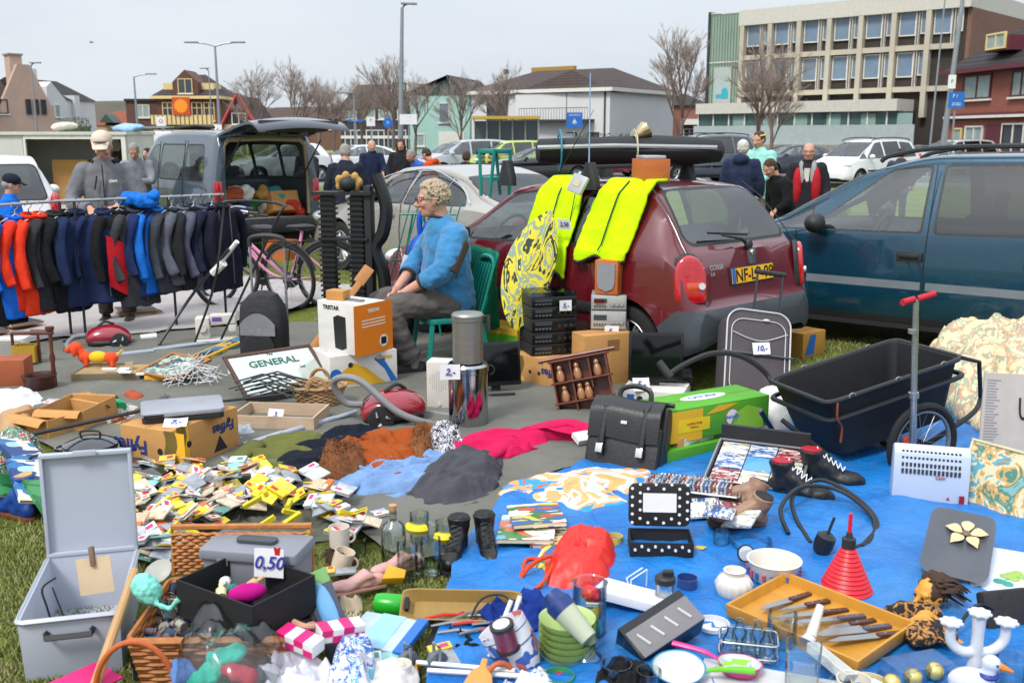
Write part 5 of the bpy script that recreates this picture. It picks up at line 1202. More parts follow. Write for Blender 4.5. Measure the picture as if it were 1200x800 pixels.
MB().prism([(x-.05,y) for x,y in rr(.46,.46,.07)],.385,.425).build('seat', tl_, t, bevel=.008)
for sx in (.14,-.25):
 for s in (1,-1): MB().tube([(sx,s*.19,.39),(sx+(.05 if sx>0 else -.06),s*.23,0)],[.022,.016],6).build('leg', tl_, t)
m = MB()
for k in range(7): yy_ = -.18+k*.06; m.tube(spl([(-.25,yy_,.40),(-.30,yy_*1.05,.62),(-.36,yy_*1.0,.80)],4),.014,6,fl=.5)
m.tube(spl([(-.26,-.22,.40),(-.33,-.22,.66),(-.37,-.14,.82),(-.38,0,.85),(-.37,.14,.82),(-.33,.22,.66),(-.26,.22,.40)],4),.018,6); m.build('backrest', tl_, t)
m = MB(); m.sheet(lambda u,v:(-.33-.07*sin(pi*u)-.025*sin(u*23)*v+.20*v*max(0,2*u-1.2), -.33+.66*u+.05*v, .90-.62*v*(1-.2*abs(2*u-1))),30,14)
o = m.build('draped_coat', cloth('green_coat','#0c6f5a'), solid=.012, disp=folds(.012,10), ang=180); tag(o,'green coat draped over the back of the teal chair','coat',loc=SM.location,rot=(0,0,SM.rotation_euler.z))
# goods: shared makers
def one(mb, name, mats, label, cat, loc=None, rot=None, group=None, **k):
 return tag(mb.build(name, mats, **k), label, cat, group, loc, rot)
def pt(px, py, z=0): return P(px, py, z)
ink = M('blue_ink','#26318f',rough=.5,var=0); blackp = M('black_print','#111214'); paper = M('white_paper','#d8d8da',rough=.7,var=.05)
def price(txt, loc, rz, w=.09, h=.06, tilt=.25, label='', ) :
 t = thing('price_card', label, 'price card', loc, rot=(-tilt,0,rz))
 c = MB().sheet(lambda u,v:(-w/2+w*u, .004*sin(pi*u), h*v),5,2).build('card', paper, t, solid=.0012)
 MB().text(txt,h*.62,(0,-.0035,h*.5),sh=.25,bold=.015).build('handwriting', ink, c); return t
cb_ = card(); cbw = card('white_carton','#d2d0cb'); navyp = M('navy_print','#1f3470',rough=.7); yelp = M('yellow_print','#dba821',rough=.7,var=.08)
def carton(name, label, pl, pr, d, h, z=0, mat=cb_, front=(), side=(), top=True, group=None, open_=False, right=True):
 """cardboard box; prints are lists of (kind,x,z,args) on the front and on the right-hand side"""
 c, rz, w = fr(pl, pr, z); t = thing(name, label, 'box', c, rz, group)
 m = MB()
 if open_: m.tub(w,d,h,.006,0,d/2)
 else: m.box(-w/2,w/2,0,d,0,h);
 b = m.build('box_body', mat, t, bevel=.004 if not open_ else 0)
 if open_:
  for s in (1,-1):
   MB().sheet(lambda u,v:(s*(w/2+.12*w*u*1.2), .01+d*.96*v, h-.003+.02*u-.05*u*u),3,2).build('flap', mat, t, solid=.004)
 else: MB().box(-w/2+.005,w/2-.005,d*.496,d*.504,h+.0005,h+.0018).build('lid_seam', M('seam_tape','#8a6238'), t)
 for lst, X in ((front, Matrix.Identity(4)), (side, Matrix.Translation((w/2,d/2,0)) @ Matrix.Rotation(pi/2,4,'Z') if right else Matrix.Translation((-w/2,d/2,0)) @ Matrix.Rotation(-pi/2,4,'Z'))):
  for k, q in enumerate(lst):
   m = MB(); m.X = X; kind, x, zz, a, mt_ = q
   if kind == 'T': m.text(a[0],a[1]*h,(x*w,-.0025,zz*h),(a[2] if len(a)>2 else 1,0,0),(0,0,a[2] if len(a)>2 else 1),bold=.03); nm = 'lettering'
   elif kind == 'R': m.box(x*w-a[0]*w/2,x*w+a[0]*w/2,-.0012-.0002*k,0,zz*h-a[1]*h/2,zz*h+a[1]*h/2); nm = 'print_panel'
   elif kind == 'O': m.cyl((x*w,-.0016-.0001*k,zz*h),(x*w,.0,zz*h),a[0]*h,n=18); nm = 'hand_hole' if mt_ is dark else 'print_spot'
   elif kind == 'P': m.add([(x*w+p[0]*h,-.0018-.0002*k,zz*h+p[1]*h) for p in a],[tuple(range(len(a)))]); nm = 'print_shape'
   elif kind == 'B':   # bunch of bananas print
    for j in range(4): m.tube([(x*w+(-.10+.05*j+.04*sin(v*2))*h*a[0],-.0015,zz*h+(.25-.45*v/2.2)*h*a[0]) for v in (0,.5,1,1.6,2.2)],[.008*h*a[0]*4,.03*h*a[0],.036*h*a[0],.03*h*a[0],.008*h],5,fl=.02)
    nm = 'banana_print'
   m.build(nm, mt_, b)
 return t
stk0 = M('zip_grey','#6c6e72',rough=.4,metal=.5)
railm = M('rail_tube','#9a9c9f',rough=.35,metal=.7);
def rail(label, A, B, Y1, Y2, ups):
 a, b = Q(*A,Y1), Q(*B,Y2); t = thing('clothes_rail', label, 'clothes rail', (0,0,0))
 MB().tube([a,b],.013,8).build('top_bar', railm, t)
 for f in ups:
  p = a.lerp(b,f); MB().tube([(p.x,p.y,0.02),p],.012,8).build('upright', blk, t); MB().tube([(p.x-.1,p.y-.22,.03),(p.x+.06,p.y+.25,.03)],.014,6).build('foot', blk, t)
 return a, b
def garment(label, p, rz, col, L=.8, w=.23, cat='jacket', col2=None, trim=None, group='jackets hung on the clothes rails', sleeves=True, seed=0):
 t = thing('hanging_jacket' if cat=='jacket' else 'hanging_shirt', label, cat, p, rz, group)
 m = MB(); R_ = []
 for k in range(11):
  f = k/10; z = -.06-L*f; hw = .05+(w-.05)*min(1,(f/.10))**.7 if f < .1 else w+.02*sin(f*4+seed); th = (.035+.03*min(1,f*6))*(1+.18*sin(f*7+seed))
  R_.append([(hw*cos(a), th*sin(a)*(1+.25*sin(3*a+seed)), z-(.0 if f>.1 else .02*abs(cos(a)))) for a in [2*pi*j/18 for j in range(18)]])
 m.loft(R_)
 if sleeves:
  for s in (1,-1): m.tube(spl([(s*(w-.05),0,-.10),(s*(w+.02),-.01,-.2),(s*(w+.05+.01*sin(seed)),-.03*sin(seed*2),-.40),(s*(w+.04+.02*sin(seed*3)),-.04+.03*s,-.62-.05*abs(sin(seed)))],3),[.05,.06,.066,.064,.062,.06,.058,.055,.052,.05],12,fl=.55)
 m.build('cloth_body', cloth('garment_'+col.strip('#'), col), t, fuse=.012, smooth=2, disp=folds(.014,7,(1.5,1.5,.6),seed*3.1), ang=180)
 MB().tube([(.06*cos(a),.045*sin(a),-.055+.015*sin(a)) for a in [2*pi*j/14 for j in range(14)]],.016,6,closed=True).build('collar', cloth('garment_'+col.strip('#'), col), t)
 MB().tube([(0,-.075,-.09),(0,-.085,-.3),(0,-.09,-L)],.005,5).build('zip', stk0, t)
 if col2:
  m = MB(); m.sheet(lambda u,v:((-w*.9+u*w*1.0), -.075-.02*sin(pi*u), -.25-L*.6*v-.12*u),8,8); m.build('contrast_panel', cloth('garment_'+col2.strip('#'),col2), t, solid=.01, disp=folds(.008,9))
 MB().tube(arc((0,0,.03),.03,-pi*.4,pi*1.1,8,'y'),.003,5).tube([(0,0,0),(0,0,-.04),(w*.7,0,-.10)],.005,5).tube([(0,0,-.04),(-w*.7,0,-.10)],.005,5).build('hanger', M('hanger_white','#c9c9c6') if seed%2 else blk, t)
 return t
a, b = rail('right hand clothes rail with dark jackets in front of the trader',(70,236),(262,228),8.5,9.3,(.08,.64,.97))
gl_ = [(.24,'#1f2b4e','navy long sleeved top with swing tag facing out',-.15,'shirt',None),(.335,'#17181b','black jacket with red lower panels',.45,'jacket','#c01f2a'),(.43,'#3a3b40','charcoal work jacket right of the red panelled one',.6,'jacket',None),(.52,'#1d2b55','navy fleece jacket with a bright blue one behind it',.65,'jacket',None),(.56,'#1767c2','bright blue jacket squeezed behind the navy fleece',.7,'jacket',None),(.66,'#3b3f47','dark grey pinstriped jacket in mid rail',.75,'jacket',None),(.735,'#5a5d69','slate grey jacket with red cuff right of the pinstriped jacket',.8,'jacket',None),(.80,'#232428','black jacket between two slate grey jackets',.8,'jacket',None),(.86,'#4f5264','slate blue jacket near the right rail end',.85,'jacket',None),(.92,'#1b1f33','midnight navy jacket last but one on the rail',.85,'jacket',None),(.99,'#191b2a','blackish jacket hung at the right rail end',.9,'jacket',None)]
ang = math.atan2(b.y-a.y,b.x-a.x)
for k,(f,c,lb,r,cat,c2) in enumerate(gl_): garment(lb, a.lerp(b,f)-V((0,0,.045)), ang+r*.62, c, L=.82-.08*(k>4)+rnd(-.08,.05), cat=cat, col2=c2, seed=k, w=.20)
MB_ = MB(); MB_.box(-.012,.012,-.095,-.09,-.36,-.24)
o = MB_.build('swing_tag', blackp); tag(o,'black swing tag hanging from the navy top','tag',loc=a.lerp(b,.24))
a2, b2 = rail('left hand clothes rail with bright blue and orange jackets',(-40,243),(95,234),8.1,8.7,(.05,.80))
ang = math.atan2(b2.y-a2.y,b2.x-a2.x)
for k,(f,c,lb,r) in enumerate([(.22,'#18191b','black jacket at the left edge of the left rail',.3),(.40,'#1a62c8','bright blue jacket on the left rail',.5),(.52,'#d8321c','orange red jacket beside the blue one',.5),(.62,'#df3a20','second orange red jacket, left of the charcoal one',.55),(.74,'#2f3034','charcoal jacket right of the orange red pair',.6),(.86,'#17181c','black jacket near the end of the left rail',.7),(.96,'#1c2a4a','navy jacket ending the left rail',.75)]):
 garment(lb, a2.lerp(b2,f)-V((0,0,.045)), ang+r*.7, c, L=.84+rnd(-.07,.05), seed=k+20, w=.22)
m = MB();
for j in range(12): m.ell((-.13+.024*j,rnd(-.03,.03),rnd(-.08,.0)),(.06,.06,.05))
one(m,'folded_jacket',cloth('garment_1767c2'),'bright blue jacket lying over the clothes rail','jacket',a.lerp(b,.46)+V((0,0,.03)),fuse=.012,smooth=2,disp=folds(.02,14))
for k,(pl,pr,lb) in enumerate([((140,372),(185,368),'stacked dark topped board under the right clothes rail'),((14,388),(52,382),'dark board with light edge under the left rail'),((-25,398),(12,393),'dark board with light edge at the left picture edge')]):
 c,rz,w = fr(pl,pr,.05)
 for q in range(2 if k==0 else 1):
  t = thing('framed_board', lb if not q else 'lower board of the pair under the right clothes rail', 'board', c+V((q*.05,q*.03,.03*(1-q))), rz+q*.1, 'flat boards under the rails')
  MB().box(-w/2,w/2,0,.32,0,.022).build('board', M('pale_wood','#b3936a'), t, bevel=.003); MB().box(-w/2+.01,w/2-.01,.01,.31,.022,.027).build('dark_cover', M('navy_cover','#1f2636'), t)
# vacuum cleaners
def vacuum(label, px, py, rz, s=1, z=0, hose=None):
 t = thing('vacuum_cleaner', label, 'vacuum cleaner', pt(px,py,z), rz); t.scale = (s,)*3
 red = M('vacuum_red','#8e0f24',rough=.22,coat=1,var=.05)
 m = MB(); m.loft([[(x, y*wy, max(.055, zc+q*hz_)) for y,q in [(cos(a),sin(a)) for a in [2*pi*j/20 for j in range(20)]]] for x,wy,zc,hz_ in ((-.20,.05,.10,.03),(-.18,.10,.11,.07),(-.10,.135,.12,.10),(.02,.145,.12,.115),(.12,.13,.11,.10),(.19,.09,.09,.06),(.21,.04,.08,.03))]); m.build('hood', red, t, sub=1, ang=180)
 m = MB(); m.loft([[(x, y*wy, .02+.055*(q+1)) for y,q in [(cos(a),sin(a)) for a in [2*pi*j/20 for j in range(20)]]] for x,wy in ((-.19,.08),(-.12,.14),(.03,.153),(.14,.135),(.2,.08))]); m.build('base', blk, t, sub=1, ang=180)
 for q in (1,-1):
  w = MB().tube([(.10,q*.135,.085),(.10,q*.165,.085)],.08,20).build('wheel', blk, t, bevel=.006)
  for k in range(3): a = k*2.1+.5; MB().tube([(.10+.03*cos(a),q*.167,.085+.03*sin(a)),(.10+.058*cos(a+.5),q*.168,.085+.058*sin(a+.5))],[.014,.006],6).build('wheel_insert', chrome, w)
 MB().tube(spl([(-.08,-.03,.215),(-.02,0,.255),(.06,.03,.222)],4),.012,6).build('carry_handle', blk, t)
 if hose:
  MB().tube(spl([V(p) for p in hose],8),.021,10).build('hose', M('grey_hose','#7d7f83',rough=.45,bump=1,bs=160), t)
 return t
gsm = M('grey_hose','#7d7f83',rough=.45,bump=1,bs=160)
v = vacuum('red vacuum cleaner with grey hose coiled around it beside the basket',462,497,R(195),1.0,0,[(.19,0,.14),(.30,-.02,.16),(.36,-.0,.30),(.22,.10,.32),(.0,.20,.13),(-.25,.19,.03),(-.36,.05,.03),(-.25,-.07,.03),(-.16,-.12,.03)])
o = one(MB().tube([pt(285,524,.03),pt(330,508,.03)],[.03,.022],8).tube([pt(330,508,.035),pt(392,490,.04)],.017,10).tube([pt(392,490,.04),pt(418,482,.06)],.014,8),'vacuum_tube',M('pale_grey_plastic','#9aa3b0'),'pale grey suction tube lying left of the red vacuum cleaner','tube')
vacuum('dark red vacuum cleaner lying behind the orange toy dog',128,408,R(20),.9,0,[(-.19,0,.14),(-.3,.02,.12),(-.35,-.1,.06),(-.2,-.22,.03),(0,-.25,.03)])
one(MB().tube(spl([pt(180,410,.03),pt(240,402,.05),pt(300,396,.04),pt(330,390,.04)],4),.018,8).tube([pt(95,420,.04),pt(180,411,.04)],.018,8),'suction_pipe',M('pale_grey_plastic'),'long pale pipe lying behind the toy dog tray','pipe')
t = thing('walking_frame','folded dark tubular push frame leaning by the white appliance','push frame',(0,0,0)); fm_ = M('dark_tube','#3a3b3f',rough=.4,metal=.5)
q1 = Q(262,315,8.1); m = MB(); m.tube(spl([pt(186,404,.04),Q(222,350,8.4),Q(252,312,8.1),Q(268,292,8.0)],4),.013,8).build('long_bar', fm_, t)
MB().tube(spl([pt(228,402,.03),Q(252,330,7.6),Q(262,250,7.6),Q(268,236,7.6),Q(330,240,7.7),Q(322,262,7.7),pt(258,400,.03)],5),.010,8).build('bent_handle', fm_, t)
MB().tube([Q(252,316,8.1),Q(278,283,8.0)],.020,8).tube([Q(250,320,8.1),Q(262,308,8.05)],.035,8).build('white_grip', white, t)
c = pt(255,402); t = thing('sewing_machine','white sewing machine like appliance with purple badge on the sheet','appliance',c,.2)
m = MB(); m.box(-.17,.17,-.08,.08,0,.05).box(-.17,-.05,-.07,.07,.05,.24).box(-.05,.17,-.05,.05,.17,.26).box(.10,.17,-.045,.045,.10,.17); m.build('body', M('ivory_plastic','#cfccc4',rough=.4), t, bevel=.018, seg=3)
MB().tube([(-.11,-.075,.15),(-.11,-.09,.15)],.035,16).build('dial', M('ivory_plastic'), t); MB().box(-.03,.05,-.053,-.049,.20,.235).build('badge', M('purple_badge','#6b4fa0'), t)
# bicycles
def bicycle(label, c, rz, col, lean=.1, basket=False):
 t = thing('bicycle', label, 'bicycle', c, rot=(lean,0,rz)); fmt = M('bike_'+col.strip('#'),col,rough=.3,coat=1,var=.05)
 for x in (-.53,.53):
  w = bpy.data.objects.new('wheel',None); COL.objects.link(w); w.parent = t; w.location = (x,0,.34)
  MB().tube([(.325*cos(a),0,.325*sin(a)) for a in [2*pi*k/36 for k in range(36)]],.02,8,closed=True).build('tyre', rubber, w)
  m = MB().tube([(.30*cos(a),0,.30*sin(a)) for a in [2*pi*k/36 for k in range(36)]],.009,6,closed=True)
  m.build('rim', railm, w); m = MB()
  for k in range(20): a = 2*pi*k/20; m.tube([(.02*cos(a+1),.02*(-1)**k,.02*sin(a+1)),(.30*cos(a),0,.30*sin(a))],.0012,3)
  m.build('spokes', railm, w); MB().cyl((0,-.045,0),(0,.045,0),.02).build('hub', railm, w)
  MB().tube(arc((x,0,.34),.365,R(20),R(165) if x<0 else R(150),14,'y'),.022,6,fl=.4).build('mudguard', blk if x < 0 else fmt, t)
 m = MB(); m.tube([(.50,0,.36),(.38,0,.80),(.36,0,.93)],.016,8).tube([(-.12,0,.30),(-.22,0,.62),(-.25,0,.80)],.016,8).tube(spl([(.39,0,.78),(.1,0,.50),(-.12,0,.30)],5),.019,8).tube(spl([(.385,0,.70),(.1,0,.38),(-.12,0,.30)],5),.016,8).tube([(-.12,0,.30),(-.53,0,.34)],.011,6).tube([(-.22,0,.62),(-.53,0,.34)],.011,6); m.build('frame', fmt, t)
 m = MB().ell((-.27,0,.84),(.13,.075,.035)).ell((-.18,0,.845),(.1,.035,.025)); m.build('saddle', blk, t, fuse=.01)
 MB().tube(spl([(.22,-.29,.98),(.36,-.22,1.0),(.38,0,.94),(.36,.22,1.0),(.22,.29,.98)],5),.011,8).build('handlebar', railm, t)
 for s in (1,-1): MB().tube([(.24,s*.285,.98),(.14,s*.30,.97)],.016,8).build('grip', blk, t)
 MB().tube([(-.45,-.08,.70),(-.68,-.08,.70),(-.68,.08,.70),(-.45,.08,.70)],.007,6,closed=True).tube([(-.66,.07,.70),(-.53,.05,.34)],.006,5).tube([(-.66,-.07,.70),(-.53,-.05,.34)],.006,5).tube([(-.25,0,.70),(-.47,0,.70)],.007,5).build('carrier', blk, t)
 MB().tube([(-.12,-.03,.30),(-.12,-.05,.30)],.085,18).tube([(-.12,-.06,.30),(-.05,-.07,.16)],.009,6).tube([(-.12,.06,.30),(-.19,.07,.44)],.009,6).build('crank', blk, t)
 return t
c = pt(326,372); bicycle('pink ladies bicycle with black saddle standing beyond the trolley bag',c+V((-.1,0.5,0)),R(185),'#d989b0',.12)
c = pt(262,378); bicycle('dark bicycle parked left of the pink bicycle',c+V((.05,1.0,0)),R(150),'#3d3430',-.1)
# trolley bag
c = pt(313,446); t = thing('shopping_trolley','black and grey trolley backpack with tall tubular handle','trolley bag',c,-.15)
bl = M('black_nylon','#1b1b1e',rough=.7,bump=.3,bs=30,bd=.02); m = MB(); m.loft([[(x*w_,-.0+y*d_,z) for x,y in rr(1,1,.25,4)] for z,w_,d_ in ((.05,.26,.18),(.12,.31,.22),(.4,.33,.22),(.56,.30,.18),(.64,.20,.12),(.66,.08,.05))]); m.build('bag', bl, t, disp=folds(.012,7))
m = MB(); m.loft([[(x*w_,-.13+y*.05,z) for x,y in rr(1,1,.3,3)] for z,w_ in ((.10,.22),(.3,.25),(.36,.18))]); m.build('front_pocket', bl, t)
MB().sheet(lambda u,v:(-.13+.26*u,-.125-.0*u,.36+.16*v*(1-(2*u-1)**2*.5)),8,4).build('grey_panel', cloth('panel_grey','#7a7b80'), t, solid=.008)
for s in (1,-1): MB().tube([(s*.13,.12,.03),(s*.13,.12,.98)],.010,8).build('handle_tube', railm, t)
MB().tube(spl([(-.13,.12,.97),(-.12,.12,1.03),(0,.12,1.05),(.12,.12,1.03),(.13,.12,.97)],4),.018,8).build('handle_grip', blk, t)
for s in (1,-1): MB().tube([(s*.15,.10,.045),(s*.18,.10,.045)],.045,14).build('wheel', rubber, t)
price('20,',c+V((-.20,-.12,.08)),-.1,.10,.09,.1,'price card hanging by the foot of the trolley backpack')
# coffee machine carton on a banana carton
org = M('orange_print','#e07a17',rough=.5,var=.05)
zb = .27
carton('banana_carton','white and yellow banana carton carrying the coffee machine box',(388,463),(466,452),.38,zb,0,cbw,front=[('P',-.05,.5,[(-.7,-.05),(-.2,.28),(.15,.1),(.5,-.2),(.75,-.38),(.3,-.36),(-.1,-.3),(-.5,-.25)],yelp),('P',.25,.62,[(-.2,.2),(.0,.3),(.25,-.1),(.5,-.5),(.62,-.6),(.3,-.5),(.1,-.1)],blue),('O',-.2,.72,[.07],dark),('O',.28,.8,[.07],dark),('O',-.42,.5,[.16],blue),('T',.3,.85,['Bananas',.14],yelp)])
carton('coffee_machine_box','white and orange coffee machine box with picture of a black coffee maker',(374,410),(424,418),.26,.36,zb,cbw,
 front=[('T',-.18,.88,['TRISTAR',.11],blackp),('P',.02,.42,[(-.14,-.32),(-.17,.28),(-.05,.33),(.15,.30),(.16,-.3),(.05,-.35)],blackp),('R',0,.5,[.18,.18],M('screen_grey','#8fb0c0',rough=.3)),('O',.42,.25,[.035],yelp),('O',.42,.37,[.035],yelp),('O',.42,.5,[.035],yelp),('O',.42,.13,[.035],yelp)],
 side=[('R',0,.5,[.985,.985],org),('T',0,.85,['TRISTAR',.09],white),('R',0,.62,[.6,.02],white),('R',0,.68,[.6,.02],white),('R',0,.56,[.6,.02],white),('O',.25,.22,[.12],white),('R',.25,.22,[.14,.14],blackp)])
c,rz,w = fr((374,410),(424,418),zb)
one(MB().box(-.07,.07,-.05,.05,0,.07),'wooden_block',M('light_wood','#b98446',bump=.2,bs=12,sx=(1,6,1)),'light wooden block on top of the coffee machine box','block',c+V((-.02,.12,.36)),(0,0,rz+.2),bevel=.004)
one(MB().cb((0,0,.006),(.16,.05,.012)),'folding_knife',M('steel_dull','#8b8d90',metal=.7,rough=.35),'small grey tool lying beside the wooden block','tool',c+V((.10,.06,.361)),(0,0,rz),bevel=.003)
# guitar
t = thing('electric_guitar','cream electric guitar with wooden neck leaning beside the coffee box','guitar',Q(345,392,6.9)); t.location.z = .12
gx = Q(430,320,7.4)-t.location; rz = math.atan2(gx.y,gx.x); t.rotation_euler=(.9,-math.asin(gx.z/gx.length),rz); L=gx.length
out = spl([(-.18,-.12,0),(-.21,0,0),(-.18,.13,0),(-.06,.12,0),(.04,.14,0),(.10,.10,0),(.03,.04,0),(.04,-.04,0),(.13,-.12,0),(.02,-.14,0),(-.06,-.10,0),(-.18,-.12,0)],4)[:-1]
MB().prism([(p.x,p.y) for p in out],-.02,.02).build('body', M('cream_lacquer','#c9bd98',rough=.25,coat=1), t, bevel=.006); m=MB().prism([(p.x*.6,p.y*.62) for p in out],.021,.024); m.build('pickguard', blackp, t)
MB().box(.03,L*.88,-.025,.025,.005,.035).build('neck', M('maple_neck','#a9733b',rough=.4), t, bevel=.008); MB().box(L*.88,L*1.05,-.035,.05,.0,.02).build('headstock', M('maple_neck'), t, bevel=.008)
# framed mirror, basket, crate
brw = M('dark_frame_wood','#4a2c1c',rough=.4,bump=.1,bs=20,sx=(1,8,1)); wood = M('raw_wood','#b9a188',rough=.8,bump=.3,bs=10,sx=(1,8,8))
def frame(name, label, pl, pr, depth_len, tilt, fm, pic, fw=.022, z=.0, cat='picture', texts=(), th=.02):
 c, rz, w = fr(pl,pr,z); t = thing(name,label,cat,c,rot=(tilt,0,rz)); h = depth_len
 m = MB(); m.box(-w/2,w/2,-th,0,0,fw).box(-w/2,w/2,-th,0,h-fw,h).box(-w/2,-w/2+fw,-th+.0005,-.0005,fw,h-fw).box(w/2-fw,w/2,-th+.0005,-.0005,fw,h-fw); m.build('frame', fm, t, bevel=.003)
 p = MB().box(-w/2+fw,w/2-fw,-th*.6,-th*.2,fw,h-fw).build('picture', pic, t)
 for s,sz,x,zz,mt_ in texts: MB().text(s,sz,(x,-th*.6-.002,zz),bold=.02).build('lettering', mt_, p)
 return t
mirr = M('mirror_glass','#c9d2cc',rough=.08,metal=.6,var=.1,vs=3); grn = M('dark_green_letter','#1f5a47')
frame('framed_mirror','wood framed pub mirror lettered in green, lying against the banana carton',(288,470),(392,452),.42,-1.0,brw,mirr,.025,.06,'mirror',[('GENERAL',.085,0,.30,grn),('The',.03,0,.38,grn),('Ltd',.03,.18,.22,grn)])
one(MB().tub(.52,.32,.10,.012),'wooden_tray_box',wood,'pale wooden open tray box under the wicker basket','crate',pt(330,498),(0,0,-.12))
price('3,',pt(322,492,.06),-.2,.10,.07,.5,'folded price card on the pale wooden tray box')
def weave(m, out, z0, z1, rows, r=.004, fl=0, amp=.0035, n=64, stakes=22):
 """wicker wall along a closed outline function out(t,f)"""
 for j in range(rows):
  f = j/(rows-1); z = z0+(z1-z0)*f
  pts = []
  for k in range(n):
   x, y, nx, ny = out(k/n, f); a = amp*(1 if (k//2+j)%2 else -1); pts.append((x+nx*a, y+ny*a, z))
  m.tube(pts, r, 5, closed=True)
 for k in range(stakes):
  pts = []
  for q in range(5): x,y,nx,ny = out(k/stakes, q/4); pts.append((x,y,z0+(z1-z0)*q/4))
  m.tube(pts, r*.8, 4)
def oval(a0,b0,a1,b1): return lambda t,f: ((a0+(a1-a0)*f)*cos(2*pi*t),(b0+(b1-b0)*f)*sin(2*pi*t),cos(2*pi*t),sin(2*pi*t))
def rect(w0,d0,w1,d1):
 def g(t,f):
  w = w0+(w1-w0)*f; d = d0+(d1-d0)*f; p = t*4; i = int(p)%4; u = p-int(p)
  return [(-w/2+w*u,-d/2,0,-1),(w/2,-d/2+d*u,1,0),(w/2-w*u,d/2,0,1),(-w/2,d/2-d*u,-1,0)][i]
 return g
wk = M('wicker_pale','#a5825a',rough=.7,var=.3,vs=30); wk2 = M('wicker_honey','#a86a34',rough=.6,var=.3,vs=25)
t = thing('wicker_basket','oval wicker basket with twisted handles on the wooden tray','basket',pt(374,478),.1)
m = MB(); weave(m,oval(.115,.085,.175,.12),.0,.15,13,.006,n=60); m.build('basket_wall', wk, t, weld=False)
MB().ell((0,0,.008),(.115,.085,.008)).build('base', wk, t); m = MB(); m.tube([(.18*cos(a),.125*sin(a),.155+.004*sin(9*a)) for a in [2*pi*k/40 for k in range(40)]],.012,6,closed=True); m.build('rim', wk, t)
for s in (1,-1):
 MB().tube(arc((0,s*.125,.15),.065,0,pi,14,'y',1.35),.009,6).tube(arc((.004,s*.130,.15),.058,0,pi,14,'y',1.35),.007,6).build('handle', wk, t)
m = MB()
for k in range(16):
 a = rnd(-.5,.3); x = rnd(-.14,.14); y = rnd(-.1,.1); z = .02+k*.008
 m.tube([(x-.18*cos(a),y-.18*sin(a),z),(x,y,z+.05),(x+.18*cos(a),y+.18*sin(a),z)],.006,5)
one(m,'black_straps',blk,'tangle of black plastic hangers in front of the pub mirror','hangers',pt(322,470,.08),weld=False)
m = MB()
for k in range(46):
 a = rnd(0,pi); x = rnd(-.16,.16); y = rnd(-.08,.10); z = rnd(.03,.2)*(1-abs(x)*3)+.02; l = rnd(.06,.14)
 m.tube([(x-l*cos(a),y,z-l*sin(a)*.5),(x,y+.02,z),(x+l*cos(a)*.6,y,z+l*.6)],.0032,4)
o = one(m,'wire_hangers',M('white_wire','#cfd2d2',rough=.4),'tangled heap of white coated wires and hooks','wire heap',pt(225,458),weld=False)
c = pt(180,452); e = pt(285,404); d_ = e-c
t = thing('long_toy_box','long thin yellow carton with printed pictures lying diagonally','box',(c+e)/2,math.atan2(d_.y,d_.x)); L = d_.length
MB().box(-L/2,L/2,-.07,.07,0,.07).build('box_body', yelp, t, bevel=.004); MB().box(-L/2+.02,L/2-.02,-.05,.05,.0705,.072).build('printed_top', prnt('toy_print',['#2a3b52','#cfc8a5','#3c6f8a','#20252b','#b9a04a'],9), t)
MB().box(-L/2+.05,L/2-.1,-.0715,-.0705,.015,.055).build('printed_side', prnt('toy_print2',['#c9a227','#3f8a4c','#2b5d8c','#d9d2b0'],14), t)
frame('framed_print','small wood framed harbour print lying flat left of the yellow carton',(160,438),(206,447),.34,-1.32,M('orange_frame','#a5672f'),prnt('harbour',['#3c5f63','#5e8078','#a9b6a8','#27413f','#8a5a52'],9,mode='NOISE'),.02,.07)
one(MB().tube([(0,0,.03),(.12,.06,.035)],.03,14),'white_roll',white,'small white roll lying behind the framed harbour print','roll',pt(165,400))
t = thing('case_lid_tray','khaki case lid used as a tray','tray',pt(124,452),.06); MB().tub(.48,.34,.09,.01,0,.17).build('shell', M('khaki_board','#6b6049',rough=.7), t, bevel=.006)
MB().box(-.23,.23,.01,.33,.078,.082).build('felt', cloth('tan_felt','#a08a63'), t)
d = thing('toy_dog','orange plush dachshund with yellow middle standing on the khaki tray','toy',pt(116,428,.09),R(175)); pl_ = M('orange_plush','#d9461c',rough=.9,bump=.5,bs=120)
m = MB();
for x in (-.10,.10): m.ell((x,0,.06),(.055,.045,.045))
for x in (-.12,-.08,.08,.12): m.tube([(x,.025*(1 if x in(-.12,.08) else -1),.06),(x,.03*(1 if x in(-.12,.08) else -1),.0)],[.018,.02],8)
m.ell((.17,0,.13),(.055,.045,.045)).ell((.225,0,.11),(.035,.02,.022)).tube([(.11,0,.07),(.15,0,.12)],.035,8).ell((.16,.045,.11),(.022,.014,.045)).ell((.16,-.045,.11),(.022,.014,.045)); m.build('plush_body', pl_, d, fuse=.007, smooth=2)
MB().ell((0,0,.062),(.075,.047,.046)).tube([(-.14,0,.07),(-.19,0,.12)],.01,6).build('yellow_middle', M('yellow_plush','#dcae1e',rough=.9), d)
MB().ell((.258,0,.112),.009).build('nose', blackp, d)
m = MB()
for k in range(5): m.cb((rnd(-.18,.2),rnd(.06,.28),.012+k*.004),(rnd(.05,.12),.03,.012))
one(m,'paper_scraps',paper,'white slips lying on the khaki tray','papers',pt(124,446,.084))
one(MB().tub(.05,.05,.05,.004),'small_wood_box',wood,'tiny wooden box on the khaki tray corner','box',pt(152,432,.085),(0,0,.3))
t = thing('magazine_rack','small yellow basket in a wooden frame with turned handle','rack',pt(33,432),.1); ww = M('red_brown_wood','#5a2a1c',rough=.4)
MB().tub(.16,.12,.13,.008,0,0,.06,1.05).build('basket_body', M('mustard_basket','#b08d2c',bump=.6,bs=50), t)
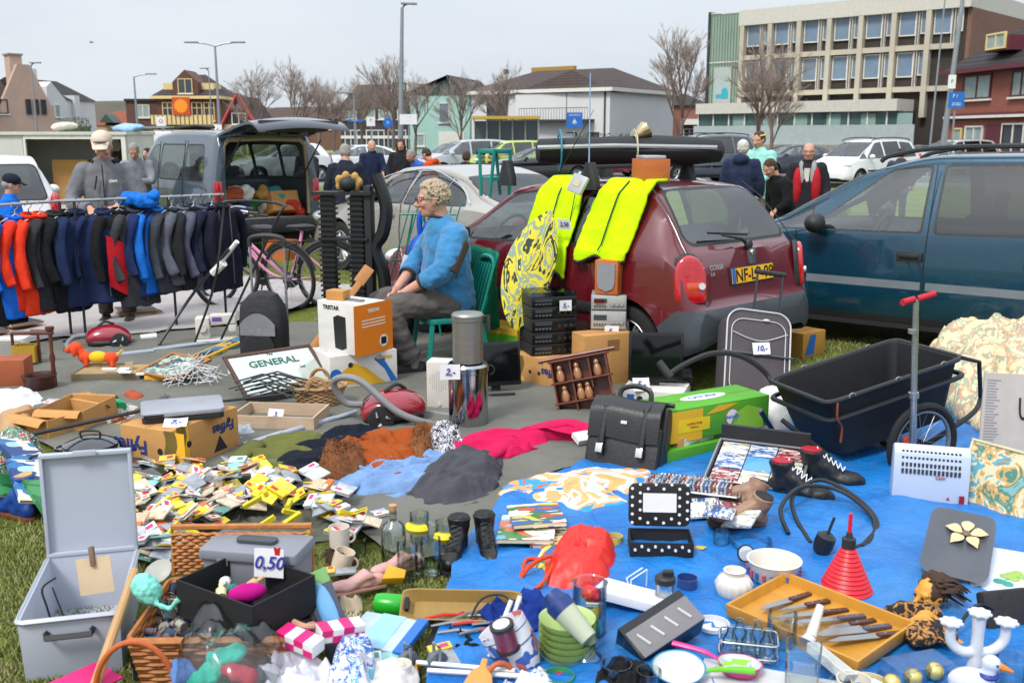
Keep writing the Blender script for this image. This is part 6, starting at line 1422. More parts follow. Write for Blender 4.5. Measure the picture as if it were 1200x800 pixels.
for s in (1,-1): MB().tube([(s*.095,0,0),(s*.095,0,.28)],.012,8).build('post', ww, t)
MB().tube([(-.1,0,.28),(.1,0,.28)],[.014,.014],8).build('handle', ww, t); MB().box(-.12,.12,-.08,.08,0,.03).build('base', ww, t)
m = MB().lathe([(.09,0),(.10,.02),(.105,.10),(.115,.13),(.095,.13),(.085,.11),(.08,.03),(.0,.02)],24); one(m,'brown_pot',M('brown_glaze','#3c1d16',rough=.3),'dark brown glazed pot on the groundsheet','pot',pt(48,460))
m = MB().lathe([(.055,0),(.05,.02),(.018,.035),(.014,.2),(.02,.24),(.012,.28),(.014,.42),(.03,.44),(.03,.46),(0,.46)],14).tube([(-.13,0,.42),(.02,0,.42)],[.022,.018],8); one(m,'wooden_stand',ww,'turned reddish wooden stand with side arm','stand',pt(65,458))
one(MB().box(-.13,.13,0,.2,0,.22),'terracotta_box',M('tan_leather','#9a4f2c',rough=.6),'tan leather box at the left edge','box',pt(8,458),(0,0,.15),bevel=.01)
t = thing('fan_heater','small white fan heater with ribbed front behind the wooden rack','heater',pt(15,424),.1); MB().prism(rr(.26,.14,.04),0,.20).build('case', M('ivory_plastic'), t, bevel=.01); m = MB()
for k in range(9): m.box(-.09,.10,-.074,-.0705,.03+k*.018,.038+k*.018)
m.build('grille', M('grille_grey','#8f8f8c'), t)
mb, c = heap([(-20,468),(30,462),(52,470),(48,482),(10,490),(-25,488)],.08,.02,9); one(mb,'white_cloth',cloth('white_linen','#cfcfda'),'crumpled white linen at the left edge','cloth',c,ang=180)
mb, c = heap([(-5,500),(40,488),(44,502),(35,515),(0,522)],.12,.012,5); one(mb,'paper_bag',M('kraft_bag','#a98660',rough=.8,bump=.4,bs=20),'full brown kraft bag under the white linen','bag',c,ang=180)
m = MB()
for k in range(60):
 x,y = rnd(-.35,.35), rnd(-.22,.2); m.at(x,y,.015+.05*rnd(0,1)*(1-abs(x)*2),rnd(-.5,.5),rnd(-.5,.5),rnd(0,6)); m.mt(k%5)
 if k%3: m.cb((0,0,0),(rnd(.03,.11),rnd(.02,.05),rnd(.01,.04)))
 elif k%2: m.cyl((0,0,-.01),(0,0,.03),rnd(.015,.03),n=10)
 else: m.ell((0,0,0),(.04,.02,.015),8,5)
o = m.o().build('odds_and_ends',[M('ochre_bits','#a8793f'),M('dark_bits','#3b2c25'),M('pale_bits','#c9b8a0'),M('steel_dull'),M('rust_bits','#9a5230')],weld=False); struct(o,'stuff'); o.location = pt(108,492); o['label']='heap of tiny wooden and metal odds and ends'
one(MB().tube(spl([(-.12,0,0.02),(-.03,.02,.05),(.06,0,.03),(.1,-.04,.02)],5),[.03]*16,8),'green_scarf',cloth('jade_cloth','#2c9a6a'),'small jade green bow in the heap of odds and ends','bow',pt(128,478,.05))
for k,(x,y,c_,lb) in enumerate(((66,498,'#8f8f8d','grey handset lying among the odds and ends'),(85,486,'#c8a57c','tan leather pouch left of the jade bow'),(160,470,'#9d4a33','rust red purse right of the jade bow'),(150,486,'#b9b0a4','cream bag near the silver scale'))):
 m = MB(); m.ell((0,0,.03),(.09,.05,.03)).ell((.05,.03,.04),(.05,.04,.03)); one(m,'pouch',cloth('pouch_%d'%k,c_),lb,'pouch',pt(x,y,.0),(0,0,k),fuse=.01,disp=folds(.008,20))
# printed banana boxes
def fyff(s=1): return [('B',-.30*s,.55,[1.5],yelp),('T',.22,.66,['Fyffes',.30,-1],navyp)]
t = carton('banana_box','brown banana box with upside down blue lettering under the silver scale',(203,562),(281,528),.34,.26,0,cb_,
 front=[('R',-.37,.5,[.24,.98],yelp),('B',-.35,.72,[1.2],M('banana_outline','#6b5a2a')),('O',-.25,.60,[.07],dark),('P',.20,.35,[(-.2,-.15),(0,.18),(.22,-.15)],dark),('T',.26,.68,['Fyffes',.30,-1],navyp),('O',.35,.78,[.06],dark),('T',-.3,.12,['Bananas',.13,-1],M('banana_outline'))],
 side=[('R',.38,.5,[.22,.98],yelp),('T',-.2,.60,['Fyffes',.40,-1],navyp),('B',.32,.65,[1.4],M('banana_outline')),('O',-.15,.55,[.07],dark),('O',.18,.55,[.07],dark)], right=False)
c = t.location.copy(); rzb = t.rotation_euler.z
X = Matrix.Translation(c) @ Matrix.Rotation(rzb,4,'Z')
t = thing('kitchen_scale','flat silver scale shaped like a laptop on the banana box','scale',X @ V((.02,.17,.262)),R(20))
MB().prism(rr(.42,.30,.03),0,.028).build('base', blk, t, bevel=.004); MB().prism(rr(.43,.31,.035),.030,.056).build('lid', M('brushed_silver','#9a9ca3',rough=.4,metal=.3), t, bevel=.008); MB().box(-.2,-.1,-.162,-.150,.035,.048).build('slot', dark, t)
one(MB().tube([Q(22,512,4.9),Q(165,481,5.2)],[.011,.011],8).tube([Q(165,481,5.2),Q(330,462,5.8)],.008,6),'curtain_rod',blk,'long thin black rod resting on the banana box','rod')
price('7,-',X @ V((-.20,.03,.265)),R(10),.12,.09,1.3,'white price card on the corner of the banana box')
carton('open_carton','open empty brown carton with raised flaps behind the round black pan',(58,520),(125,500),.32,.14,0,cb_,open_=True)
carton('open_carton','second open carton left of the banana box',(100,512),(138,492),.30,.16,0,cb_,open_=True)
carton('brown_carton','closed brown carton with small blue label left of the grey case',(36,578),(80,622),.24,.13,0,cb_,front=[('R',-.1,.5,[.14,.2],blue)])
def pan(label, px, py, r, h, lid=True, glass=False, z=0, name='enamel_pan'):
 t = thing(name,label,'pan',pt(px,py,z)); en = M('black_enamel','#15171c',rough=.15,coat=1,var=.02)
 MB().lathe([(r*.8,0),(r*.95,.02),(r,h),(r*1.05,h+.004),(r*.97,h),(r*.9,.03),(0,.012)],36).build('pan_body', en, t)
 for s in (1,-1): MB().tube(spl([(s*r*.98,-.05,h*.7),(s*(r+.045),-.03,h*.75),(s*(r+.045),.03,h*.75),(s*r*.98,.05,h*.7)],4),.008,6).build('handle', en, t)
 if lid:
  l = MB().lathe([(r*1.04,h+.006),(r*1.04,h+.012),(r*.75,h+.03),(r*.5,h+.043),(r*.2,h+.05),(0,h+.052)],36).build('lid', glassm('dark_lid_glass',(.25,.27,.3)) if glass else en, t)
  if glass: MB().tube([(r*1.04*cos(a),r*1.04*sin(a),h+.012) for a in [2*pi*k/36 for k in range(36)]],.006,6,closed=True).build('lid_rim', en, l)
  MB().tube(spl([(-.05,0,h+.045),(-.045,0,h+.075),(.045,0,h+.075),(.05,0,h+.045)],4),.006,6).build('lid_handle', blk, l)
pan('round black enamel pan with wire lid handle inside the open carton',108,534,.135,.06,z=.10); pan('large black roasting pan with domed dark lid behind the grey case',158,574,.17,.09,True)
def boot(name, label, px, py, rz, col, H=.18, sole='#1a1613', L=.27, z=0, shaft=.052, lace=None, heel=.02, rough=.5, tilt=0, cat='boot', group=None, lining=None, roll=0):
 t = thing(name,label,cat,pt(px,py,z),rot=(roll,tilt,rz),group=group); k = L/.27; mt_ = M('boot_'+col.strip('#'),col,rough=rough,bump=.25,bs=30,bd=.01)
 m = MB(); m.ell((.09*k,0,.05*k),(.085*k,.045*k,.042*k)).ell((0,0,.055*k),(.07*k,.036*k,.05*k)).ell((-.065*k,0,.055*k),(.055*k,.036*k,.052*k)).tube([(.05*k,0,.06*k),(-.03*k,0,.12*k)],[.038*k,.042*k],12)
 if H > .1:
  m.tube([(-.05*k,0,.06*k),(-.055*k,0,H*.6),(-.06*k,0,H)],[.045*k,.042*k,shaft],14)
 u = m.build('upper', mt_, t, fuse=.007, smooth=2, disp=folds(.004,22), ang=180)
 if H > .1: MB().tube([(-.06*k,0,H-.02),(-.06*k,0,H+.004)],[shaft*.8,shaft*.82],14).build('lining', lining or dark, t)
 so_ = [(x*k,y*k) for x,y in [(.175,0),(.16,.035),(.11,.048),(.04,.036),(-.04,.034),(-.10,.034),(-.12,0),(-.10,-.034),(-.04,-.034),(.04,-.036),(.11,-.048),(.16,-.035)]]
 MB().prism(so_,0,.016+heel*.3).build('sole', M('sole_'+sole.strip('#'),sole,rough=.8), t, bevel=.004)
 if lace:
  m = MB()
  for j in range(6): f = j/5; x = .075*k-.10*k*f; z_ = .095*k+(H*.92-.095*k)*f**1.2+.006; m.tube([(x,-.025*k,z_-.004),(x+.012,0,z_+.010),(x,.025*k,z_-.004)],.0028,5).tube([(x,-.025*k,z_),(x-.015,.025*k,z_+.018)],.0028,5)
  m.build('laces', lace, t)
 return t
for k,(x,y,a_) in enumerate(((22,606,R(150)),(45,600,R(-10)))): boot('blue_boot','%s bright blue suede ankle boot beside the brown carton'%('left' if k==0 else 'right'),x,y,a_,'#0f3f8f',.22,'#6b3a20',lining=M('boot_cream','#b9955e'))
mb, c = heap([(-30,585),(25,548),(58,560),(52,575),(10,600),(-40,610)],.26,.05,7); one(mb,'green_bag',prnt('leafy_bag',['#20402c','#8fa08a','#3c7a52','#1b2c22','#c8c6bd','#a83b3b'],26,mode='NOISE',bump=.4),'green leafy patterned bag above the blue boots','bag',c+V((0,0,.02)),ang=180)
mag = lambda i: prnt('cover_%d'%i, [['#2b6ca8','#9fc3d8','#1c3f7a','#d9d2c0'],['#1f6a3c','#3c8c50','#16552f'],['#b9362a','#e3cf8d','#d9d4c8','#2b4a70'],['#d8b93a','#b8482f','#e4ddcb','#3b6b3f','#2f5f95'],['#cfcbc2','#8aa6bd','#c0876f','#3c4450'],['#6aa7c9','#e6e3da','#d06a4f','#4d7f46']][i], (12,10,16,13,11,15)[i], warp=.9, sx=(.6,1.7,1))
def book(label, p, rot, w, d, h, i, group=None, cat='book'):
 t = thing('book',label,cat,p,rot=rot,group=group); MB().box(-w/2+.002,w/2-.003,-d/2+.003,d/2-.003,.0015,h-.0015).build('pages', M('page_block','#c9bfa6',rough=.9,bump=.4,bs=4,sx=(1,1,90)), t)
 m = MB(); m.box(-w/2,w/2,-d/2,d/2,h-.0015,h).box(-w/2,w/2,-d/2,d/2,0,.0015).box(-w/2,-w/2+.002,-d/2+.0005,d/2-.0005,.0015,h-.0015); m.build('cover', mag(i), t); return t
for k in range(4): book(['green edged book fanned above the green bag','blue illustrated book above the green bag','book of green boards against the brown carton','light blue magazine behind the green bag'][k], pt((18,40,66,28)[k],(560,566,590,535)[k],.14+.03*k),(.5,.3,.6+.2*k),.2,.28,.02,(1,0,1,0)[k],'books by the green bag')
m = MB()
for s in (0,1): m.tube(arc((0+.08*s,0,.0),.05,0,pi,10,'y'),.006,6)
one(m,'pan_stand',blk,'pair of black wire loops standing by the brown carton','wire stand',pt(45,545,.2))
# on and around the hatchback
hv = cloth('hi_vis_yellow','#b9e300'); stk = M('silver_plastic','#a9abae',rough=.35,metal=.3)
bk = (CORSA.rotation_euler.z); CX = Matrix.Translation(CORSA.location) @ Matrix.Rotation(bk,4,'Z')
def carpt(x, y, z): return CX @ V((x,y,z))
def surf(x, z):
 """left flank of the hatchback, 2 cm proud"""
 y = .815 if z < .95 else .795-(z-.95)*.45
 if z > 1.36: y = .60-(z-1.36)*1.2
 return y+.025
def vest(label, x0, x1, zb, sl, seed):
 t = thing('hi_vis_vest', label, 'vest', CORSA.location, bk, 'high visibility vests draped over the hatchback')
 def f(u,v):
  z = 1.50-v*(1.50-zb)+.03*sin(u*9+seed); x = x0+(x1-x0)*u+sl*v; w_ = (x1-x0)*(.10*sin(v*3.1)-.35*max(0,.35-v)); zz = min(z,1.44)
  y = surf(x, zz)-max(0,z-1.44)*2.2+.016*sin(u*pi*3+seed)*sin(v*4)
  if v > .9: y += .0
  return (x+w_*(u-.5), y, zz+max(0,.02*(z-1.44)))
 m = MB(); m.sheet(f,30,40); o = m.build('vest_shell', hv, t, solid=.02, disp=folds(.006,9,(1,1,2.2),seed=seed), ang=180)
 zp = [V(f(.5,v/14))+V((0,.028,0)) for v in range(2,14)]; MB().tube(zp,.006,5).build('zip', blk, t)
 m = MB()
 m.tube([V(f(u/10,1.0))+V((0,.006,-.005)) for u in range(0,11)],.012,5); m.build('dark_binding', cloth('dark_lining','#2b2d2f'), t); return t
vest('left hand neon yellow vest hanging over the hatchback roof',1.62,1.20,.72,-.02,1); vest('right hand neon yellow vest, wider and nearer the speaker',1.02,.56,.88,.05,4)
c = carpt(1.14,.88,1.08); price('2,50',c,bk+pi,.13,.08,-.25,'price card pinned between the two neon vests')
t = thing('plastic_device','white plastic housing pinned on the vests','appliance',carpt(1.12,.80,1.34),rot=(-.4,.25,bk+pi)); MB().box(-.07,.07,-.03,.0,0,.14).build('case', stk, t, bevel=.01); MB().box(-.03,.03,-.034,-.0305,.05,.10).build('screen', M('beige_screen','#b5ad8a'), t)
t = thing('roof_speaker','orange brown wooden box with grey dome lid on the car roof','box',carpt(.74,.40,1.44),bk+2.6); MB().box(-.13,.13,-.10,.10,0,.15).build('box_body', M('orange_veneer','#b5622a',rough=.5,bump=.1,bs=8,sx=(1,1,8)), t, bevel=.004); MB().prism(rr(.22,.17,.03),.151,.175).build('lid', stk, t, bevel=.008)
t = thing('windsurf_board','long black foam board bag strapped across the car roof','roof box',carpt(1.45,-.2,1.53),rot=(0,0,R(2))); t.scale = (.76,.85,1.5)
m = MB(); m.loft([[(x, y*w_, .07+q*h_) for y,q in [(cos(a),sin(a)) for a in [2*pi*j/16 for j in range(16)]]] for x,w_,h_ in ((-1.0,.10,.04),(-.97,.17,.065),(-.4,.24,.075),(.3,.26,.085),(.75,.22,.075),(.98,.15,.06),(1.02,.08,.03))]); m.build('board_bag', M('black_foam','#1f2124',rough=.75,bump=.4,bs=25), t, disp=folds(.006,9))
m = MB(); m.tube([(-1.0,-.20,.09),(-.2,-.27,.10),(.9,-.21,.09)],.012,6); m.build('piping', stk, t)
for k,x in enumerate((-.75,.05)):
 MB().tube([(x,.27*cos(a),.07+.10*sin(a)) for a in [2*pi*j/20 for j in range(20)]],.010,6,closed=True,fl=2).build('strap', M('teal_strap','#1b7f9a') if k==0 else cloth('cream_rope','#b9b09a'), t)
for k,x in enumerate((2.05,1.15)):
 p = carpt(x,0,1.44); t = thing('roof_bar','%s black roof bar with foot clamps'%('front' if k==0 else 'rear'),'roof bar',p,bk); MB().box(-.02,.02,-.62,.62,.07,.10).build('bar', blk, t, bevel=.008)
 for s in (1,-1): m = MB(); m.loft([[(x_*w_, s*.60+y_*.08, z) for x_,y_ in rr(1,1,.25,3)] for z,w_ in ((-.08,.16),(-.02,.15),(.06,.10),(.12,.05))]); m.build('clamp_foot', blk, t)
t = thing('chrome_horn','polished dome lamp shade standing on the roof bag','lamp shade',carpt(1.35,-.15,1.74),rot=(0,1.0,.4)); t.scale = (.6,)*3; MB().lathe([(.03,0),(.05,.05),(.10,.13),(.12,.20),(.115,.20),(.095,.13),(.04,.05)],24,cap=False).build('shade', M('gold_silver','#c9b48a',metal=1,rough=.15), t, solid=.003)
one(MB().tube([(0,0,-.1),(0,0,.72)],[.006,.004],6),'blue_rod',M('pale_blue_rod','#8fa9d0'),'thin pale blue rod rising from the roof between the vests','rod',carpt(1.3,.45,1.50))
t = thing('teal_sawhorse','teal plastic folding stool hooked on the left of the roof','stool',carpt(2.85,.0,1.22),bk); tp = plast('teal_plastic'); m = MB()
for s in (1,-1): MB().tube([(s*.06,-.12,0),(s*.10,-.1,.42)],.016,6).tube([(s*.06,.12,0),(s*.10,.1,.42)],.016,6).build('side', tp, t)
MB().box(-.10,.10,-.11,.11,.38,.42).build('top', tp, t, bevel=.01); MB().box(-.09,.09,-.11,.11,.14,.17).build('step', tp, t)
def camo(): return prnt('splash_print',['#e0c81e','#2f3d33','#dccb35','#8fa38a','#e6d21c','#3a4a3e','#cfd3b0'],2.6,mode='NOISE',warp=1.6,rough=.3,sx=(2.2,.9,1))
a_ = Q(603,365,7.05); a_.z = .38
t = thing('skimboard','yellow and green marbled skimboard leaning against the car','skimboard',a_,rot=(R(74),R(15),R(14)))
out = [(x*.20*1.0, y) for x,y in [(cos(a)*abs(sin(max(.0,a)))**.0, 0) for a in ()]]; H_ = .94
pts = [(.0+.19*math.sin(pi*min(1,f*1.02))**.62*s, H_*f) for s,fs in ((1,[i/16 for i in range(17)]),(-1,[i/16 for i in range(15,0,-1)])) for f in fs]
MB().prism([(x+.12*y*y,y) for x,y in pts],-.008,.008).build('board', camo(), t, bevel=.003)
t = carton('banana_box','brown banana box under the black hi-fi stack, lettering upside down',(600,448),(662,462),.36,.22,0,cb_,front=[('B',-.34,.62,[1.4],M('banana_outline')),('R',-.38,.15,[.24,.25],yelp),('T',.24,.58,['Fyffes',.36,-1],navyp),('O',.02,.5,[.06],dark),('O',-.15,.5,[.06],dark),('T',.05,.86,['DRIED',.07,-1],navyp)],side=[])
c,rz,w = fr((600,448),(662,462),.22)
def hifi(label, p, rz, w, d, h, dark_=True, group=None, knobs=3):
 t = thing('hifi_unit',label,'stereo unit',p,rz,group); bm_ = blk if dark_ else stk
 MB().box(-w/2,w/2,0,d,0.004,h-.003).build('case', bm_, t, bevel=.004); fp = M('gloss_black_panel','#15161a',rough=.2) if dark_ else M('silver_panel','#b3b2ad',rough=.3,metal=.3)
 f_ = MB().box(-w/2+.006,w/2-.006,-.006,-.0005,.01,h-.009).build('fascia', fp, t, bevel=.002)
 MB().box(-w*.42,-w*.05,-.0075,-.0065,h*.5,h*.78).build('display', M('display_grey','#3f464c',rough=.2), f_)
 for k in range(knobs): MB().cyl((w*(.10+.13*k),-.0065,h*.45),(w*(.10+.13*k),-.018,h*.45),h*.13,n=14).build('knob', bm_, f_)
 m = MB()
 for k in range(5): m.box(-w*.42+k*w*.075,-w*.37+k*w*.075,-.0095,-.0065,h*.2,h*.34)
 m.build('buttons', M('button_grey','#55585c'), f_); return t
c2 = pt(650,428,.18)+V((0,.15,0))
for k,(h,lb) in enumerate(((.085,'bottom cassette deck of the black hi-fi stack'),(.085,'second black hi-fi unit from the bottom of the stack'),(.10,'third unit of the hi-fi stack with double cassette windows'),(.085,'fourth hi-fi unit with large volume knob'),(.07,'top black hi-fi unit under the glass lid'))):
 z = .22+sum((.085,.085,.10,.085,.07)[:k]); hifi(lb, V((c2.x,c2.y,z)), R(17), .34,.28,h,True,'stacked black hi-fi units')
one(MB().box(-.165,.165,.0,.27,0,.03),'turntable_lid',pane('smoked_plastic',(.3,.32,.33),.25),'smoked clear plastic lid on top of the black hi-fi stack','lid',V((c2.x,c2.y,.645)),(0,0,R(17)))
price('5,-',V((c2.x+.08,c2.y-.02,.545)),R(17),.09,.075,.05,'price card on the top of the black hi-fi stack')
carton('brown_carton','worn brown carton under the silver mini stereo',(684,460),(740,454),.2,.40,0,cb_,front=[('R',.1,.8,[.25,.2],M('seam_tape'))])
c3 = P(712,452,0)+V((0,.03,0))
hifi('lower silver mini stereo with cassette door on the brown carton',c3+V((0,0,.402)),R(-6),.25,.28,.14,False,'silver mini stereo units'); hifi('upper silver mini stereo with red display under the wooden speaker',c3+V((0,0,.542)),R(-6),.25,.28,.11,False,'silver mini stereo units')
one(MB().box(-.035,.035,-.003,0,0,.022),'red_display',M('red_display','#5c140f',rough=.1),'small dark red display window on the upper mini stereo','display',c3+V((-.07,-.012,.60)),(0,0,R(-6)))
t = thing('bookshelf_speaker','wood veneer bookshelf speaker with grey grille on the silver stereo','speaker',c3+V((-.02,.02,.655)),R(-25)); MB().box(-.085,.085,0,.20,0,.24).build('cabinet', M('orange_veneer'), t, bevel=.003)
MB().add([],[]); m = MB(); m.X = Matrix.Rotation(pi/2,4,'X'); m.prism([(x,y+.12) for x,y in [(-.065,.10),(.065,.10),(.065,-.04),(.05,-.08),(0,-.1),(-.05,-.08),(-.065,-.04)]],0,.010); m.build('grille', M('grey_grille','#86888c',rough=.9,bump=.6,bs=200), t)
price('5,-',c3+V((.02,-.045,.36)),R(-6),.10,.08,.05,'price card on the brown carton below the mini stereo')
def monitor(label, px, py, rz, w, h, z=0, lean=-.1, off=True):
 t = thing('monitor',label,'monitor',pt(px,py,z),rot=(lean,0,rz)); MB().box(-w/2,w/2,0,.035,.0,h).build('bezel', M('gloss_black_panel'), t, bevel=.005)
 MB().box(-w/2+.018,w/2-.018,-.0015,0,.03,h-.018).build('screen', M('dark_screen','#0b0d10',rough=.08,var=0), t); MB().box(-.03,.03,.036,.06,-.05,h*.5).build('stand', blk, t); m=MB().prism(rr(.22,.15,.03),-.06,-.05); m.build('foot', blk, t)
monitor('glossy black flat monitor leaning on the rear bumper',768,446,R(-4),.36,.32,.16);
t = hifi('flat black video player under the glossy monitor, white price card on it',P(775,470,0)+V((0,.05,.10)),R(-8),.42,.3,.07); price('5,-',P(752,458,.12),R(5),.11,.09,.5,'price card on the flat black video player')
carton('white_carton','low white carton with blue print beneath the black video player',(728,476),(800,482),.35,.12,0,cbw,front=[('R',-.35,.5,[.12,.5],blue),('O',-.2,.5,[.18],dark)])
monitor('dark monitor standing behind the steel pedal bin',583,452,R(15),.34,.30,.08,-.15)
mb = MB(); mb.tub(.26,.3,.16,.005,0,.15); one(mb,'green_crate',M('lime_crate','#4f9a1f'),'green and yellow crate beneath the skimboard','crate',P(603,420,.0)+V((0,.35,.22)),(0,0,.2))
carton('yellow_green_box','yellow and green printed box supporting the skimboard',(560,424),(606,432),.3,.30,0,M('yellow_box','#cba72a'),front=[('R',0,.7,[.98,.3],M('lime_crate')),('R',.2,.3,[.3,.3],cbw)])
t = thing('spice_rack','wooden spice rack holding small shakers, tilted against the cartons','spice rack',pt(690,492),rot=(-.22,-.22,R(-8))); sw = M('mahogany','#5f2c1a',rough=.35,bump=.1,bs=10,sx=(1,1,6))
m = MB(); m.box(-.17,.17,.09,.10,0,.40).box(-.18,-.17,0,.10,0,.40).box(.17,.18,0,.10,0,.40).box(-.06,-.05,.01,.09,.01,.40).box(.06,.07,.01,.09,.2,.40); m.build('case', sw, t)
for z in (0,.13,.26,.40): MB().box(-.195,.195,-.005,.105,z-.006,z+.006).build('shelf', sw, t, bevel=.003)
m = MB().tube([(-.24,.04,.42),(.24,.04,.42)],.013,10); m.build('rail', sw, t)
sg = M('shaker_wood','#9a6c48',rough=.3); n_ = 0
for x,z in ((-.13,.27),(-.02,.27),(.11,.27),(-.12,.14),(-.02,.14),(.03,.14),(.12,.01)):
 one(MB().lathe([(.022,0),(.028,.03),(.02,.06),(.014,.07),(.018,.085),(.012,.10),(0,.105)],14),'spice_shaker',sg,'little turned wooden shaker standing in the spice rack','shaker',t.matrix_basis @ V((x,.03,z)),t.rotation_euler,'shakers in the spice rack')
st = M('steel_polished','#a9abad',rough=.08,metal=1,var=.02); sb = M('steel_brushed','#9c9a95',rough=.38,metal=.9,sx=(1,1,20))
t = thing('pedal_bin','tall polished steel pedal bin with mirror-like body','bin',pt(549,502)); MB().lathe([(.125,0),(.125,.02),(.12,.025),(.12,.36),(.126,.365),(.126,.40),(.115,.415),(0,.42)],40).build('bin_body', st, t); MB().box(-.03,.03,-.15,-.11,.01,.025).build('pedal', blk, t); MB().tube(arc((.13,0,.37),.03,-pi/2,pi/2,6,'y'),.005,5).build('bin_handle', blk, t)
t = thing('small_bin','small brushed steel bin standing on the taller bin','bin',pt(549,502)+V((0,0,.422))); MB().lathe([(.092,0),(.092,.25),(0,.252)],40).build('bin_body', sb, t); MB().lathe([(.097,.252),(.098,.285),(.088,.297),(0,.302)],40).build('lid', sb, t); MB().tube([(.095,0,.27),(.125,0,.28),(.125,0,.18)],.007,6,fl=2).build('bin_handle', blk, t)
price('2,-',pt(549,502)+V((-.10,-.13,.34)),.1,.12,.09,.1,'white price card between the two steel bins')
t = thing('pc_speaker','cream loudspeaker with round perforated front left of the steel bins','speaker',pt(515,482),R(-10)); iv = M('ivory_plastic'); MB().box(-.085,.085,0,.14,0,.33).build('cabinet', iv, t, bevel=.012); m = MB();
for i in range(9):
 for j in range(9):
  if (i-4)**2+(j-4)**2 < 20: m.cyl(((i-4)*.015,-.001,.2+(j-4)*.015),((i-4)*.015,.002,.2+(j-4)*.015),.0035,n=6)
m.build('perforations', M('dull_hole','#8a857a'), t); MB().cyl((0,-.008,.05),(0,.002,.05),.012).build('knob', iv, t)
t = thing('boot_shelf_rack','two tall black ribbed shelf towers beyond the coffee box','rack',Q(398,380,8.0)*V((1,1,0)) if False else V(((414-600)/FP*8.3,8.2,0)),R(-8)); pm = M('black_pu','#16171a',rough=.6,bump=.2,bs=30)
for x in (-.19,.06):
 m = MB(); m.box(x-.05,x+.05,-.05,.05,0,1.28)
 for k in range(30): m.box(x-.065,x+.065,-.065,.065,.03+k*.042,.045+k*.042)
 m.build('ribbed_column', pm, t)
MB().box(-.30,.20,-.09,.10,1.285,1.31).build('top_shelf', pm, t); MB().box(-.26,.16,-.08,.08,.92,.94).build('middle_shelf', pm, t); MB().box(.13,.19,-.06,.06,0,1.36).build('side_post', pm, t, bevel=.01); MB().box(-.26,.16,-.08,.08,.38,.40).build('lower_shelf', pm, t)
MB().tube(spl([(.22,0,1.45),(.30,0,1.2),(.27,0,.98),(.20,0,.85),(.27,0,.6),(.27,0,0)],5),.055,10).build('hanging_wader', M('black_rubber_shine','#1b1c1f',rough=.35), t)
t = thing('fur_trim_mask','blond furry headpiece on top of the black rack','headpiece',V(((412-600)/FP*8.3,8.2,1.31))); m = MB()
for k in range(26): a = k*.9; m.ell((.09*cos(a),.05,.07+.06*sin(a)),(.03,.03,.04),8,5)
m.build('fur', M('blond_fur','#b5904f',rough=1,bump=1,bs=90), t, fuse=.012); MB().ell((0,-.02,.06),(.07,.05,.06)).build('face_piece', pm, t)
t = thing('leaf_blower','blue and black garden blower standing up beside the seated man','leaf blower',V(((462-600)/FP*7.9,7.9,.12)),rot=(0,.30,0)); bb = plast('royal_blue_plastic','#0f4fae')
MB().tube(spl([(0,0,0),(0,0,.35),(.0,0,.60),(.0,0,.70)],4),[.10,.105,.11,.115,.12,.12,.12,.115,.11,.10,.10,.10,.10],18).build('collection_bag', M('dark_bag','#26282c',rough=.7,bump=.3,bs=12,bd=.02), t)
MB().tube(spl([(0,0,.66),(0,0,.80),(.02,0,.92),(.0,0,1.02)],4),[.105,.11,.115,.12,.12,.11,.10,.09,.085,.08,.07,.06,.05],18).build('motor_housing', bb, t); MB().tube([(.10,-.06,.88),(.16,-.10,.88)],[.075,.08],18).build('intake', bb, t); MB().tube(spl([(-.06,-.03,.90),(-.10,-.03,1.05),(0,-.03,1.15),(.09,-.03,1.08),(.08,0,.95)],4),.022,8).build('handle', bb, t); MB().box(-.13,-.06,-.125,-.120,.58,.72).build('paper_label', paper, t)
t = thing('drying_rack','teal folding drying rack behind the blower','drying rack',V(((485-600)/FP*8.6,8.6,0)),R(-20)); m = MB()
for k in range(7): m.tube([(-.28+k*.07,-.1+.02*k,.25),(-.05+k*.07,.05+.02*k,1.18)],.007,5)
for z,o_ in ((.35,0),(.7,.1),(1.1,.18)): m.tube([(-.28+o_,-.08,z),(.2+o_,.05,z)],.008,5)
m.build('wire_frame', tp, t)
for s in (-1,1): MB().tube([(s*.25,0,0),(s*.05,.1,1.1)],.010,6).build('leg', tp, t)
# clothes on the groundsheet
def lay(label, px, h, col, amp, s, cat='garment', name='laid_garment', dirn=None, mat=None, z=.02, sl=()):
 h *= .75
 mb, c = heap(px, h, amp*.95, s*1.35, seed=len(label), rings=34, dirn=dirn, sub_=16, rag=.10, pw=3)
 for q in sl: mb.tube(spl([P(x,y,.02+h*.5*(1-i/len(q)))-V((c.x,c.y,0)) for i,(x,y) in enumerate(q)],5),[.062-.0012*j for j in range(5*(len(q)-1)+1)],12,fl=.5)
 return one(mb,name,mat or cloth('lay_'+col.strip('#'),col),label,cat,c+V((0,0,z)),ang=180)
lay('olive green fleece at the left end of the row of clothes',[(278,535),(320,518),(372,514),(375,540),(330,556),(285,558)],.05,'#5f6232',.035,3.2,dirn=.3,sl=[[(300,525),(280,540),(262,556)]])
lay('navy trousers lying between olive fleece and rust coat',[(318,566),(332,540),(372,520),(410,505),(452,508),(455,524),(420,535),(385,552),(350,572),(325,575)],.07,'#151a26',.03,3,dirn=.5)
lay('rust brown suede coat with fur trim among the laid clothes',[(380,552),(390,532),(430,518),(490,512),(508,520),(502,540),(470,556),(420,560)],.10,'#8f4318',.03,4,'coat',sl=[[(400,530),(440,545),(475,568)],[(430,520),(470,512),(515,505)]])
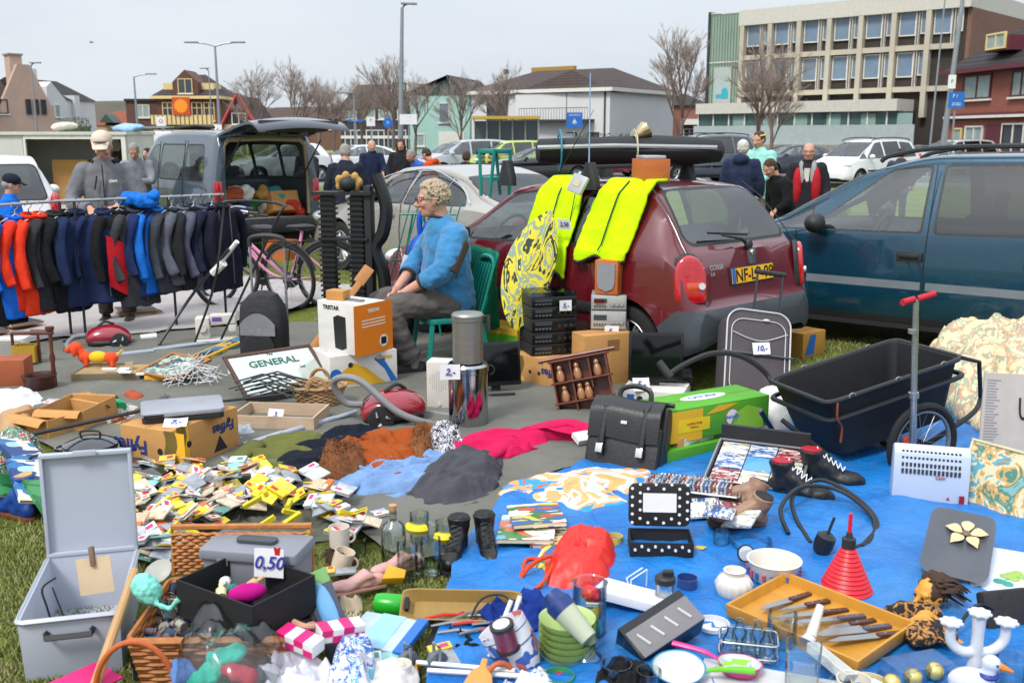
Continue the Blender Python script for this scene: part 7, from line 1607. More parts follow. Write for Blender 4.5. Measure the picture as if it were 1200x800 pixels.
def fur(label, px, h, col):
 mb, c = heap(px, h, .03, 9, rings=12); m2 = MB(); cs = [v.copy() for v in mb.v if v.z > .012]
 for k in range(1500):
  p = random.choice(cs)+V((rnd(-.01,.01),rnd(-.01,.01),0)); d = V((rnd(-1,1),rnd(-1,1),rnd(.1,1)))*.022; mb.add([p+V((.0022,0,0)),p-V((.0022,0,0)),p+d],[(0,1,2)])
 return one(mb,'fur_collar',M('fur_'+col.strip('#'),col,rough=1,var=.35,vs=60),label,'fur',c+V((0,0,.02)),ang=180,weld=False)
fur('brown curly fur hood at the near end of the rust coat',[(372,566),(378,545),(400,538),(430,545),(428,562),(400,572)],.12,'#6b4020'); fur('brown fur cuff beside the leopard scarf',[(478,546),(482,520),(500,510),(508,530),(500,548)],.09,'#7a4c28')
lay('black and white leopard pattern scarf bunched on the sheet',[(500,535),(502,512),(520,505),(540,512),(540,530),(522,540)],.09,'#888',.03,9,'scarf','scarf',mat=prnt('leopard',['#17171b','#c2c2c8','#23232a','#8f8f98','#d0d0d6'],70,rough=.9,bump=.5,bs=30))
lay('magenta pink fleece top spread towards the satchel',[(525,540),(535,522),(580,518),(640,506),(690,505),(692,522),(650,522),(610,540),(560,545)],.07,'#c21850',.045,4,dirn=.1,sl=[[(600,520),(560,545),(530,560)],[(620,510),(665,500),(705,512)]])
lay('light blue denim shirt crumpled in front of the rust coat',[(385,572),(420,560),(470,545),(530,538),(535,548),(500,580),(455,592),(410,582)],.06,'#6f8db8',.045,6,'shirt',dirn=.2,sl=[[(430,560),(400,578),(372,580)],[(480,560),(520,575),(545,570)]])
lay('dark grey trousers heaped beside the denim shirt',[(478,588),(500,560),(545,538),(580,536),(588,560),(575,590),(545,602),(505,600)],.11,'#46464c',.05,3.5,dirn=.7,sl=[[(560,545),(530,560),(490,570)]])
one(MB().box(-.05,.05,-.04,.04,0,.03),'blue_label_card',paper,'white card with blue triangle by the pink fleece collar','card',pt(682,515,.05),(.4,0,.5))
t = thing('leather_satchel','black leather satchel with two buckled straps leaning back','satchel',pt(728,552),rot=(-.38,.0,R(-26))); t.scale = (1.12,)*3; lm = M('black_leather','#17171a',rough=.42,bump=.35,bs=60,bd=.004,coat=.15)
MB().box(-.19,.19,.0,.11,0,.33).build('body', lm, t, bevel=.02, seg=3); MB().box(-.18,.18,-.045,-.001,.01,.22).build('front_pocket', lm, t, bevel=.015, seg=3)
m = MB(); m.sheet(lambda u,v:(-.175+.35*u, .06-.115*min(1,v*2.2)-.012*sin(v*3), .345-.0*v-.20*max(0,v-.25)/.75+.006*sin(u*6)),12,14); m.build('flap', lm, t, solid=.012)
for x in (-.10,.10):
 s_ = MB().tube([(x,-.02,.34),(x,-.068,.30),(x,-.074,.15),(x,-.062,.06)],.014,6,fl=.35).build('strap', lm, t); MB().box(x-.017,x+.017,-.088,-.078,.07,.115).build('buckle', chrome, s_, bevel=.003)
MB().tube(spl([(-.08,.05,.35),(-.07,.05,.40),(0,.05,.42),(.07,.05,.40),(.08,.05,.35)],4),.013,8).build('handle', lm, t); MB().tube([(-.2,.05,.345),(.2,.05,.345)],.012,8).build('top_bar', lm, t); MB().box(-.012,.018,-.078,-.070,.22,.235).build('badge', chrome, t)
gp = M('green_print','#4f9a22',rough=.6,var=.1)
carton('brown_carton','brown carton beneath the green and yellow banana box',(795,545),(905,512),.3,.15,0,cb_,front=[('R',-.3,.5,[.3,.9],cbw),('R',-.35,.5,[.1,.4],blue)])
carton('green_banana_box','green and yellow banana box with oval fruit logos',(782,520),(900,498),.28,.18,.13,gp,front=[('R',-.33,.45,[.32,.96],yelp),('P',.2,.5,[(-.5,-.5),(-.2,.1),(.3,.3),(.9,.1),(1.0,-.5)],M('pale_green_print','#8ec23a')),('P',-.02,.8,[(-.5,-.1),(0,.15),(.8,.12),(.2,-.05)],yelp),('O',.12,.5,[.27],M('logo_red','#b02a2a')),('O',.12,.5,[.24],white),('T',.12,.5,['CAYUNA',.14,-1],blue),('R',-.25,.45,[.3,.4],M('lemon_tag','#e3c416')),('T',-.25,.5,['BIOLOGISCH',.1,-1],M('logo_red')),('T',-.25,.38,['Premium',.09,-1],M('logo_red'))])
c,rz,w = fr((782,520),(900,498),.13); c.z = .31; c += V((-sin(rz),cos(rz),0))*.15-V((-.06,.13,0))
MBt = MB(); MBt.prism([(.16*cos(a),.05*sin(a)) for a in [2*pi*k/24 for k in range(24)]],0,.0015); one(MBt,'oval_sticker',white,'white oval sticker with blue lettering on the green banana box lid','sticker',c+V((-.06,.13,.001)),(0,0,rz))
m=MB().text('CAYUNA',.05,(0,0,0),(1,0,0),(0,1,0),bold=.02); one(m,'sticker_lettering',blue,'blue lettering printed on the oval lid sticker','lettering',c+V((-.06,.13,.0035)),(0,0,rz))
carton('green_banana_box','lower green banana box half hidden behind the satchel',(775,552),(850,535),.2,.1,0,gp)
hs = M('black_hose','#1d1e20',rough=.5); one(MB().tube(spl([Q(780,442,5.8),Q(800,428,5.9),Q(835,414,6.0),Q(870,418,6.1),Q(900,440,6.2),Q(912,470,6.0)],8),.017,10),'vacuum_hose',hs,'black hose arching over the green banana box to the cart','hose')
one(MB().tube([Q(772,424,5.8),Q(786,442,5.75)],.024,10),'hose_nozzle',hs,'black hose nozzle end resting on the green banana box','nozzle')
m = MB(); mb2,c = heap([(880,490),(905,470),(925,480),(925,510),(890,520)],.2,.02,5); one(mb2,'white_sack',cloth('white_sack','#c9c9c6'),'white sack between green box and the cart','sack',c,ang=180)
t = thing('suitcase','dark grey fabric suitcase with white piping and extended handle, leaning on the car','suitcase',pt(885,478),rot=(-.42,.14,R(4))); sg_ = M('suitcase_grey','#4a4447',rough=.8,bump=.3,bs=120); out = rr(.44,.64,.10,6)
m = MB(); m.X = Matrix.Rotation(pi/2,4,'X') @ Matrix.Translation((0,.34,-.2)); m.prism(out,0,.2); m.build('shell', sg_, t, bevel=.02, seg=3)
m = MB(); pts = [(x,-.008,y+.34) for x,y in out]; m.tube(pts,.006,6,closed=True); m.tube([(x*.85,-.006,(y)*.8+.34) for x,y in out],.004,5,closed=True); m.tube(spl([(-.18,-.008,.5),(-.05,-.008,.46),(.05,-.008,.46),(.2,-.008,.52)],4),.004,5); m.build('piping', M('piping_grey','#b5b5b8'), t)
MB().tube([(-.24,-.012,.36),(.24,-.012,.36)],.016,6,fl=.3).build('strap', M('grey_strap','#7a8688'), t)
for s in (1,-1): MB().tube([(s*.09+.10,.15,.64),(s*.09+.12,.15,.98)],.009,6).build('handle_rod', fm_, t)
MB().tube([(.01,.15,.99),(.23,.15,.99)],.018,8).build('handle_grip', blk, t); MB().ell((.05,-.01,.60),(.025,.008,.012)).build('badge', chrome, t)
price('10,-',t.matrix_basis @ V((.02,-.03,.36)),R(8),.12,.08,.4,'price card tucked under the suitcase strap')
carton('triangular_carton','blue and orange triangular carton behind the suitcase',(940,420),(966,414),.2,.2,0,M('orange_brown_card','#b9863d'),front=[('P',0,.5,[(-.6,-.4),(-.3,.4),(.1,.4),(.0,-.4)],blue)])
t = thing('bike_cart','black plastic bicycle cart tipped on its tubular frame with spoked wheel','cart',pt(1022,530),rot=(0,-.20,R(20))); cbk = M('cart_black','#17181b',rough=.6,bump=.1,bs=30); tb = M('cart_tube','#1d1e21',rough=.4)
m = MB(); w_,d_,h_ = .86,.52,.36
def rg_(z,k,ins=0): return [(x*(w_-ins*2)*k,y*(d_-ins*2)*k,z) for x,y in rr(1,1,.08,4)]
m.loft([rg_(.16,.80),rg_(.50,1),rg_(.50,1,.012),rg_(.18,.80,.012)],True); m.build('tub', cbk, t)
for z,k in ((.50,1.03),(.40,1.04)): MB().tube(rg_(z,k),.014,8,closed=True).build('frame_rail', tb, t)
for s in (1,-1): MB().tube(spl([(-.62,s*.10,.42),(-.46,s*.25,.2),(-.38,s*.27,.06),(0,s*.28,.07),(.45,s*.27,.16),(.60,s*.2,.20)],5),.014,8).build('frame_tube', tb, t)
for s in (1,-1): MB().tube([(.60,s*.2,.20),(.56,s*.25,.44),(.44,s*.26,.50)],.012,8).build('end_bracket', tb, t)
for s in (1,-1):
 w = bpy.data.objects.new('wheel',None); COL.objects.link(w); w.parent = t; w.location = (.06,s*.34,.14)
 MB().tube([(.205*cos(a),0,.205*sin(a)) for a in [2*pi*k/36 for k in range(36)]],.022,8,closed=True).build('tyre', rubber, w); MB().tube([(.178*cos(a),0,.178*sin(a)) for a in [2*pi*k/36 for k in range(36)]],.009,6,closed=True,fl=1.6).build('rim', railm, w); m = MB()
 for k in range(20): a = 2*pi*k/20; m.tube([(.02*cos(a+1),.02*(-1)**k,.02*sin(a+1)),(.178*cos(a),0,.178*sin(a))],.0012,3)
 m.build('spokes', railm, w); MB().cyl((0,-.035,0),(0,.035,0),.02).build('hub', tb, w); MB().cb((-.09,-.0,.05),(.06,.012,.045)).build('reflector', orl, w, bevel=.006)
for k,(x,y) in enumerate(((-.3,-.28),(0,-.275),(.3,-.275),(-.2,.27),(.25,.27))): MB().tube(arc((x,y,.50),.02,0,pi,6,'y'),.004,5).build('rope_hook', railm, t)
MB().tube(spl([(-.40,-.29,.50),(-.42,-.30,.42),(-.39,-.29,.36),(-.41,-.29,.28)],4),.006,5).build('rusty_chain', M('rust','#7a3a1c'), t)
sp_ = P(1076,560); t = thing('kick_scooter','silver kick scooter stem with red grips standing behind the heater','scooter',sp_); t.rotation_euler = (0,-.10,.15)
MB().tube([(-.03,0,.10),(-.02,0,.45),(.0,0,.95)],[.019,.017,.015],12).build('stem', M('scooter_alu','#b9bbbe',rough=.25,metal=.9), t);
for s in (1,-1): MB().tube([(.012*s,0,.955),(.09*s,-.03,.965+.012*s)],.017,12).build('grip', M('red_foam','#b3182a',rough=.7), t)
MB().tube([(-.02,0,.44),(-.02,0,.47)],.026,12).tube([(-.02,0,.78),(-.018,0,.80)],.025,12).build('clamp', M('scooter_alu'), t); MB().tube([(0,-.0,.03),(.0,.35,.09)],.03,8,fl=.4).build('deck', M('scooter_alu'), t); MB().tube([(-.03,-.02,.045),(-.03,.02,.045)],.045,16).build('wheel', rubber, t)
t = thing('convector_heater','white convector heater with slotted top and red rocker switch','heater',pt(1086,592),rot=(0,0,R(-16))); t.scale = (1,1,1.15); hw_ = M('heater_white','#b4bfd0',rough=.35,var=.03)
prof = [(-.07,0),(-.065,.17),(-.045,.24),(0,.265),(.045,.25),(.06,.2),(.065,0)]
m = MB(); m.loft([[(x,y,z) for y,z in prof] for x in (-.17,.17)]); m.build('case', hw_, t, bevel=.008); m = MB()
for i in range(15):
 for j in range(4): m.box(-.135+i*.018,-.125+i*.018,-.073+j*.009+ (.002),-.060+j*.013,.155+j*.024,.174+j*.024)
m.build('slots', M('slot_dark','#33373c'), t); MB().cb((.14,-.071,.05),(.022,.012,.05)).build('switch', M('red_switch','#8c1620',rough=.3), t); m = MB().text('Calor',.02,(.04,-.0715,.145),bold=.01).text('▲',.018,(.08,-.0735,.06)); m.build('lettering', M('logo_red'), t)
one(MB().tube(spl([pt(1125,590,.01),pt(1150,582,.01),pt(1165,605,.015),pt(1190,615,.01)],6),.006,6),'power_cable',white,'white power cable running from the heater to the flower tray','cable')
pm_ = prnt('harbour_painting',['#7aa7a2','#4c7f6c','#c49a5c','#d9c9a0','#5fa3b3','#a8794a'],7,mode='NOISE',warp=1.2)
frame('painting','canal landscape painting in a pale frame leaning at the right',(1118,592),(1262,640),.34,-.35,M('pale_frame','#c9bf9a'),pm_,.012)
t = thing('cardboard_sign','weathered grey cardboard sheet with ink strokes and a printed list','cardboard sign',pt(1158,575),rot=(-.12,.02,R(-8))); t.scale = (1,1,1.3); cs_ = MB().box(0-.06,.40,0,.012,.05,.46).build('sheet', M('grey_card','#b5ada6',rough=.85,bump=.3,bs=20), t)
m = MB(); m.tube(spl([(.115,-.004,.37),(.12,-.004,.31),(.135,-.004,.29),(.16,-.004,.31),(.165,-.004,.37),(.17,-.004,.30),(.19,-.004,.295)],5),.005,5); m.build('ink_strokes', blackp, cs_); m = MB()
for k in range(34): m.box(-.045,-.045+rnd(.04,.075),-.0012,0,.43-k*.011,.435-k*.011)
m.build('printed_list', M('print_grey','#8c8890'), cs_)
lay('cream floral curtain heaped behind the cart',[(1075,440),(1110,425),(1180,425),(1260,440),(1290,500),(1200,520),(1120,500)],.50,'#ccc',.13,1.8,'curtain','floral_curtain',mat=prnt('floral_cream',['#cdbf98','#d6cba8','#c9bb92','#b98f77','#8fa38c','#d6cba8','#cfc19a'],9,mode='NOISE',warp=1,rough=.9,bump=.4,bs=14))
# near foreground, left
cg = M('case_grey','#a9afbc',rough=.42,var=.03,bump=.05,bs=50)
c, rz, w = fr((33,798),(132,786)); t = thing('grey_storage_case','pale grey plastic case with its long lid standing open behind','case',c,rz+.0)
w = .30; MB().tub(w,.50,.22,.008,0,.25,0,1.04).build('case_body', cg, t, bevel=.003); MB().tube([(x,y+.25,.215) for x,y in rr(w*1.05,.53,.02,2)],.010,4,closed=True).build('rim', cg, t)
t.location = pt(88,792)
lid = MB(); lid.mt(0); lid.at(0,.52,.22,rx=-.05); lid.box(-w*.53,w*.53,0,.012,0,.39).box(-w*.53,w*.53,-.022,0,.0,.014).box(-w*.53,w*.53,-.022,0,.376,.39).box(-w*.53,-w*.53+.012,-.0215,0,.014,.376).box(w*.53-.012,w*.53,-.0215,0,.014,.376).box(-.04,.04,-.035,-.022,.38,.40); lid.build('lid', cg, t, bevel=.002)
MB().tube([(-.07,-.012,.17),(-.07,-.04,.165),(.07,-.04,.165),(.07,-.012,.17)],.012,4).build('handle', blk, t)
cx = t.location.copy(); CXm = Matrix.Translation(cx) @ Matrix.Rotation(t.rotation_euler.z,4,'Z')
t = thing('paper_tag','tan paper tag clipped by a wooden peg to the grey case','tag',CXm @ V((.04,.30,.15)),rot=(-.2,-.12,.1)); MB().box(-.06,.06,0,.002,0,.13).build('tag_card', M('tan_card','#c9b291'), t); MB().box(-.008,.008,-.012,.01,.10,.17).build('clothes_peg', M('old_peg','#7a6049'), t, bevel=.002)
one(MB().tube(spl([(0,0,0),(-.02,0,.10),(-.03,0,.17),(.02,0,.21)],4),.004,5).tube([(.04,.02,0),(.0,.01,.17)],.003,5),'spectacles',blk,'thin dark spectacles standing in the grey case','spectacles',CXm @ V((-.09,.2,.06)))
m = MB()
for k in range(16): m.at(rnd(-.11,.11),rnd(.1,.3),.03+rnd(0,.05),rnd(-1,1),rnd(-1,1),rnd(0,3)); m.mt(k%3); m.cb((0,0,0),(rnd(.03,.10),.02,.015))
o = m.o().build('case_contents',[M('olive_bits','#6d6a3c'),M('dark_bits'),M('pale_bits')],weld=False); struct(o,'stuff'); o.matrix_basis = CXm; o['label']='small olive and black oddments in the grey case'
for k in range(3): one(MB().box(-.10,.10,-.06,.06,0,.008),'pink_organiser',M('hot_pink','#d1186f',rough=.5) if k!=1 else blk,['lower hot pink organiser by the grey case','black organiser panel between the pink ones','upper hot pink organiser under the stick'][k],'organiser',pt(70+k*14,812-6*k,.07+.015*k),(.2*(k-1),.1,.3+.4*k),bevel=.003)
t = thing('wicker_hamper','large open wicker hamper filled with sewing thread spools','hamper',pt(240,818),rot=(0,0,.03)); t.scale = (.84,1,1); t.location += V((0,.27,0)); HC = t.location.copy()
m = MB(); weave(m,rect(.54,.38,.60,.44),.0,.17,13,.0075,n=72,stakes=26); m.build('hamper_wall', wk2, t, weld=False); MB().box(-.27,.27,-.19,.19,0,.01).build('base', wk2, t)
MB().tube([(x,y,.175) for x,y in rr(.61,.45,.03)],.013,6,closed=True).build('rim', wk2, t)
m = MB();
for j in range(13): m.tube([(-.30+k*.0125,.235+.03+(.004 if (k//2+j)%2 else -.004),.185+j*.0125) for k in range(49)],.0065,4)
m.tube([(-.3,.265,.18),(-.3,.275,.36),(.3,.275,.36),(.3,.265,.18)],.012,6); m.build('hamper_lid', wk2, t, weld=False)
cols = ['#1d2030','#2b2f4f','#4b2b4f','#1f4a5c','#6b5a66','#28304a','#a9a49a','#3f5f74','#241c22','#5b3f5b']
spm = None; SPC = [M('thread_'+c_.strip('#'),c_,rough=.8,var=.2,bump=.6,bs=200) for c_ in cols]; ivp = M('spool_core','#7d7268')
m = MB(); m.mt(0).lathe([(0,0),(.013,0),(.013,.003),(.007,.004),(.007,.034),(.013,.035),(.013,.038),(0,.038)],10);
for k in range(170):
 x, y = rnd(-.26,.26), rnd(-.17,.17)
 if k < 90: x = rnd(-.27,-.05)
 if k == 0: o0 = m.build('thread_spool', ivp); th = MB().lathe([(.0075,.004),(.0115,.006),(.0115,.032),(.0075,.034)],10).build('thread', SPC[0], o0); o = o0; tag(o,'small spool of sewing thread lying loose in the hamper','spool','thread spools in the hamper')
 else:
  o = o0.copy(); COL.objects.link(o); h_ = th.copy(); COL.objects.link(h_); h_.parent = o; h_.data = bpy.data.meshes.get('spt%d'%(k%10)) or th.data.copy(); h_.data.name = 'spt%d'%(k%10); h_.data.materials[0] = SPC[k%10]
 o.location = HC+V((x,y,rnd(.10,.16))); o.rotation_euler = (rnd(0,3),rnd(0,3),rnd(0,3)); s_ = rnd(.9,1.4); o.scale = (s_,)*3
one(MB().box(-.26,.26,-.18,.18,.012,.10),'lining_cloth',cloth('dark_thread_bed','#2b2c38'),'dark cloth bedding under the loose spools in the hamper','cloth',HC)
one(MB().tube([pt(108,812,.10),P(158,668,.30)],[.016,.015],10),'wooden_stick',M('pale_stick','#b08a5c',rough=.6,bump=.2,bs=14),'thick pale wooden stick leaning across case and hamper','stick')
one(MB().tube(arc((0,0,0),.12,-.1,pi+.1,18,'y',1.5),.009,8),'cane_hoop',M('orange_cane','#b4582a',rough=.45),'orange cane basket handle arching in front of the hamper','hoop',P(160,815,.08),(0,0,.1))
m = MB().ell((0,0,0),(.045,.045,.06)).tube([(0,-.02,-.05),(.05,-.05,-.09),(.09,-.04,-.08)],.01,6); one(m,'yarn_ball',cloth('mint_yarn','#7fcfc0'),'mint green ball of knotted yarn on the hamper edge','yarn',P(172,690,.26),(0,-.6,0),fuse=.006,disp=folds(.006,60))
c, rz, w = fr((243,672),(338,690),.20); t = thing('grey_toolbox','grey plastic toolbox with flat lid on the hamper','toolbox',P(292,688,.20),rot=(0,0,-.18)); tg = M('toolbox_grey','#7d7f88',rough=.45,var=.08)
MB().box(-.17,.17,0,.17,0,.10).build('box_body', tg, t, bevel=.008); MB().prism([(x,y+.085) for x,y in rr(.37,.20,.02)],.10,.135,.97).build('lid', tg, t, bevel=.006); MB().prism([(x,y+.085) for x,y in rr(.15,.05,.02)],.136,.150).build('handle', M('toolbox_dark','#3e4148'), t, bevel=.003)
for s in (1,-1): MB().box(s*.09-.02,s*.09+.02,-.015,-.001,.08,.11).build('latch', tg, t, bevel=.003)
t = thing('black_carton','open matt black box with hand written price card, resting on the hamper','box',P(252,738,.18),rot=(0,0,R(-33))); MB().tub(.36,.28,.13,.006,0,.14).build('box_body', M('matt_black_card','#131316',rough=.7), t)
BX = t.matrix_basis = Matrix.Translation(t.location) @ Matrix.Rotation(R(-33),4,'Z')
price('0,50',BX @ V((-.0,.24,.09)),R(-8),.105,.10,.15,'white card reading 0,50 clipped inside the black box'); one(MB().prism([(-.008,0),(.008,0),(.012,.03),(0,.024),(-.012,.03)],0,.004),'red_clip',M('red_clip','#c01f26'),'small red heart shaped clip on the price card','clip',BX @ V((.06,.23,.19)),(pi/2,0,-.2))
m = MB().ell((0,0,0),(.065,.032,.032)); one(m,'magenta_pouch',cloth('magenta_felt','#b0107a'),'magenta felt roll in the black box','pouch',BX @ V((.06,.09,.11)),(0,0,.5),disp=folds(.004,30))
for k,(x,y,c_,lb) in enumerate(((-.10,.14,'#dcdcd8','white plastic bobbin in the black box'),(-.04,.10,'#2e6b62','teal glass bottle in the black box'),(0,.15,'#c19a6b','tan cork disc behind the magenta roll'),(-.02,.05,'#d8cf9a','cream and yellow tube in the black box'))):
 one(MB().lathe([(0,0),(.018,0),(.018,.03),(.008,.035),(.008,.06),(0,.06)],12),'craft_item',M('craft_%d'%k,c_,rough=.35),lb,'craft item',BX @ V((x,y,.09)),(1.2,.3,k*1.1))
one(MB().tube(spl([(0,0,0),(.03,.02,.01),(.05,-.01,.02),(.02,-.03,.03),(-.02,0,.03)],4),.010,8),'cork_rings',M('salmon_rubber','#b98a74'),'tangle of salmon and grey felt loops at the hamper corner','loops',P(352,738,.17))
def bagm():
 m_ = pane('clear_bag',(.88,.92,.95),.10,.18); return m_
mb, c = heap([(205,812),(215,760),(262,715),(325,748),(330,790),(300,830),(240,830)],.13,.05,6,z=.12,rings=14); one(mb,'clear_plastic_bag',bagm(),'clear plastic bag with turquoise yarn inside, over the hamper front','bag',c,ang=180)
for k,(x,y,c_,lb) in enumerate(((262,770,'#2fae94','turquoise yarn skein inside the clear bag'),(240,795,'#27a487','lower turquoise skein in the clear bag'),(215,790,'#5677ab','blue denim scrap in the clear bag'),(285,790,'#a3303c','dark red ribbon in the clear bag'))):
 one(MB().ell((0,0,0),(.06,.035,.025)).ell((.03,.02,.01),(.04,.03,.02)),'yarn_skein',cloth('skein_%d'%k,c_),lb,'yarn',P(x,y,.15),(0,0,k*.8),fuse=.008,disp=folds(.008,40))
hp = M('hot_pink')
for k,(x,y,a_) in enumerate(((352,757,-.5),(398,745,.55))):
 t = thing('soap_box',['hot pink and white checked carton left of its twin','hot pink and white checked carton leaning on its twin'][k],'box',P(x,y,.15),rot=(.1,.1,a_),group='pink and white checked cartons'); MB().box(-.075,.075,-.03,.03,0,.045).build('carton', white, t, bevel=.002)
 for j in range(4): MB().box(-.074+.037*j+.0,-.038+.037*j,-.0312,.0312,(-.0009 if j%2 else .0225),(.0225 if j%2 else .0462)).build('pink_panel', hp, t)
def lump(label, px, h, z, col, amp=.03, s=7, mat=None, cat='wrapping', name='wrapping_cloth'):
 mb, c = heap(px,h,amp*1.3,s*1.6,z=z,seed=len(label),rings=24,sub_=12,rag=.08); return one(mb,name,mat or cloth('lump_'+col.strip('#'),col),label,cat,c+V((0,0,.0)),ang=180)
lump('white crumpled tissue wrapping in the front centre left',[(290,830),(300,785),(345,775),(400,795),(405,840)],.05,.07,'#cfcdd4'); lump('white paper bag with blue flower print',[(385,800),(395,770),(430,758),(440,785),(425,820)],.07,.09,'#ccc',mat=prnt('blue_flowers',['#cfd2d8','#cfd2d8','#3a63b3','#cfd2d8','#58a5c0'],22,mode='NOISE',warp=1),cat='bag',name='paper_bag'); lump('long white folded cardboard at the lower edge',[(390,835),(400,800),(470,778),(492,800),(470,840)],.05,.05,'#c9c4bf',.01)
def packet(k, cols, L=.10, W=.07, th=.007):
 o = MB().sheet(lambda u,v:(-W/2+W*u,-L/2+L*v,th*sin(pi*u)*sin(pi*v)),6,6,th*.8).build('card_packet', M('packet_%d'%k,cols[0],rough=.25,coat=.4,var=.3,vs=40))
 h = MB().box(-W/2,W/2,L*.20,L*.52,.003,th+.002).build('header_card', M('header_%d'%k,cols[1],rough=.5), o, bevel=.002); MB().box(.0,W*.36,L*.28,L*.44,th+.002,th+.0032).build('sticker', M('sticker_%d'%k,cols[2]), h); return o
PK = [packet(*a) for a in ((0,('#8b8e94','#cdb53a','#c92f6b')),(1,('#c9b9a0','#d5d0c0','#c63b3b')),(2,('#b5babf','#dcdcd8','#c92f6b')),(3,('#d8a583','#c8682c','#dcdcd8')),(4,('#dfc62a','#e3c51f','#b83a2e')),(5,('#7fb5b0','#cfd8d6','#3c8a84')))]
PL = ['grey bolt bag with yellow header in the packet heap','tan dowel bag with yellow header in the packet heap','pale bag with white header and pink sticker in the packet heap','peach and orange card pack in the packet heap','all yellow hardware card in the packet heap','aqua blister card in the packet heap']
poly = [(150,600),(170,570),(230,555),(340,570),(410,600),(440,640),(400,650),(360,600),(250,625),(200,668),(140,665)]
ppts = [tuple(P(*q).xy) for q in poly]; n = 0
lump('dark netting under the heap of hardware packets',[(150,655),(160,585),(240,560),(350,572),(420,625),(330,640),(200,662)],.01,0,'#5b5d52',.02,name='net',cat='net')
while n < 175:
 x,y = rnd(-2.1,-.5), rnd(3.4,4.9)
 if not inpoly(x,y,ppts): continue
 i = (0,0,1,2,0,4,3,5,2,1)[n%10]; src = PK[i]
 if n < 12 and not src.get('label'): o = src
 elif not src.get('label'): n += 1; continue
 else: o = dup(src)
 tag(o, PL[i],'packet','hardware packets in a heap', (x,y,.06+rnd(.0,.08)), (rnd(-.5,.5),rnd(-.5,.5),rnd(0,6.28))); s_ = rnd(.9,1.35); o.scale = (s_,)*3; n += 1
for k in range(13): one(MB().box(-.009,.009,-.045,.045,0,.02),'striped_marker',M('marker_yellow','#cdbb1e'),'yellow and black bit holder among the packets','bit holder',P(rnd(190,420),rnd(575,640),.12),(rnd(-.6,.6),rnd(-.4,.4),rnd(0,6)),'bit holders among the packets')
for k,(x,y,c_,L_) in enumerate(((238,556,'#d8a92a',.26),(262,552,'#a9c3d6',.3),(300,570,'#bcd0dc',.25),(180,625,'#cf5a22',.22),(185,672,'#d3cdbd',.24))):
 one(MB().ell((0,0,.01),(L_/2,.05,.014)),'flat_pack',M('pack_%d'%k,c_,rough=.4),['mustard yellow insole pack','pale blue fabric pack behind the packets','second pale blue pack beside the olive fleece','orange card blister left of the packets','cream speckled plate by the mint yarn'][k],'pack',P(x,y,.07),(.1,0,.5+k*.3))
def mug(label, px, py, r, h, col, z=0, rot=(0,0,0), name='mug', g=None, handle=True):
 t = thing(name,label,name.replace('_',' '),P(px,py,z),rot=rot); mt_ = g or M('china_'+col.strip('#'),col,rough=.2,coat=.5)
 MB().lathe([(r*.85,0),(r*.95,.004),(r,h*.3),(r,h),(r*.93,h),(r*.92,h*.3),(r*.85,.008),(0,.008)],24).build('cup_body', mt_, t)
 if handle: MB().tube(arc((r*.95,0,h*.5),h*.28,-pi/2,pi/2,8,'y'),.005,6).build('handle', mt_, t)
 return t
mug('white mug with small colourful print stacked left of the bottle',398,640,.043,.09,'#cfc7bf',.06); mug('cream mug lying right below the printed one',398,668,.042,.09,'#d6c6b0',.0,(0,.3,0))
cgls = pane('clear_glass',(.93,.97,.96),.12,.04)
mug('small glass jar with blue patterned collar',420,650,.035,.08,'x',name='jar',g=cgls,handle=False)
t = thing('glass_bottle','clear square shouldered bottle with a cork stopper','bottle',pt(462,664)); MB().lathe([(.050,0),(.052,.01),(.052,.17),(.04,.19),(.017,.205),(.016,.245),(.019,.25),(.015,.25),(.014,.21),(.035,.187),(.048,.168),(.048,.012),(0,.010)],24).build('bottle_body', cgls, t); MB().cyl((0,0,.235),(0,0,.272),.014,.017,12).build('cork', M('cork','#b98f62',rough=.9), t)
yen = M('yellow_enamel','#e2cf17',rough=.4)
for k,(x,y) in enumerate(((492,640),(522,650),(505,672),(478,678))):
 o = mug(['tall glass mug with yellow figure, back left','tall glass mug with yellow figure, right','tall glass tankard in front of the yellow pair','narrow glass tankard beside the cork bottle'][k],x,y,.042,.155,'x',.01,(0,0,rnd(-1,1)),'glass_mug',cgls)
 if k < 2: MB().tube(arc((0,0,.095),.0445,-2.6,-.5,8,'z'),.022,6,fl=1.0).build('yellow_print', yen, o).scale = (1.0,1.0,1.0)
t = thing('gel_insole_pack','long blue blister pack leaning on a black stand at the hamper corner','blister pack',P(405,768,.05),rot=(-.5,-.35,.25)); MB().box(-.045,.045,0,.012,0,.30).build('pack_card', M('slate_pack','#3e4656',rough=.3), t, bevel=.002); MB().ell((0,-.004,.16),(.03,.010,.10)).build('blue_insert', M('ice_blue','#5f9fd0',rough=.15,coat=1), t); MB().box(-.045,.045,-.001,0,.25,.30).build('green_header', M('green_header','#6fa05c'), t); MB().box(-.06,-.048,.0,.05,0,.28).build('black_side', blk, t)
for k,(x,y,a_) in enumerate(((425,690,R(215)),(470,668,R(225)))):
 t = boot('pink_pump',['dusty pink slip-on shoe lying left of its pair','dusty pink slip-on shoe with mint lining near the glass mugs'][k],x,y,a_,'#c3958f',.06,'#b98a7c',.24,.03,tilt=-.1); t.scale = (1,.9,.6)
one(MB().prism([(0,0),(.09,.01),(.10,.05),(.03,.07)],0,.04),'yellow_block',M('amber_plastic','#d69a12'),'amber yellow sponge wedge above the green bottle','sponge',P(445,685,.06),(.5,.2,.3),bevel=.006)
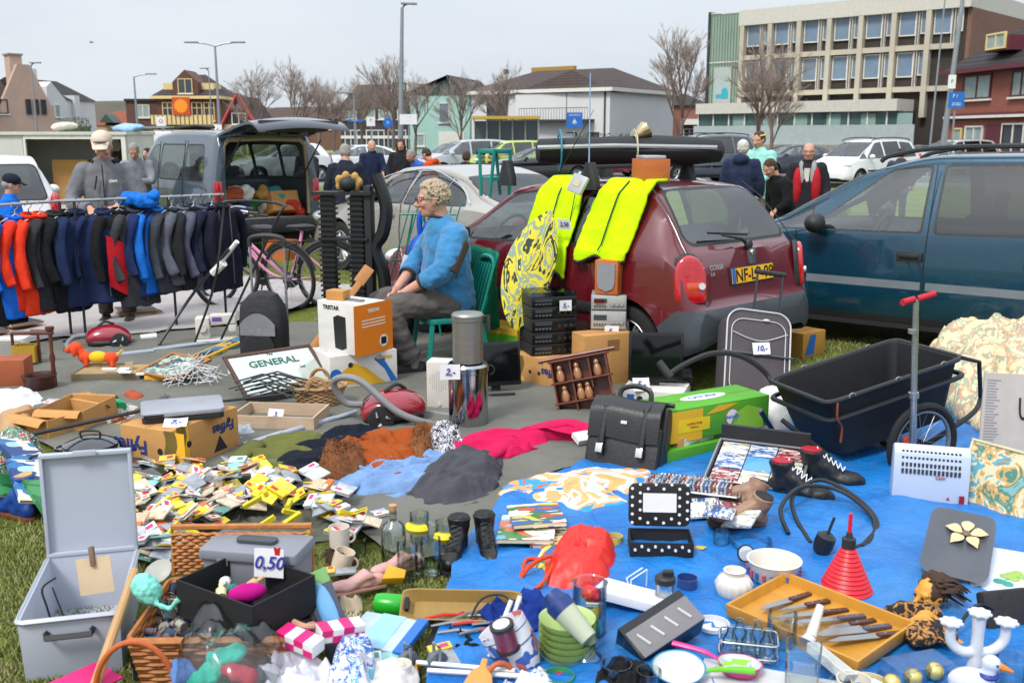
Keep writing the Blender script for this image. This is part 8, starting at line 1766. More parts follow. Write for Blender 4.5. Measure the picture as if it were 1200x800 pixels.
t = thing('green_bottle','bright green plastic bottle lying on its side','bottle',P(462,708,.045),rot=(pi/2,0,R(80))); MB().lathe([(0,-.07),(.035,-.07),(.04,-.05),(.04,.03),(.02,.06),(.02,.08),(0,.08)],20).build('bottle_body', plast('lime_green_plastic','#21a52a',.25), t); MB().cyl((0,0,.08),(0,0,.10),.024).build('cap', chrome, t)
for k,(x,y,a_) in enumerate(((535,672,R(-100)),(570,668,R(-80)))): boot('black_ankle_boot',['left worn black leather ankle boot by the wooden tray','right worn black leather ankle boot next to the books'][k],x,y-14,a_,'#141416',.18,'#0d0d0e',.25,lace=blk,rough=.4)
t = thing('wooden_tray','long narrow olive wood tray with cut-out handles','tray',P(541,716,.05),rot=(.55,0,R(-3))); m = MB(); m.loft([[(x*w_,y*d_,z) for x,y in rr(1,1,.12,3)] for z,w_,d_ in ((0,.36,.08),(.045,.44,.13),(.045,.43,.12),(.006,.35,.07))]); m.build('tray_body', M('olive_wood','#8f7238',rough=.6,bump=.3,bs=60,sx=(3,1,1)), t)
for s in (1,-1): MB().prism([(s*.198+x,y) for x,y in rr(.018,.05,.008)],.030,.0495).build('handle_hole', dark, t)
for k in range(9): book(['comic book on top of the left magazine pile','thin comic in the left magazine pile','magazine slipping left from the pile','magazine with red banner low in the pile','large picture book at the middle of the piles','red covered book under the red cloth','book with white cover by the orange rope','lower red book near the polka dot case','green spined book under the pile'][k], P((628,618,612,640,672,705,655,718,600)[k],(606,622,640,628,640,636,632,652,652)[k],(.10,.075,.02,.05,.05,.03,.02,.005,.0)[k]),(rnd(-.08,.08),rnd(-.06,.12),.3+rnd(-.5,.5)),.22+.03*rnd(-1,1),.29,.02,(3,5,4,2,2,2,5,2,1)[k],'magazines and comics in two piles')
for k in range(10): book('comic in the slanting stack beside the black boots',P(612+k*6,642+k*2,.015+.004*k),(0,-.15,.5+.07*k),.18,.25,.012,k%6,'magazines in the slanting stack')
lay('large beach towel with orange sun and blue fish border',[(592,592),(600,572),(690,556),(775,562),(765,600),(705,612),(640,600)],.03,'#fff',.012,2.5,'towel','beach_towel',mat=prnt('beach_print',['#1f7fc0','#d99a5c','#dca468','#b9cfe0','#d99a5c','#2a8fc9','#c9542f'],3.2,mode='NOISE',warp=1.0,rough=.8),z=.03)
orr = M('orange_rope','#d9481a',rough=.8,bump=.9,bs=90,bd=.02); one(MB().tube(spl([P(x,y,z) for x,y,z in ((610,675,.03),(618,655,.06),(640,660,.05),(632,690,.04),(608,684,.03),(625,660,.09),(650,652,.08),(638,680,.07),(622,690,.03),(612,670,.05),(648,645,.06))],6),.008,8),'orange_rope',orr,'coil of bright orange rope left of the red cloth bag','rope')
lump('scarlet nylon bag crumpled above the glass cylinder',[(638,700),(648,655),(680,632),(722,648),(715,690),(680,705)],.13,.0,'#d92a1c',.014,6,mat=M('scarlet_nylon','#d6241a',rough=.45,bump=.3,bs=20),cat='bag',name='nylon_bag')
t = thing('glass_cylinder','tall clear glass cylinder holding yellow and red toys','vase',pt(690,757)); MB().lathe([(.055,0),(.058,.005),(.060,.24),(.063,.244),(.060,.246),(.056,.24),(.054,.008),(0,.008)],32).build('glass_wall', cgls, t)
for k,(z,c_,n_) in enumerate(((.05,'#3aa53a','green toy at the bottom of the glass cylinder'),(.11,'#e0c612','yellow toy in the glass cylinder'),(.20,'#cf1f2a','red gauze in the top of the glass cylinder'))):
 one(MB().ell((0,0,0),(.035,.03,.03)).ell((.015,.01,.03),(.02,.02,.02)).ell((-.02,-.01,.02),(.018,.016,.02)),'small_toy',M('toy_%d'%k,c_,rough=.4),n_,'toy',pt(690,757)+V((0,0,z)),(k,.4,k),fuse=.006)
gm_ = M('lime_melamine','#a9bf74',rough=.3,coat=.3); bw = []
for k in range(6): one(MB().lathe([(.045,0),(.075,.03),(.092,.062),(.095,.066),(.088,.062),(.07,.033),(.04,.008),(0,.008)],36),'plastic_bowl',gm_,'pale lime bowl in the nested stack' ,'bowl',pt(664,783)+V((0,0,.006+.023*k)),None,'nested lime bowls')
t = thing('protein_shaker','frosted shaker beaker with navy lid lying in the top bowl','shaker',P(690,748,.17),rot=(0,-.95,-.65+.0)); MB().lathe([(.030,0),(.042,.12),(.040,.12),(.028,.003),(0,.003)],24).build('beaker', M('frosted_plastic','#a9b096',rough=.3), t); MB().lathe([(.044,.115),(.046,.15),(.036,.165),(.03,.19),(0,.19)],24).build('lid', plast('navy_plastic','#14306b'), t)
wpn = prnt('pot_print',['#d3d3d9','#d3d3d9','#d3d3d9','#3d5fa8','#d3d3d9','#c56a6a','#d3d3d9'],26,mode='CELL',rough=.3)
t = thing('printed_bucket','small white pots with tiny blue and red prints, stacked and tilted','pot',P(618,783,.03),rot=(-.15,-.55,0)); MB().lathe([(.05,0),(.075,.05),(.082,.10),(.085,.17),(.08,.17),(.07,.06),(0,.02)],32).build('pot_body', wpn, t)
for z in (.10,.145): MB().tube([(.0835*cos(a),.0835*sin(a),z) for a in [2*pi*k/32 for k in range(32)]],.002,4,closed=True).build('blue_line', navyp, t)
t = thing('ribbon_spool','spool of shiny wine red ribbon standing in the printed pots','spool',P(596,760,.13),rot=(.1,-.25,0)); MB().lathe([(.037,.011),(.037,.084)],28).build('ribbon', M('wine_ribbon','#6f2038',rough=.2,coat=1,bump=.3,bs=160,sx=(1,1,8)), t); MB().lathe([(0,0),(.04,0),(.04,.01),(.030,.01),(.030,.085),(.04,.085),(.04,.095),(0,.095)],28).build('flange', blk, t); MB().cyl((0,0,.095),(0,0,.098),.028).build('label_disc', paper, t)
pan('shallow black frying pan behind the printed pots',572,772,.12,.03,False,name='frying_pan')
for k,(x,y,h_,lb) in enumerate(((688,790,.14,'ribbed glass decanter with stopper in the front row'),(740,815,.06,'upturned cut glass bowl at the lower edge'))):
 one(MB().lathe([(.045,0),(.05,.02),(.048,.07),(.03,.09),(.025,.11),(.034,.125),(.012,.14),(0,.142)] if k==0 else [(.02,0),(.05,.03),(.055,.07),(.05,.07),(.045,.032),(0,.01)],18),'glassware',cgls,lb,'glassware',pt(x,y))
one(MB().prism([(.06*cos(a)*(1 if k%2 else .55),.06*sin(a)*(1 if k%2 else .55)) for k,a in enumerate([2*pi*j/10 for j in range(10)])],0,.014),'red_star',plast('red_star_plastic','#c5161f'),'red plastic star cutter at the lower edge','cutter',P(662,800,.03),(.3,.1,.2),bevel=.003)
plt = M('china_white','#c6c8c6',rough=.15,coat=.6); t = thing('oval_plate','oval white plate with green landscape print leaning on the black box','plate',P(723,770,.02),rot=(-1.05,.25,R(-35)))
MB().lathe([(0,.004),(.055,.004),(.075,.012),(.10,.020),(.10,.024),(.075,.016),(.055,.008),(0,.008)],36,sx=.75,sy=1.15).build('plate_body', plt, t).location=(0,.10,0); MB().lathe([(0,.0085),(.052,.0085)],36,sx=.75,sy=1.15,cap=False).build('landscape_print', prnt('green_plate',['#8fa398','#c6c8c6','#5f7a68','#c6c8c6'],24,mode='NOISE'), t).location=(0,.10,0)
t = thing('tilted_black_bin','glossy black bread bin with smoked window tilted on its corner','bread bin',P(775,752,.05),rot=(.5,-.3,R(30))); t.scale = (.85,)*3; MB().box(-.16,.16,-.06,.10,0,.12).build('bin_body', M('gloss_black_panel'), t, bevel=.006); MB().box(-.155,.155,-.062,.06,.122,.132).build('smoked_window', M('smoked_grey','#6f6c6e',rough=.1), t, bevel=.003)
for k in range(4): MB().tube([(-.12+.07*k,.03,.134),(-.10+.07*k,-.03,.134)],.006,6).build('slot', M('slot_pale','#b5b5b8'), t)
for k in range(3): one(MB().box(-.16,.16,-.055,.055,0,.035),'flat_white_box',M('box_white_%d'%k,('#c9c9cc','#d3d3d6','#d9d9dc')[k],rough=.5),['bottom white carton tied with string','middle white carton tied with string','top white carton tied with string'][k],'box',P(748,705,.01+.036*k),(0,0,R(-38)+.06*k),'white cartons tied with string',bevel=.002)
one(MB().tube([(0,-.058,-.0),(0,-.058,.112),(0,.058,.112),(0,.058,0)],.003,5).tube([(.03,-.058,0),(-.02,-.058,.113),(-.02,.058,.113)],.003,5),'string',white,'white string tied round the flat white cartons','string',P(748,705,.01),(0,0,R(-38)))
t = thing('clear_tumbler_bottle','clear plastic bottle with black flip lid','bottle',P(778,725,.02)); MB().lathe([(.030,0),(.034,.005),(.036,.15),(.033,.15),(.031,.007),(0,.007)],24).build('bottle_body', cgls, t); MB().lathe([(.038,.145),(.038,.165),(.03,.172),(0,.175)],24).build('lid', blk, t); MB().cb((.01,0,.182),(.04,.025,.018)).build('flip_top', blk, t, bevel=.004)
m = MB().tube(spl([(0,0,0),(.03,.02,.03),(.05,-.01,.01),(.02,-.03,.04),(-.01,.01,.05),(.04,.03,.02),(.07,0,0)],5),.0045,6); one(m,'black_cable',blk,'coil of thin black cable by the white cartons','cable',P(716,715,.01))
t = thing('blue_cloth_pack','pale blue folded cloth in a clear sleeve with darker border','packaged cloth',P(450,745,.05),rot=(.1,0,-.35)); MB().box(-.12,.12,-.10,.10,0,.02).build('folded_cloth', M('pale_blue_cloth','#a9bdd6',var=.25,vs=14,rough=.3), t, bevel=.006); MB().box(.085,.125,-.105,.105,.004,.026).build('blue_border', blue, t, bevel=.003); MB().box(-.05,.04,-.10,.10,.0205,.0225).build('light_stripe', M('sky_stripe','#8fc0da'), t)
for k in range(9):
 a_ = rnd(-.4,.6); one(MB().tube([(-.07,0,0),(.0,.004,.006),(.07,0,0)],[.0045,.006,.004],6).tube([(.05,0,0),(.075,.015,0)],.006,5),'hand_tool',M('tool_steel','#9a9b9d',metal=.8,rough=.3) if k%4 else M('red_handle','#c31f1f'),'small steel tool in the tray of hand tools','tool',P(520+8*k,722+(k%3)*9,.05),(0,rnd(-.1,.1),a_),'hand tools spread below the wooden tray')
one(MB().box(-.17,.17,-.10,.10,0,.02),'black_pouch',bl,'black tool roll beneath the hand tools','tool roll',P(560,748,.0),(0,0,-.1),bevel=.006)
one(MB().tube(spl([(-.1,0,0),(-.05,.06,.08),(.04,.06,.09),(.08,-.02,.02),(.02,-.08,0)],6),.005,6),'wire_loop',blk,'thin grey wire loop over the hand tools','wire',P(580,735,.03))
for k in range(4): one(MB().tube([(-.17,0,0),(.17,0,.01)],[.008,.008],8),'white_dowel',white,['front white rod crossing the lower edge','second white rod beside the front rod','dark metal rod leaning over the grass','short dark rod next to the metal rod'][k] ,'rod',P((560,545,578,590)[k],(790,782,760,755)[k],.06),(0,(-.05,-.05,-.9,-.9)[k],(-.25,-.3,.9,.95)[k]))
for k in range(2):
 t = thing('caster_wheel',['grey caster wheel left of the white rods','second grey caster wheel'][k],'caster',P(478+34*k,775,.05),rot=(0,0,.6)); MB().tube([(0,-.012,0),(0,.012,0)],.038,20).build('wheel', rubber if k==5 else M('caster_grey','#5f6670',rough=.5), t, bevel=.004); MB().tube([(0,-.02,0),(0,-.02,.06),(0,.02,.06),(0,.02,0)],.006,6).build('fork', railm, t)
one(MB().prism([(-.05,0),(.05,0),(.035,.05),(.012,.07),(.010,.10),(-.010,.10),(-.012,.07),(-.035,.05)],0,.02),'wooden_figure',M('raw_pine','#c08a44',rough=.6),'carved pine figure lying at the lower edge','figure',P(560,808,.05),(.6,.1,-.2),bevel=.006); one(MB().tube(arc((0,0,0),.05,0,pi,10,'y',1.4),.009,8),'cane_loop',M('orange_cane'),'tan cane loop beside the pine figure','cane loop',P(585,800,.04),(0,0,.4))
lump('white napkin folded on the grass',[(510,780),(515,760),(545,752),(560,770),(540,792)],.02,.0,'#cfd0da',.012); lump('white patterned napkins right of the pine figure',[(575,815),(590,790),(640,790),(650,830)],.04,.01,'#ccc',mat=prnt('blue_flowers',['#ccc'],10)); lump('mustard paper scrap beside the caster wheels',[(445,795),(460,780),(485,778),(490,790),(470,802)],.02,.02,'#c9821c')
# right side on the blue tarp
t = thing('polka_dot_case','open black polka dot vanity case with white label in its lid','case',P(775,668,0),rot=(0,0,R(-3))); pd = M('case_black','#111114',rough=.6); w = .26
MB().tub(w,.16,.12,.006,0,.08).build('case_body', pd, t, bevel=.003); l = MB().prism([(x,y) for x,y in rr(w,.18,.03)],0,.02).build('lid', pd, t, bevel=.004); l.location = (0,.165,.225); l.rotation_euler = (R(80),0,0); MB().box(-.07,.07,-.03,.05,.0205,.022).build('white_label', paper, l)
m = MB()
for i in range(8):
 for j in range(5):
  x = -.115+i*.033; y = -.075+j*.036+(.018 if i%2 else 0)
  if not (-.08<x<.08 and -.045<y<.06): m.cyl((x,y,.0195),(x,y,.0212),.0065,n=8)
m.build('white_dots', white, l); m = MB()
for i in range(9): m.cyl((-.11+i*.0275,-.0075,.09+(.015 if i%2 else 0)),(-.11+i*.0275,-.001,.09+(.015 if i%2 else 0)),.006,n=8)
m.build('white_dots', white, t)
t = thing('cd_flight_case','aluminium edged black case packed with discs','case',P(812,608,0),R(-20)); MB().tub(.40,.20,.13,.008,0,.10).build('case_body', blk, t); MB().tube([(x,y+.10,.132) for x,y in rr(.41,.21,.01,1)],.006,6,closed=True).build('alu_edge', railm, t); X = t.matrix_basis = Matrix.Translation(t.location) @ Matrix.Rotation(R(-20),4,'Z')
cdm = [prnt('cd_%d'%k,c_,45,rough=.12,mode='CELL',sx=(.5,1,2.6)) for k,c_ in enumerate((['#9aa4ac','#3c4450','#c9ccd0','#22252b'],['#8c2f35','#d4c9bf','#2b2b33'],['#c9ccd0','#7d8890','#e0dcd0','#b9a24a'],['#3a5f96','#b9c4d3','#d8d0c0']))]
for k in range(22):
 o = MB().box(-.07,.07,0,.010,0,.125) if k == 0 else None
 if k == 0: cd0 = tag(o.build('cd_case',cdm[0],bevel=.001),'disc in a jewel case filed upright in the flight case','disc','discs filed in the flight case'); o = cd0
 else: o = cd0.copy(); COL.objects.link(o); o.data = bpy.data.meshes.get('cdm%d'%(k%4)) or cd0.data.copy(); o.data.name = 'cdm%d'%(k%4); o.data.materials[0] = cdm[k%4]
 o.matrix_basis = X @ Matrix.Translation((-.175+k*.0162,.10,.035)) @ Matrix.Rotation(-.45+.02*k,4,'Y') @ Matrix.Rotation(pi/2,4,'Z')
t = thing('disc_display_case','open aluminium attache case showing rows of discs','case',P(880,580,0),rot=(.28,0,R(-24))); MB().tub(.46,.38,.06,.008,0,.19).build('case_body', M('case_lining','#2a2b2e',rough=.8), t); MB().tube([(x,y+.19,.062) for x,y in rr(.47,.39,.01,1)],.007,6,closed=True).build('alu_edge', railm, t); X = Matrix.Translation(t.location) @ Matrix.Rotation(R(-24),4,'Z') @ Matrix.Rotation(.28,4,'X'); MB().box(-.23,.23,.385,.40,.06,.15).build('lid', M('case_lining'), t)
for i in range(3):
 for j in range(3):
  o = cd0.copy(); COL.objects.link(o); o.data = bpy.data.meshes['cdm%d'%((i+j*2)%3+1)] if (i*3+j) != 4 else cd0.data.copy()
  if i*3+j == 4: o.data.materials[0] = prnt('sky_cover',['#4f8fcb','#5a97d0','#c9a48f'],5,mode='NOISE')
  o['label'] = 'disc cover laid flat in the attache case, seen face up'; o['group'] = 'discs laid flat in the attache case'; o.matrix_basis = X @ Matrix.Translation((-.145+.145*i,.07+.13*j,.045)) @ Matrix.Rotation(pi/2,4,'X') @ Matrix.Rotation(0,4,'Y') @ Matrix.Translation((0,-.06,-.0)) @ Matrix.Translation((0,.06,-.06))
for k in range(12):
 o = cd0.copy(); COL.objects.link(o); o.data = bpy.data.meshes['cdm%d'%(k%4 or 1)]; o['label'] = 'loose disc case heaped between the two cases'; o['group'] = 'loose disc cases'; o.location = P(rnd(835,880),rnd(585,602),.03+.012*k); o.rotation_euler = (rnd(-1.9,-1.3),rnd(-.3,.3),rnd(0,3))
for k,(x,y,a_,r_) in enumerate(((862,598,R(150),.5),(868,618,R(195),-.2))): boot('brown_ankle_boot',['upper tan suede ankle boot lying on its side','lower tan suede ankle boot lying on its side'][k],x,y,a_,'#8c6c58',.17,'#3a2a22',.26,tilt=-.2,roll=r_,z=.05,heel=.05)
for k,(x,y,a_) in enumerate(((930,588,R(-35)),(965,572,R(-20)))): boot('work_boot',['near black and red lined work boot','far black work boot with white lacing'][k],x,y,a_,'#131417',.20,'#0e0e0f',.31,shaft=.062,lace=white,lining=M('red_lining','#a3142a'))
one(MB().tube(spl([P(x,y,z) for x,y,z in ((924,625,.07),(915,595,.11),(940,570,.15),(985,575,.12),(1022,605,.08),(1020,632,.06),(1000,642,.06))],6),.010,8).tube(spl([P(x,y,z) for x,y,z in ((950,636,.06),(932,605,.08),(930,580,.12),(960,562,.15),(1000,580,.11),(1028,612,.07),(1010,640,.06))],6),.010,8),'shower_hose',hs,'two coiled black flexible hoses with steel unions','hose')
one(MB().cyl((0,0,0),(.03,-.02,0),.012).cyl((.035,-.024,0),(.05,-.035,0),.015),'hose_union',chrome,'steel union nut at the hose end','hose fitting',P(952,640,.035))
t = thing('black_mallet','black rubber mallet head beside the red cone','mallet',P(962,645,.06),rot=(.2,.2,.4)); MB().lathe([(0,0),(.035,0),(.042,.03),(.04,.07),(.02,.085),(0,.087)],20).build('head', M('black_rubber_shine'), t); MB().cyl((0,0,.08),(0,0,.16),.006).build('shaft', blk, t)
t = thing('red_plunger','red ribbed rubber plunger cone with black collar','plunger',P(990,700,.0)); prof = [(.115,0)];
for k in range(13): r_ = .112-.0068*k; z = .006+k*.0155; prof += [(r_,z),(r_+.003,z+.005),(r_-.004,z+.012)]
prof += [(.025,.21),(0,.21)]; MB().lathe([(0,0)]+prof,36).build('bellows', M('red_rubber','#cf1226',rough=.4), t); MB().lathe([(.026,.205),(.026,.245),(.014,.25),(.010,.27),(0,.27)],18).build('collar', blk, t); MB().cyl((0,0,.27),(0,0,.345),.0075).build('handle', M('red_rubber'), t)
mug('clear crystal bowl holding a bicycle lamp',880,655,.085,.09,'x',0,name='glass_bowl',g=cgls,handle=False)
t = thing('bicycle_lamp','round silver bicycle headlamp resting in the crystal bowl','lamp',P(874,648,.10),rot=(R(70),0,0)); MB().lathe([(0,-.03),(.03,-.025),(.036,.0),(.033,.008)],24,cap=False).build('housing', blk, t); MB().lathe([(0,.004),(.03,.006)],24).build('lens', clr, t)
t = thing('fluted_vase','cream fluted ginger jar vase on the blue tarp','vase',P(859,708,.0)); rings = []
for r_,z in ((.035,0),(.045,.01),(.065,.06),(.07,.09),(.055,.115),(.036,.125),(.036,.138),(.042,.142),(.034,.142),(.030,.12)): rings.append([(r_*(1+(.05*abs(sin(7*a)) if .005<z<.12 else 0))*cos(a),r_*(1+(.05*abs(sin(7*a)) if .005<z<.12 else 0))*sin(a),z) for a in [2*pi*k/70 for k in range(70)]])
m = MB(); m.loft(rings); m.build('vase_body', M('cream_china','#d0cbc2',rough=.25,coat=.4), t, ang=60)
t = thing('checked_bowl','large cream bowl with blue and red checked band','bowl',P(906,681,.03)); MB().lathe([(.07,0),(.095,.03),(.10,.085),(.107,.095),(.10,.095),(.092,.08),(.085,.03),(0,.01)],36).build('bowl_body', M('cream_china'), t)
m = MB()
for k in range(20): a = 2*pi*k/20; m.mt(k%2); m.tube([(.0985*cos(a),.0985*sin(a),.035),(.101*cos(a),.101*sin(a),.062)],.008,4)
m.build('checked_band', [M('check_blue','#3a5da8'),M('check_red','#b5525a')], t)
kc,ka,kw = fr((852,722),(1004,790),.04); t = thing('knife_tray','shallow ochre wooden tray of kitchen knives','tray',kc,rot=(.05,0,ka)); oc = M('ochre_tray','#b9832c',rough=.45,bump=.15,bs=8,sx=(1,5,1)); MB().tub(kw,.36,.05,.010,0,.18,0,1.02).build('tray_body', oc, t, bevel=.002); X = Matrix.Translation(kc) @ Matrix.Rotation(ka,4,'Z') @ Matrix.Rotation(.05,4,'X')
bld = M('blade_steel','#a9abab',rough=.25,metal=.9); hb = [M('knife_wood','#4a2c28',rough=.4),M('knife_grey','#4f4a55',rough=.5)]
for k,(x,L_,W_,a_,lb) in enumerate(((-.16,.16,.03,.9,'carving knife at the left of the tray'),(-.09,.12,.02,.75,'small knife second from the left'),(-.02,.2,.028,.62,'brown handled carving knife mid tray'),(.05,.2,.03,.6,'grey handled bread knife mid tray'),(.10,.10,.02,.7,'short paring knife in a clear sleeve'),(.155,.2,.05,.62,'broad cook knife with grey handle'),(.21,.2,.032,.6,'brown handled slicer at the tray edge'))):
 kt = thing('kitchen_knife',lb,'knife',(0,0,0),group='kitchen knives in the ochre tray'); kt.matrix_basis = X @ Matrix.Translation((x*.95,.23,.022+.004*(k%2))) @ Matrix.Rotation(a_+.55,4,'Z') @ Matrix.Rotation(.10,4,'Y')
 MB().prism([(-L_,-W_*.1),(-L_*.9,-W_*.35),(0,-W_*.5),(0,W_*.5),(-L_*.7,W_*.5)],0,.002).build('blade', bld, kt); h_ = MB().box(0,.11,-.011,.011,-.006,.008).build('handle', hb[k in (3,5)], kt, bevel=.004)
 for q in (.03,.075): MB().cyl((q,0,.0081),(q,0,.0092),.003,n=8).build('rivet', chrome, h_)
mug('clear plastic measuring jug with spout standing in the tray',915,758,.05,.13,'x',.03,(0,0,-.3),'measuring_jug',cgls)
one(MB().tube([(0,0,0),(.10,.02,.05)],[.020,.014],12).tube([(-.02,0,-.01),(0,0,0)],[.03,.02],12),'white_slicer',M('china_cfc7bf','#cfc7bf'),'white handled gadget lying over the knife tray','kitchen gadget',P(950,745,.10),(0,-.3,.7)); one(MB().tub(.045,.17,.03,.004,0,0,0,1.1),'pastry_boat',plt,'narrow white boat shaped dish in the knife tray','dish',P(972,780,.07),(.1,.2,.45))
t = thing('cruet_rack','wire rack holding five small glass bottles','bottle rack',P(876,768,.05),R(-12)); m = MB();
for z in (.02,.07): m.tube([(x,y,z) for x,y in rr(.19,.11,.02,3)],.003,5,closed=True)
for x,y in ((-.09,-.05),(.09,-.05),(.09,.05),(-.09,.05)): m.tube([(x,y,.0),(x,y,.072)],.003,5)
m.build('wire_frame', chrome, t); X = Matrix.Translation(t.location) @ Matrix.Rotation(R(-12),4,'Z')
for k,(x,y) in enumerate(((-.06,-.025),(0,-.025),(.06,-.025),(-.03,.03),(.03,.03))): one(MB().lathe([(.022,.004),(.026,.01),(.026,.07),(.012,.095),(.012,.112),(.015,.114),(.010,.114),(.010,.095),(.023,.07),(.023,.012),(0,.01)],18),'cruet_bottle',cgls,'small clear glass bottle in the wire rack','bottle',X @ V((x,y,.0)),None,'bottles in the wire rack')
for k,(x,y,r_,c_,hc_,a_,lb) in enumerate(((795,790,.085,'#1c86b5','#5fae1f',R(-12),'blue frying pan with white inside and lime handle'),(866,786,.072,'#c52277','#d6207f',R(155),'small pink frying pan with white inside and pink handle'))):
 t = thing('ceramic_frying_pan',lb,'frying pan',P(x,y,.07),rot=(.15,0,a_)); MB().lathe([(0,0),(r_*.8,0),(r_,.03),(r_*1.02,.031),(r_*.99,.031),(r_*.79,.004),(0,.004)],36).build('pan_body', M('pan_'+c_.strip('#'),c_,rough=.3), t); MB().lathe([(0,.0055),(r_*.79,.0055),(r_*.96,.030)],36,cap=False).build('white_coating', plt, t); MB().tube(spl([(r_,0,.025),(r_+.05,0,.04),(r_+.15,0,.045)],4),[.008]*3+[.011]*3+[.013]*3,8,fl=.7).build('handle', plast('handle_'+hc_.strip('#'),hc_), t)
t = thing('plastic_pitcher','square clear plastic pitcher standing at the lower edge','pitcher',P(938,822,.0),R(-20)); t.scale = (1,1,1.3); m = MB(); rg_ = lambda s,z:[(x*s,y*s,z) for x,y in rr(.11,.10,.02,3)]
m.loft([rg_(.85,0),rg_(1,.15),rg_(.95,.15),rg_(.8,.005)]); m.build('pitcher_body', cgls, t); MB().tube(arc((.055,0,.09),.035,-pi/2,pi/2,8,'y'),.006,6).build('handle', cgls, t)
one(MB().box(-.22,.22,-.13,.13,0,.012),'white_board',M('board_white','#c9cacc',rough=.4),'white chopping board under the pans and bottles','board',P(900,812,.05),(0,0,R(-20)),bevel=.003); one(MB().box(-.045,.045,-.03,.03,0,.018),'tiny_toy_box',prnt('toybox',['#7fbf2a','#b9b2c4','#8fa0b0'],20),'tiny box with lime toy lying in the pink pan','box',P(864,783,.10),(0,0,-.2))
dy = thing('cloth_doll','doll with tan face and dark hair in black lace dress lying on the tarp','doll',P(1080,745,.05)); skd = M('doll_skin','#c98f35',rough=.5); dl = prnt('black_lace',['#131214','#1b191a','#a8743a','#131214'],28,mode='NOISE',rough=.9,bump=.5,bs=60)
hp_ = P(1090,698,.09)-dy.location
m = MB(); X_ = head(m, hp_, R(200), .62, 0); m.tube([hp_*.7,hp_*.2,(0,0,.03)],[.022,.045,.05],12); m.tube([hp_*.6,hp_*.5+V((-.13,.0,-.02)),hp_*.5+V((-.19,0,-.03))],[.02,.018,.014],8).tube([hp_*.6,(.09,.0,.0),(.135,-.03,-.02)],[.02,.018,.012],8)
for k in range(4): m.tube([(.13,-.03+.0,-.02),(.155+.004*k,-.055+.013*k,-.03)],.006,6)
m.build('body', skd, dy, fuse=.006, smooth=1); m = MB()
for q in (1,-1): m.X = X_; m.ell((.088,.030*q,.011),(.004,.012,.007))
m.build('eyes', blackp, dy); m = MB(); m.X = X_; m.ell((.092,0,-.056),(.006,.014,.006)); m.build('lips', M('doll_lips','#a83a2a'), dy)
m = MB(); m.X = X_
for k in range(150):
 a = rnd(0,6.28); e = rnd(-.3,1.4); d = V((cos(a)*cos(e),sin(a)*cos(e),sin(e)))
 if d.x > .35 and d.z < .75: continue
 p = V((-.015,0,.03))+d*.095; m.tube([p,p+V((-.05,rnd(-.05,.05),.0)),p+V((-.12,rnd(-.08,.08),-.05))],[.012,.010,.004],4)
m.ell((-.02,0,.035),(.10,.085,.09)); m.build('hair', hairm['brown'], dy, ang=180, weld=False)
m = MB();
for k in range(22): a = rnd(0,6.28); m.ell((.02+.08*cos(a)*rnd(.2,1)-.02,-.03+.07*sin(a)*rnd(.2,1),.03),(rnd(.03,.05),rnd(.03,.05),.03),8,5)
m.ell(hp_*.55,(.055,.05,.04)).ell(hp_*.6+V((-.08,.0,0)),(.07,.04,.04)); m.build('lace_dress', dl, dy, fuse=.008, disp=folds(.008,30), ang=180)
t = thing('candelabra','white glazed three armed candelabra','candelabra',P(1140,800,.02)); gw = M('glazed_white','#c9ccd3',rough=.12,coat=.8)
m = MB(); m.lathe([(.055,0),(.05,.012),(.026,.05),(.02,.10),(.019,.17),(.022,.235)],20);
for s in (1,-1): m.tube(spl([(s*.005,0,.11),(s*.05,0,.115),(s*.085,0,.15),(s*.088,0,.205)],5),.017,12)
m.build('stem', gw, t, fuse=.004, smooth=2)
for x,z in ((-.088,.20),(0,.232),(.088,.20)): rg=[[((r_*(1+.10*sin(8*a)*k))*cos(a)+x,(r_*(1+.10*sin(8*a)*k))*sin(a),z+dz) for a in [2*pi*j/48 for j in range(48)]] for r_,dz,k in ((.015,0,0),(.034,.012,1),(.034,.017,1),(.012,.010,0))]; MB().loft(rg).build('candle_cup', gw, t)
t = thing('china_goose','white china goose with orange beak and blue bow','ornament',P(1148,818,.02),R(-20)); m = MB().ell((-.03,0,.05),(.07,.045,.05)).tube([(.01,0,.06),(.02,0,.11)],[.03,.022],12).ell((.022,0,.125),(.030,.026,.028)); m.build('body', gw, t, fuse=.005, smooth=2); MB().tube([(.045,0,.12),(.085,0,.108)],[.014,.004],8).build('beak', M('orange_beak','#d97a1c'), t); MB().tube([(.016+.026*cos(a),.026*sin(a),.088) for a in [2*pi*k/16 for k in range(16)]],.009,6,closed=True).build('bow', M('blue_bow','#27378f'), t)
for q in (1,-1): MB().ell((.038,q*.022,.13),.004).build('eye', blackp, t)
mug('clear glass beer mug at the lower right corner',1182,806,.05,.11,'x',.02,(0,0,.2),'beer_mug',cgls)
t = thing('serving_tray','grey rectangular tray with a dried cream flower glued on','tray',P(1123,640,.13),rot=(.34,.05,R(-28))); MB().loft([[(x*a_,y*b_,z) for x,y in rr(1,1,.15,4)] for z,a_,b_ in ((0,.20,.36),(.018,.25,.41),(.018,.235,.395),(.005,.19,.35))]).build('tray_body', M('slate_tray','#4a4d54',rough=.3), t)
m = MB()
for k in range(5): a = 2*pi*k/5+.3; c_,s_ = cos(a),sin(a); m.sheet(lambda u,v:((.012+.075*u)*c_-(v-.5)*.05*sin(pi*min(1,u*1.05))*s_+.02,(.012+.075*u)*s_+(v-.5)*.05*sin(pi*min(1,u*1.05))*c_+.07,.012+.014*sin(pi*u)),6,4,.002)
m.build('dried_flower', M('cream_petal','#c9b98f',rough=.8,var=.2), t); MB().ell((.02,.07,.018),(.016,.016,.008)).build('flower_centre', M('flower_brown','#6b5a48'), t)
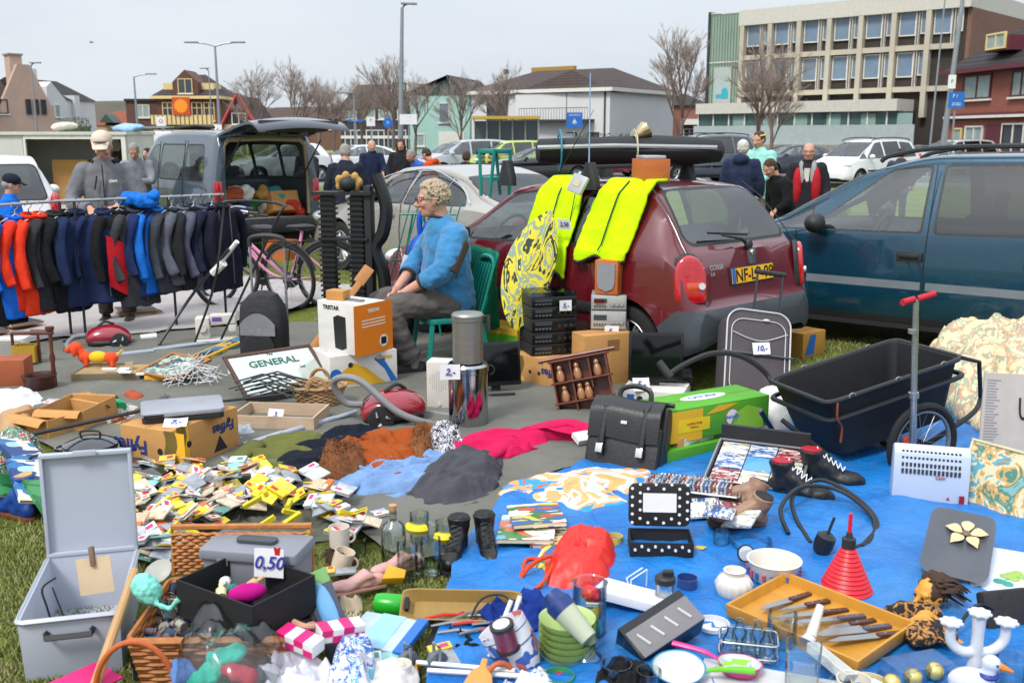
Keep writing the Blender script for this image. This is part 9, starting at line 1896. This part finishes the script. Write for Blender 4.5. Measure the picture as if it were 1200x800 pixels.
t = thing('fruit_tray','white tray painted with blue grapes and green leaves','tray',P(1198,684,.05),rot=(.10,0,R(-28))); MB().loft([[(x*a_,y*b_,z) for x,y in rr(1,1,.1,4)] for z,a_,b_ in ((0,.30,.42),(.015,.36,.48),(.015,.345,.465),(.004,.29,.41))]).build('tray_body', M('white_tray','#c4cbe0',rough=.3), t)
for k,(c_,pts_) in enumerate((('#4b62b0',[(.04,-.03),(.06,0),(.03,.02),(.08,-.02),(.05,-.06),(.08,.03),(.02,-.09)]),('#8fb04e',[(-.04,.05),(-.02,.07),(-.06,.03),(-.03,.02),(0,.05)]),('#2f8f78',[(-.08,-.02),(-.05,-.03),(.09,.09),(.06,.11)]))):
 m = MB(); [m.ell((x,y,.006),(.022,.02,.003),10,4) for x,y in pts_]; m.tube([(pts_[0][0],pts_[0][1],.004),(pts_[-1][0],pts_[-1][1],.004)],.003,4); m.build('painted_fruit', M('fruit_%d'%k,c_), t, weld=False)
m = MB(); m.box(-.10,.10,0,.05,0,.16); t = thing('black_bag','black fabric bag with strap at the right edge','bag',P(1190,745,.02),rot=(-.4,0,.2)); m.build('bag_body', bl, t, bevel=.015); MB().tube(spl([(-.08,0,.10),(-.16,-.03,.12),(-.26,-.03,.04),(-.32,0,.0)],5),.012,6,fl=.4).build('strap', bl, t)
t = thing('bauble_box','clear carton with gold baubles in the front right','box',P(1070,796,.03),rot=(.1,.1,.45)); MB().box(-.12,.12,-.045,.045,0,.07).build('clear_carton', pane('clear_bag'), t)
for k in range(3): one(MB().ell((0,0,0),.03),'gold_bauble',M('gold_bauble','#d6c27a',metal=.7,rough=.2),'pale gold bauble inside the clear carton','bauble',P(1045+25*k,800-7*k,.07),None,'gold baubles in the clear carton')
mug('empty cream pot rim at the lower edge beside the baubles',1018,822,.06,.07,'#c9b98a',name='pot',handle=False)
for a_ in (('cream knitted cloth between hamper and blister pack',[(395,700),(410,690),(425,705),(420,725),(400,722)],.03,.0,'#bfae96'),('dark brown leather glove heap beside the pink shoes',[(380,650),(400,640),(420,660),(400,680)],.03,.0,'#3f2d25'),('teal cloth scrap behind the pan and hamper',[(118,640),(140,625),(160,640),(150,665),(125,662)],.04,.0,'#3f8f8a'),('royal blue cloth under the wooden tray end',[(560,720),(600,700),(640,705),(640,735),(590,742)],.03,.05,'#17307a'),('black strap bag under the front hand tools',[(520,745),(560,735),(590,760),(560,780),(520,775)],.03,.0,'#18181a'),('grey felt cloth behind the flat silver scale',[(150,490),(190,470),(230,476),(200,492)],.05,.0,'#6b6a66'),('tan jumper among the odds and ends',[(60,478),(95,468),(130,474),(118,492),(75,496)],.06,.0,'#a07a4c'),('pale grey shirt left of the wooden tray box',[(240,505),(270,494),(300,500),(290,520),(250,522)],.04,.0,'#9aa0a8'),('white lace napkin near the red star cutter',[(600,806),(625,790),(652,806),(640,830),(610,830)],.02,.06,'#d0d0d6'),('black apron folded by the bread bin',[(700,790),(730,770),(765,790),(740,830),(700,830)],.02,.06,'#1d1d20')): lump(*a_,cat='cloth',name='cloth_scrap')
for k in range(14):
 o = PK[(0,2,5)[k%3]]; x,y = ((430,612),(445,600),(170,650),(400,668),(150,560),(345,588),(140,590),(60,470),(455,772),(520,768),(700,705),(660,735),(820,640),(1010,800))[k]
 c_ = dup(o,P(x,y,.05),rot=(rnd(-.2,.2),rnd(-.2,.2),rnd(0,6))); c_['label'] = 'stray grey, white or aqua hardware packet away from the heap'; c_['group'] = 'stray hardware packets'
for x,y,r_,h_,c_,lb in ((722,800,.05,.07,'x','ribbed clear tumbler in front of the bread bin'),(760,812,.04,.08,'x','small clear glass at the lower edge beside the blue pan'),(845,640,.035,.07,'x','tiny clear glass by the crystal bowl'),(835,735,.06,.02,'#c9cbd0','white saucer between the vase and the bread bin'),(1000,812,.055,.05,'#d8d0bd','small cream bowl below the knife tray'),(1160,720,.04,.06,'#b9bfc9','pale grey cup beside the black fabric bag'),(655,800,.05,.03,'#3a8a4a','small green dish by the red star cutter'),(470,800,.035,.07,'#d9d2c4','cream beaker beside the folded cardboard'),(805,690,.04,.05,'#2c3f73','navy cup near the tied white cartons'),(720,640,.035,.05,'#c9b24a','mustard cup beside the polka dot case')):
 mug(lb,x,y,r_,h_,c_,.04,name='cup' if r_<.045 else 'dish',g=cgls if c_=='x' else None,handle=False)
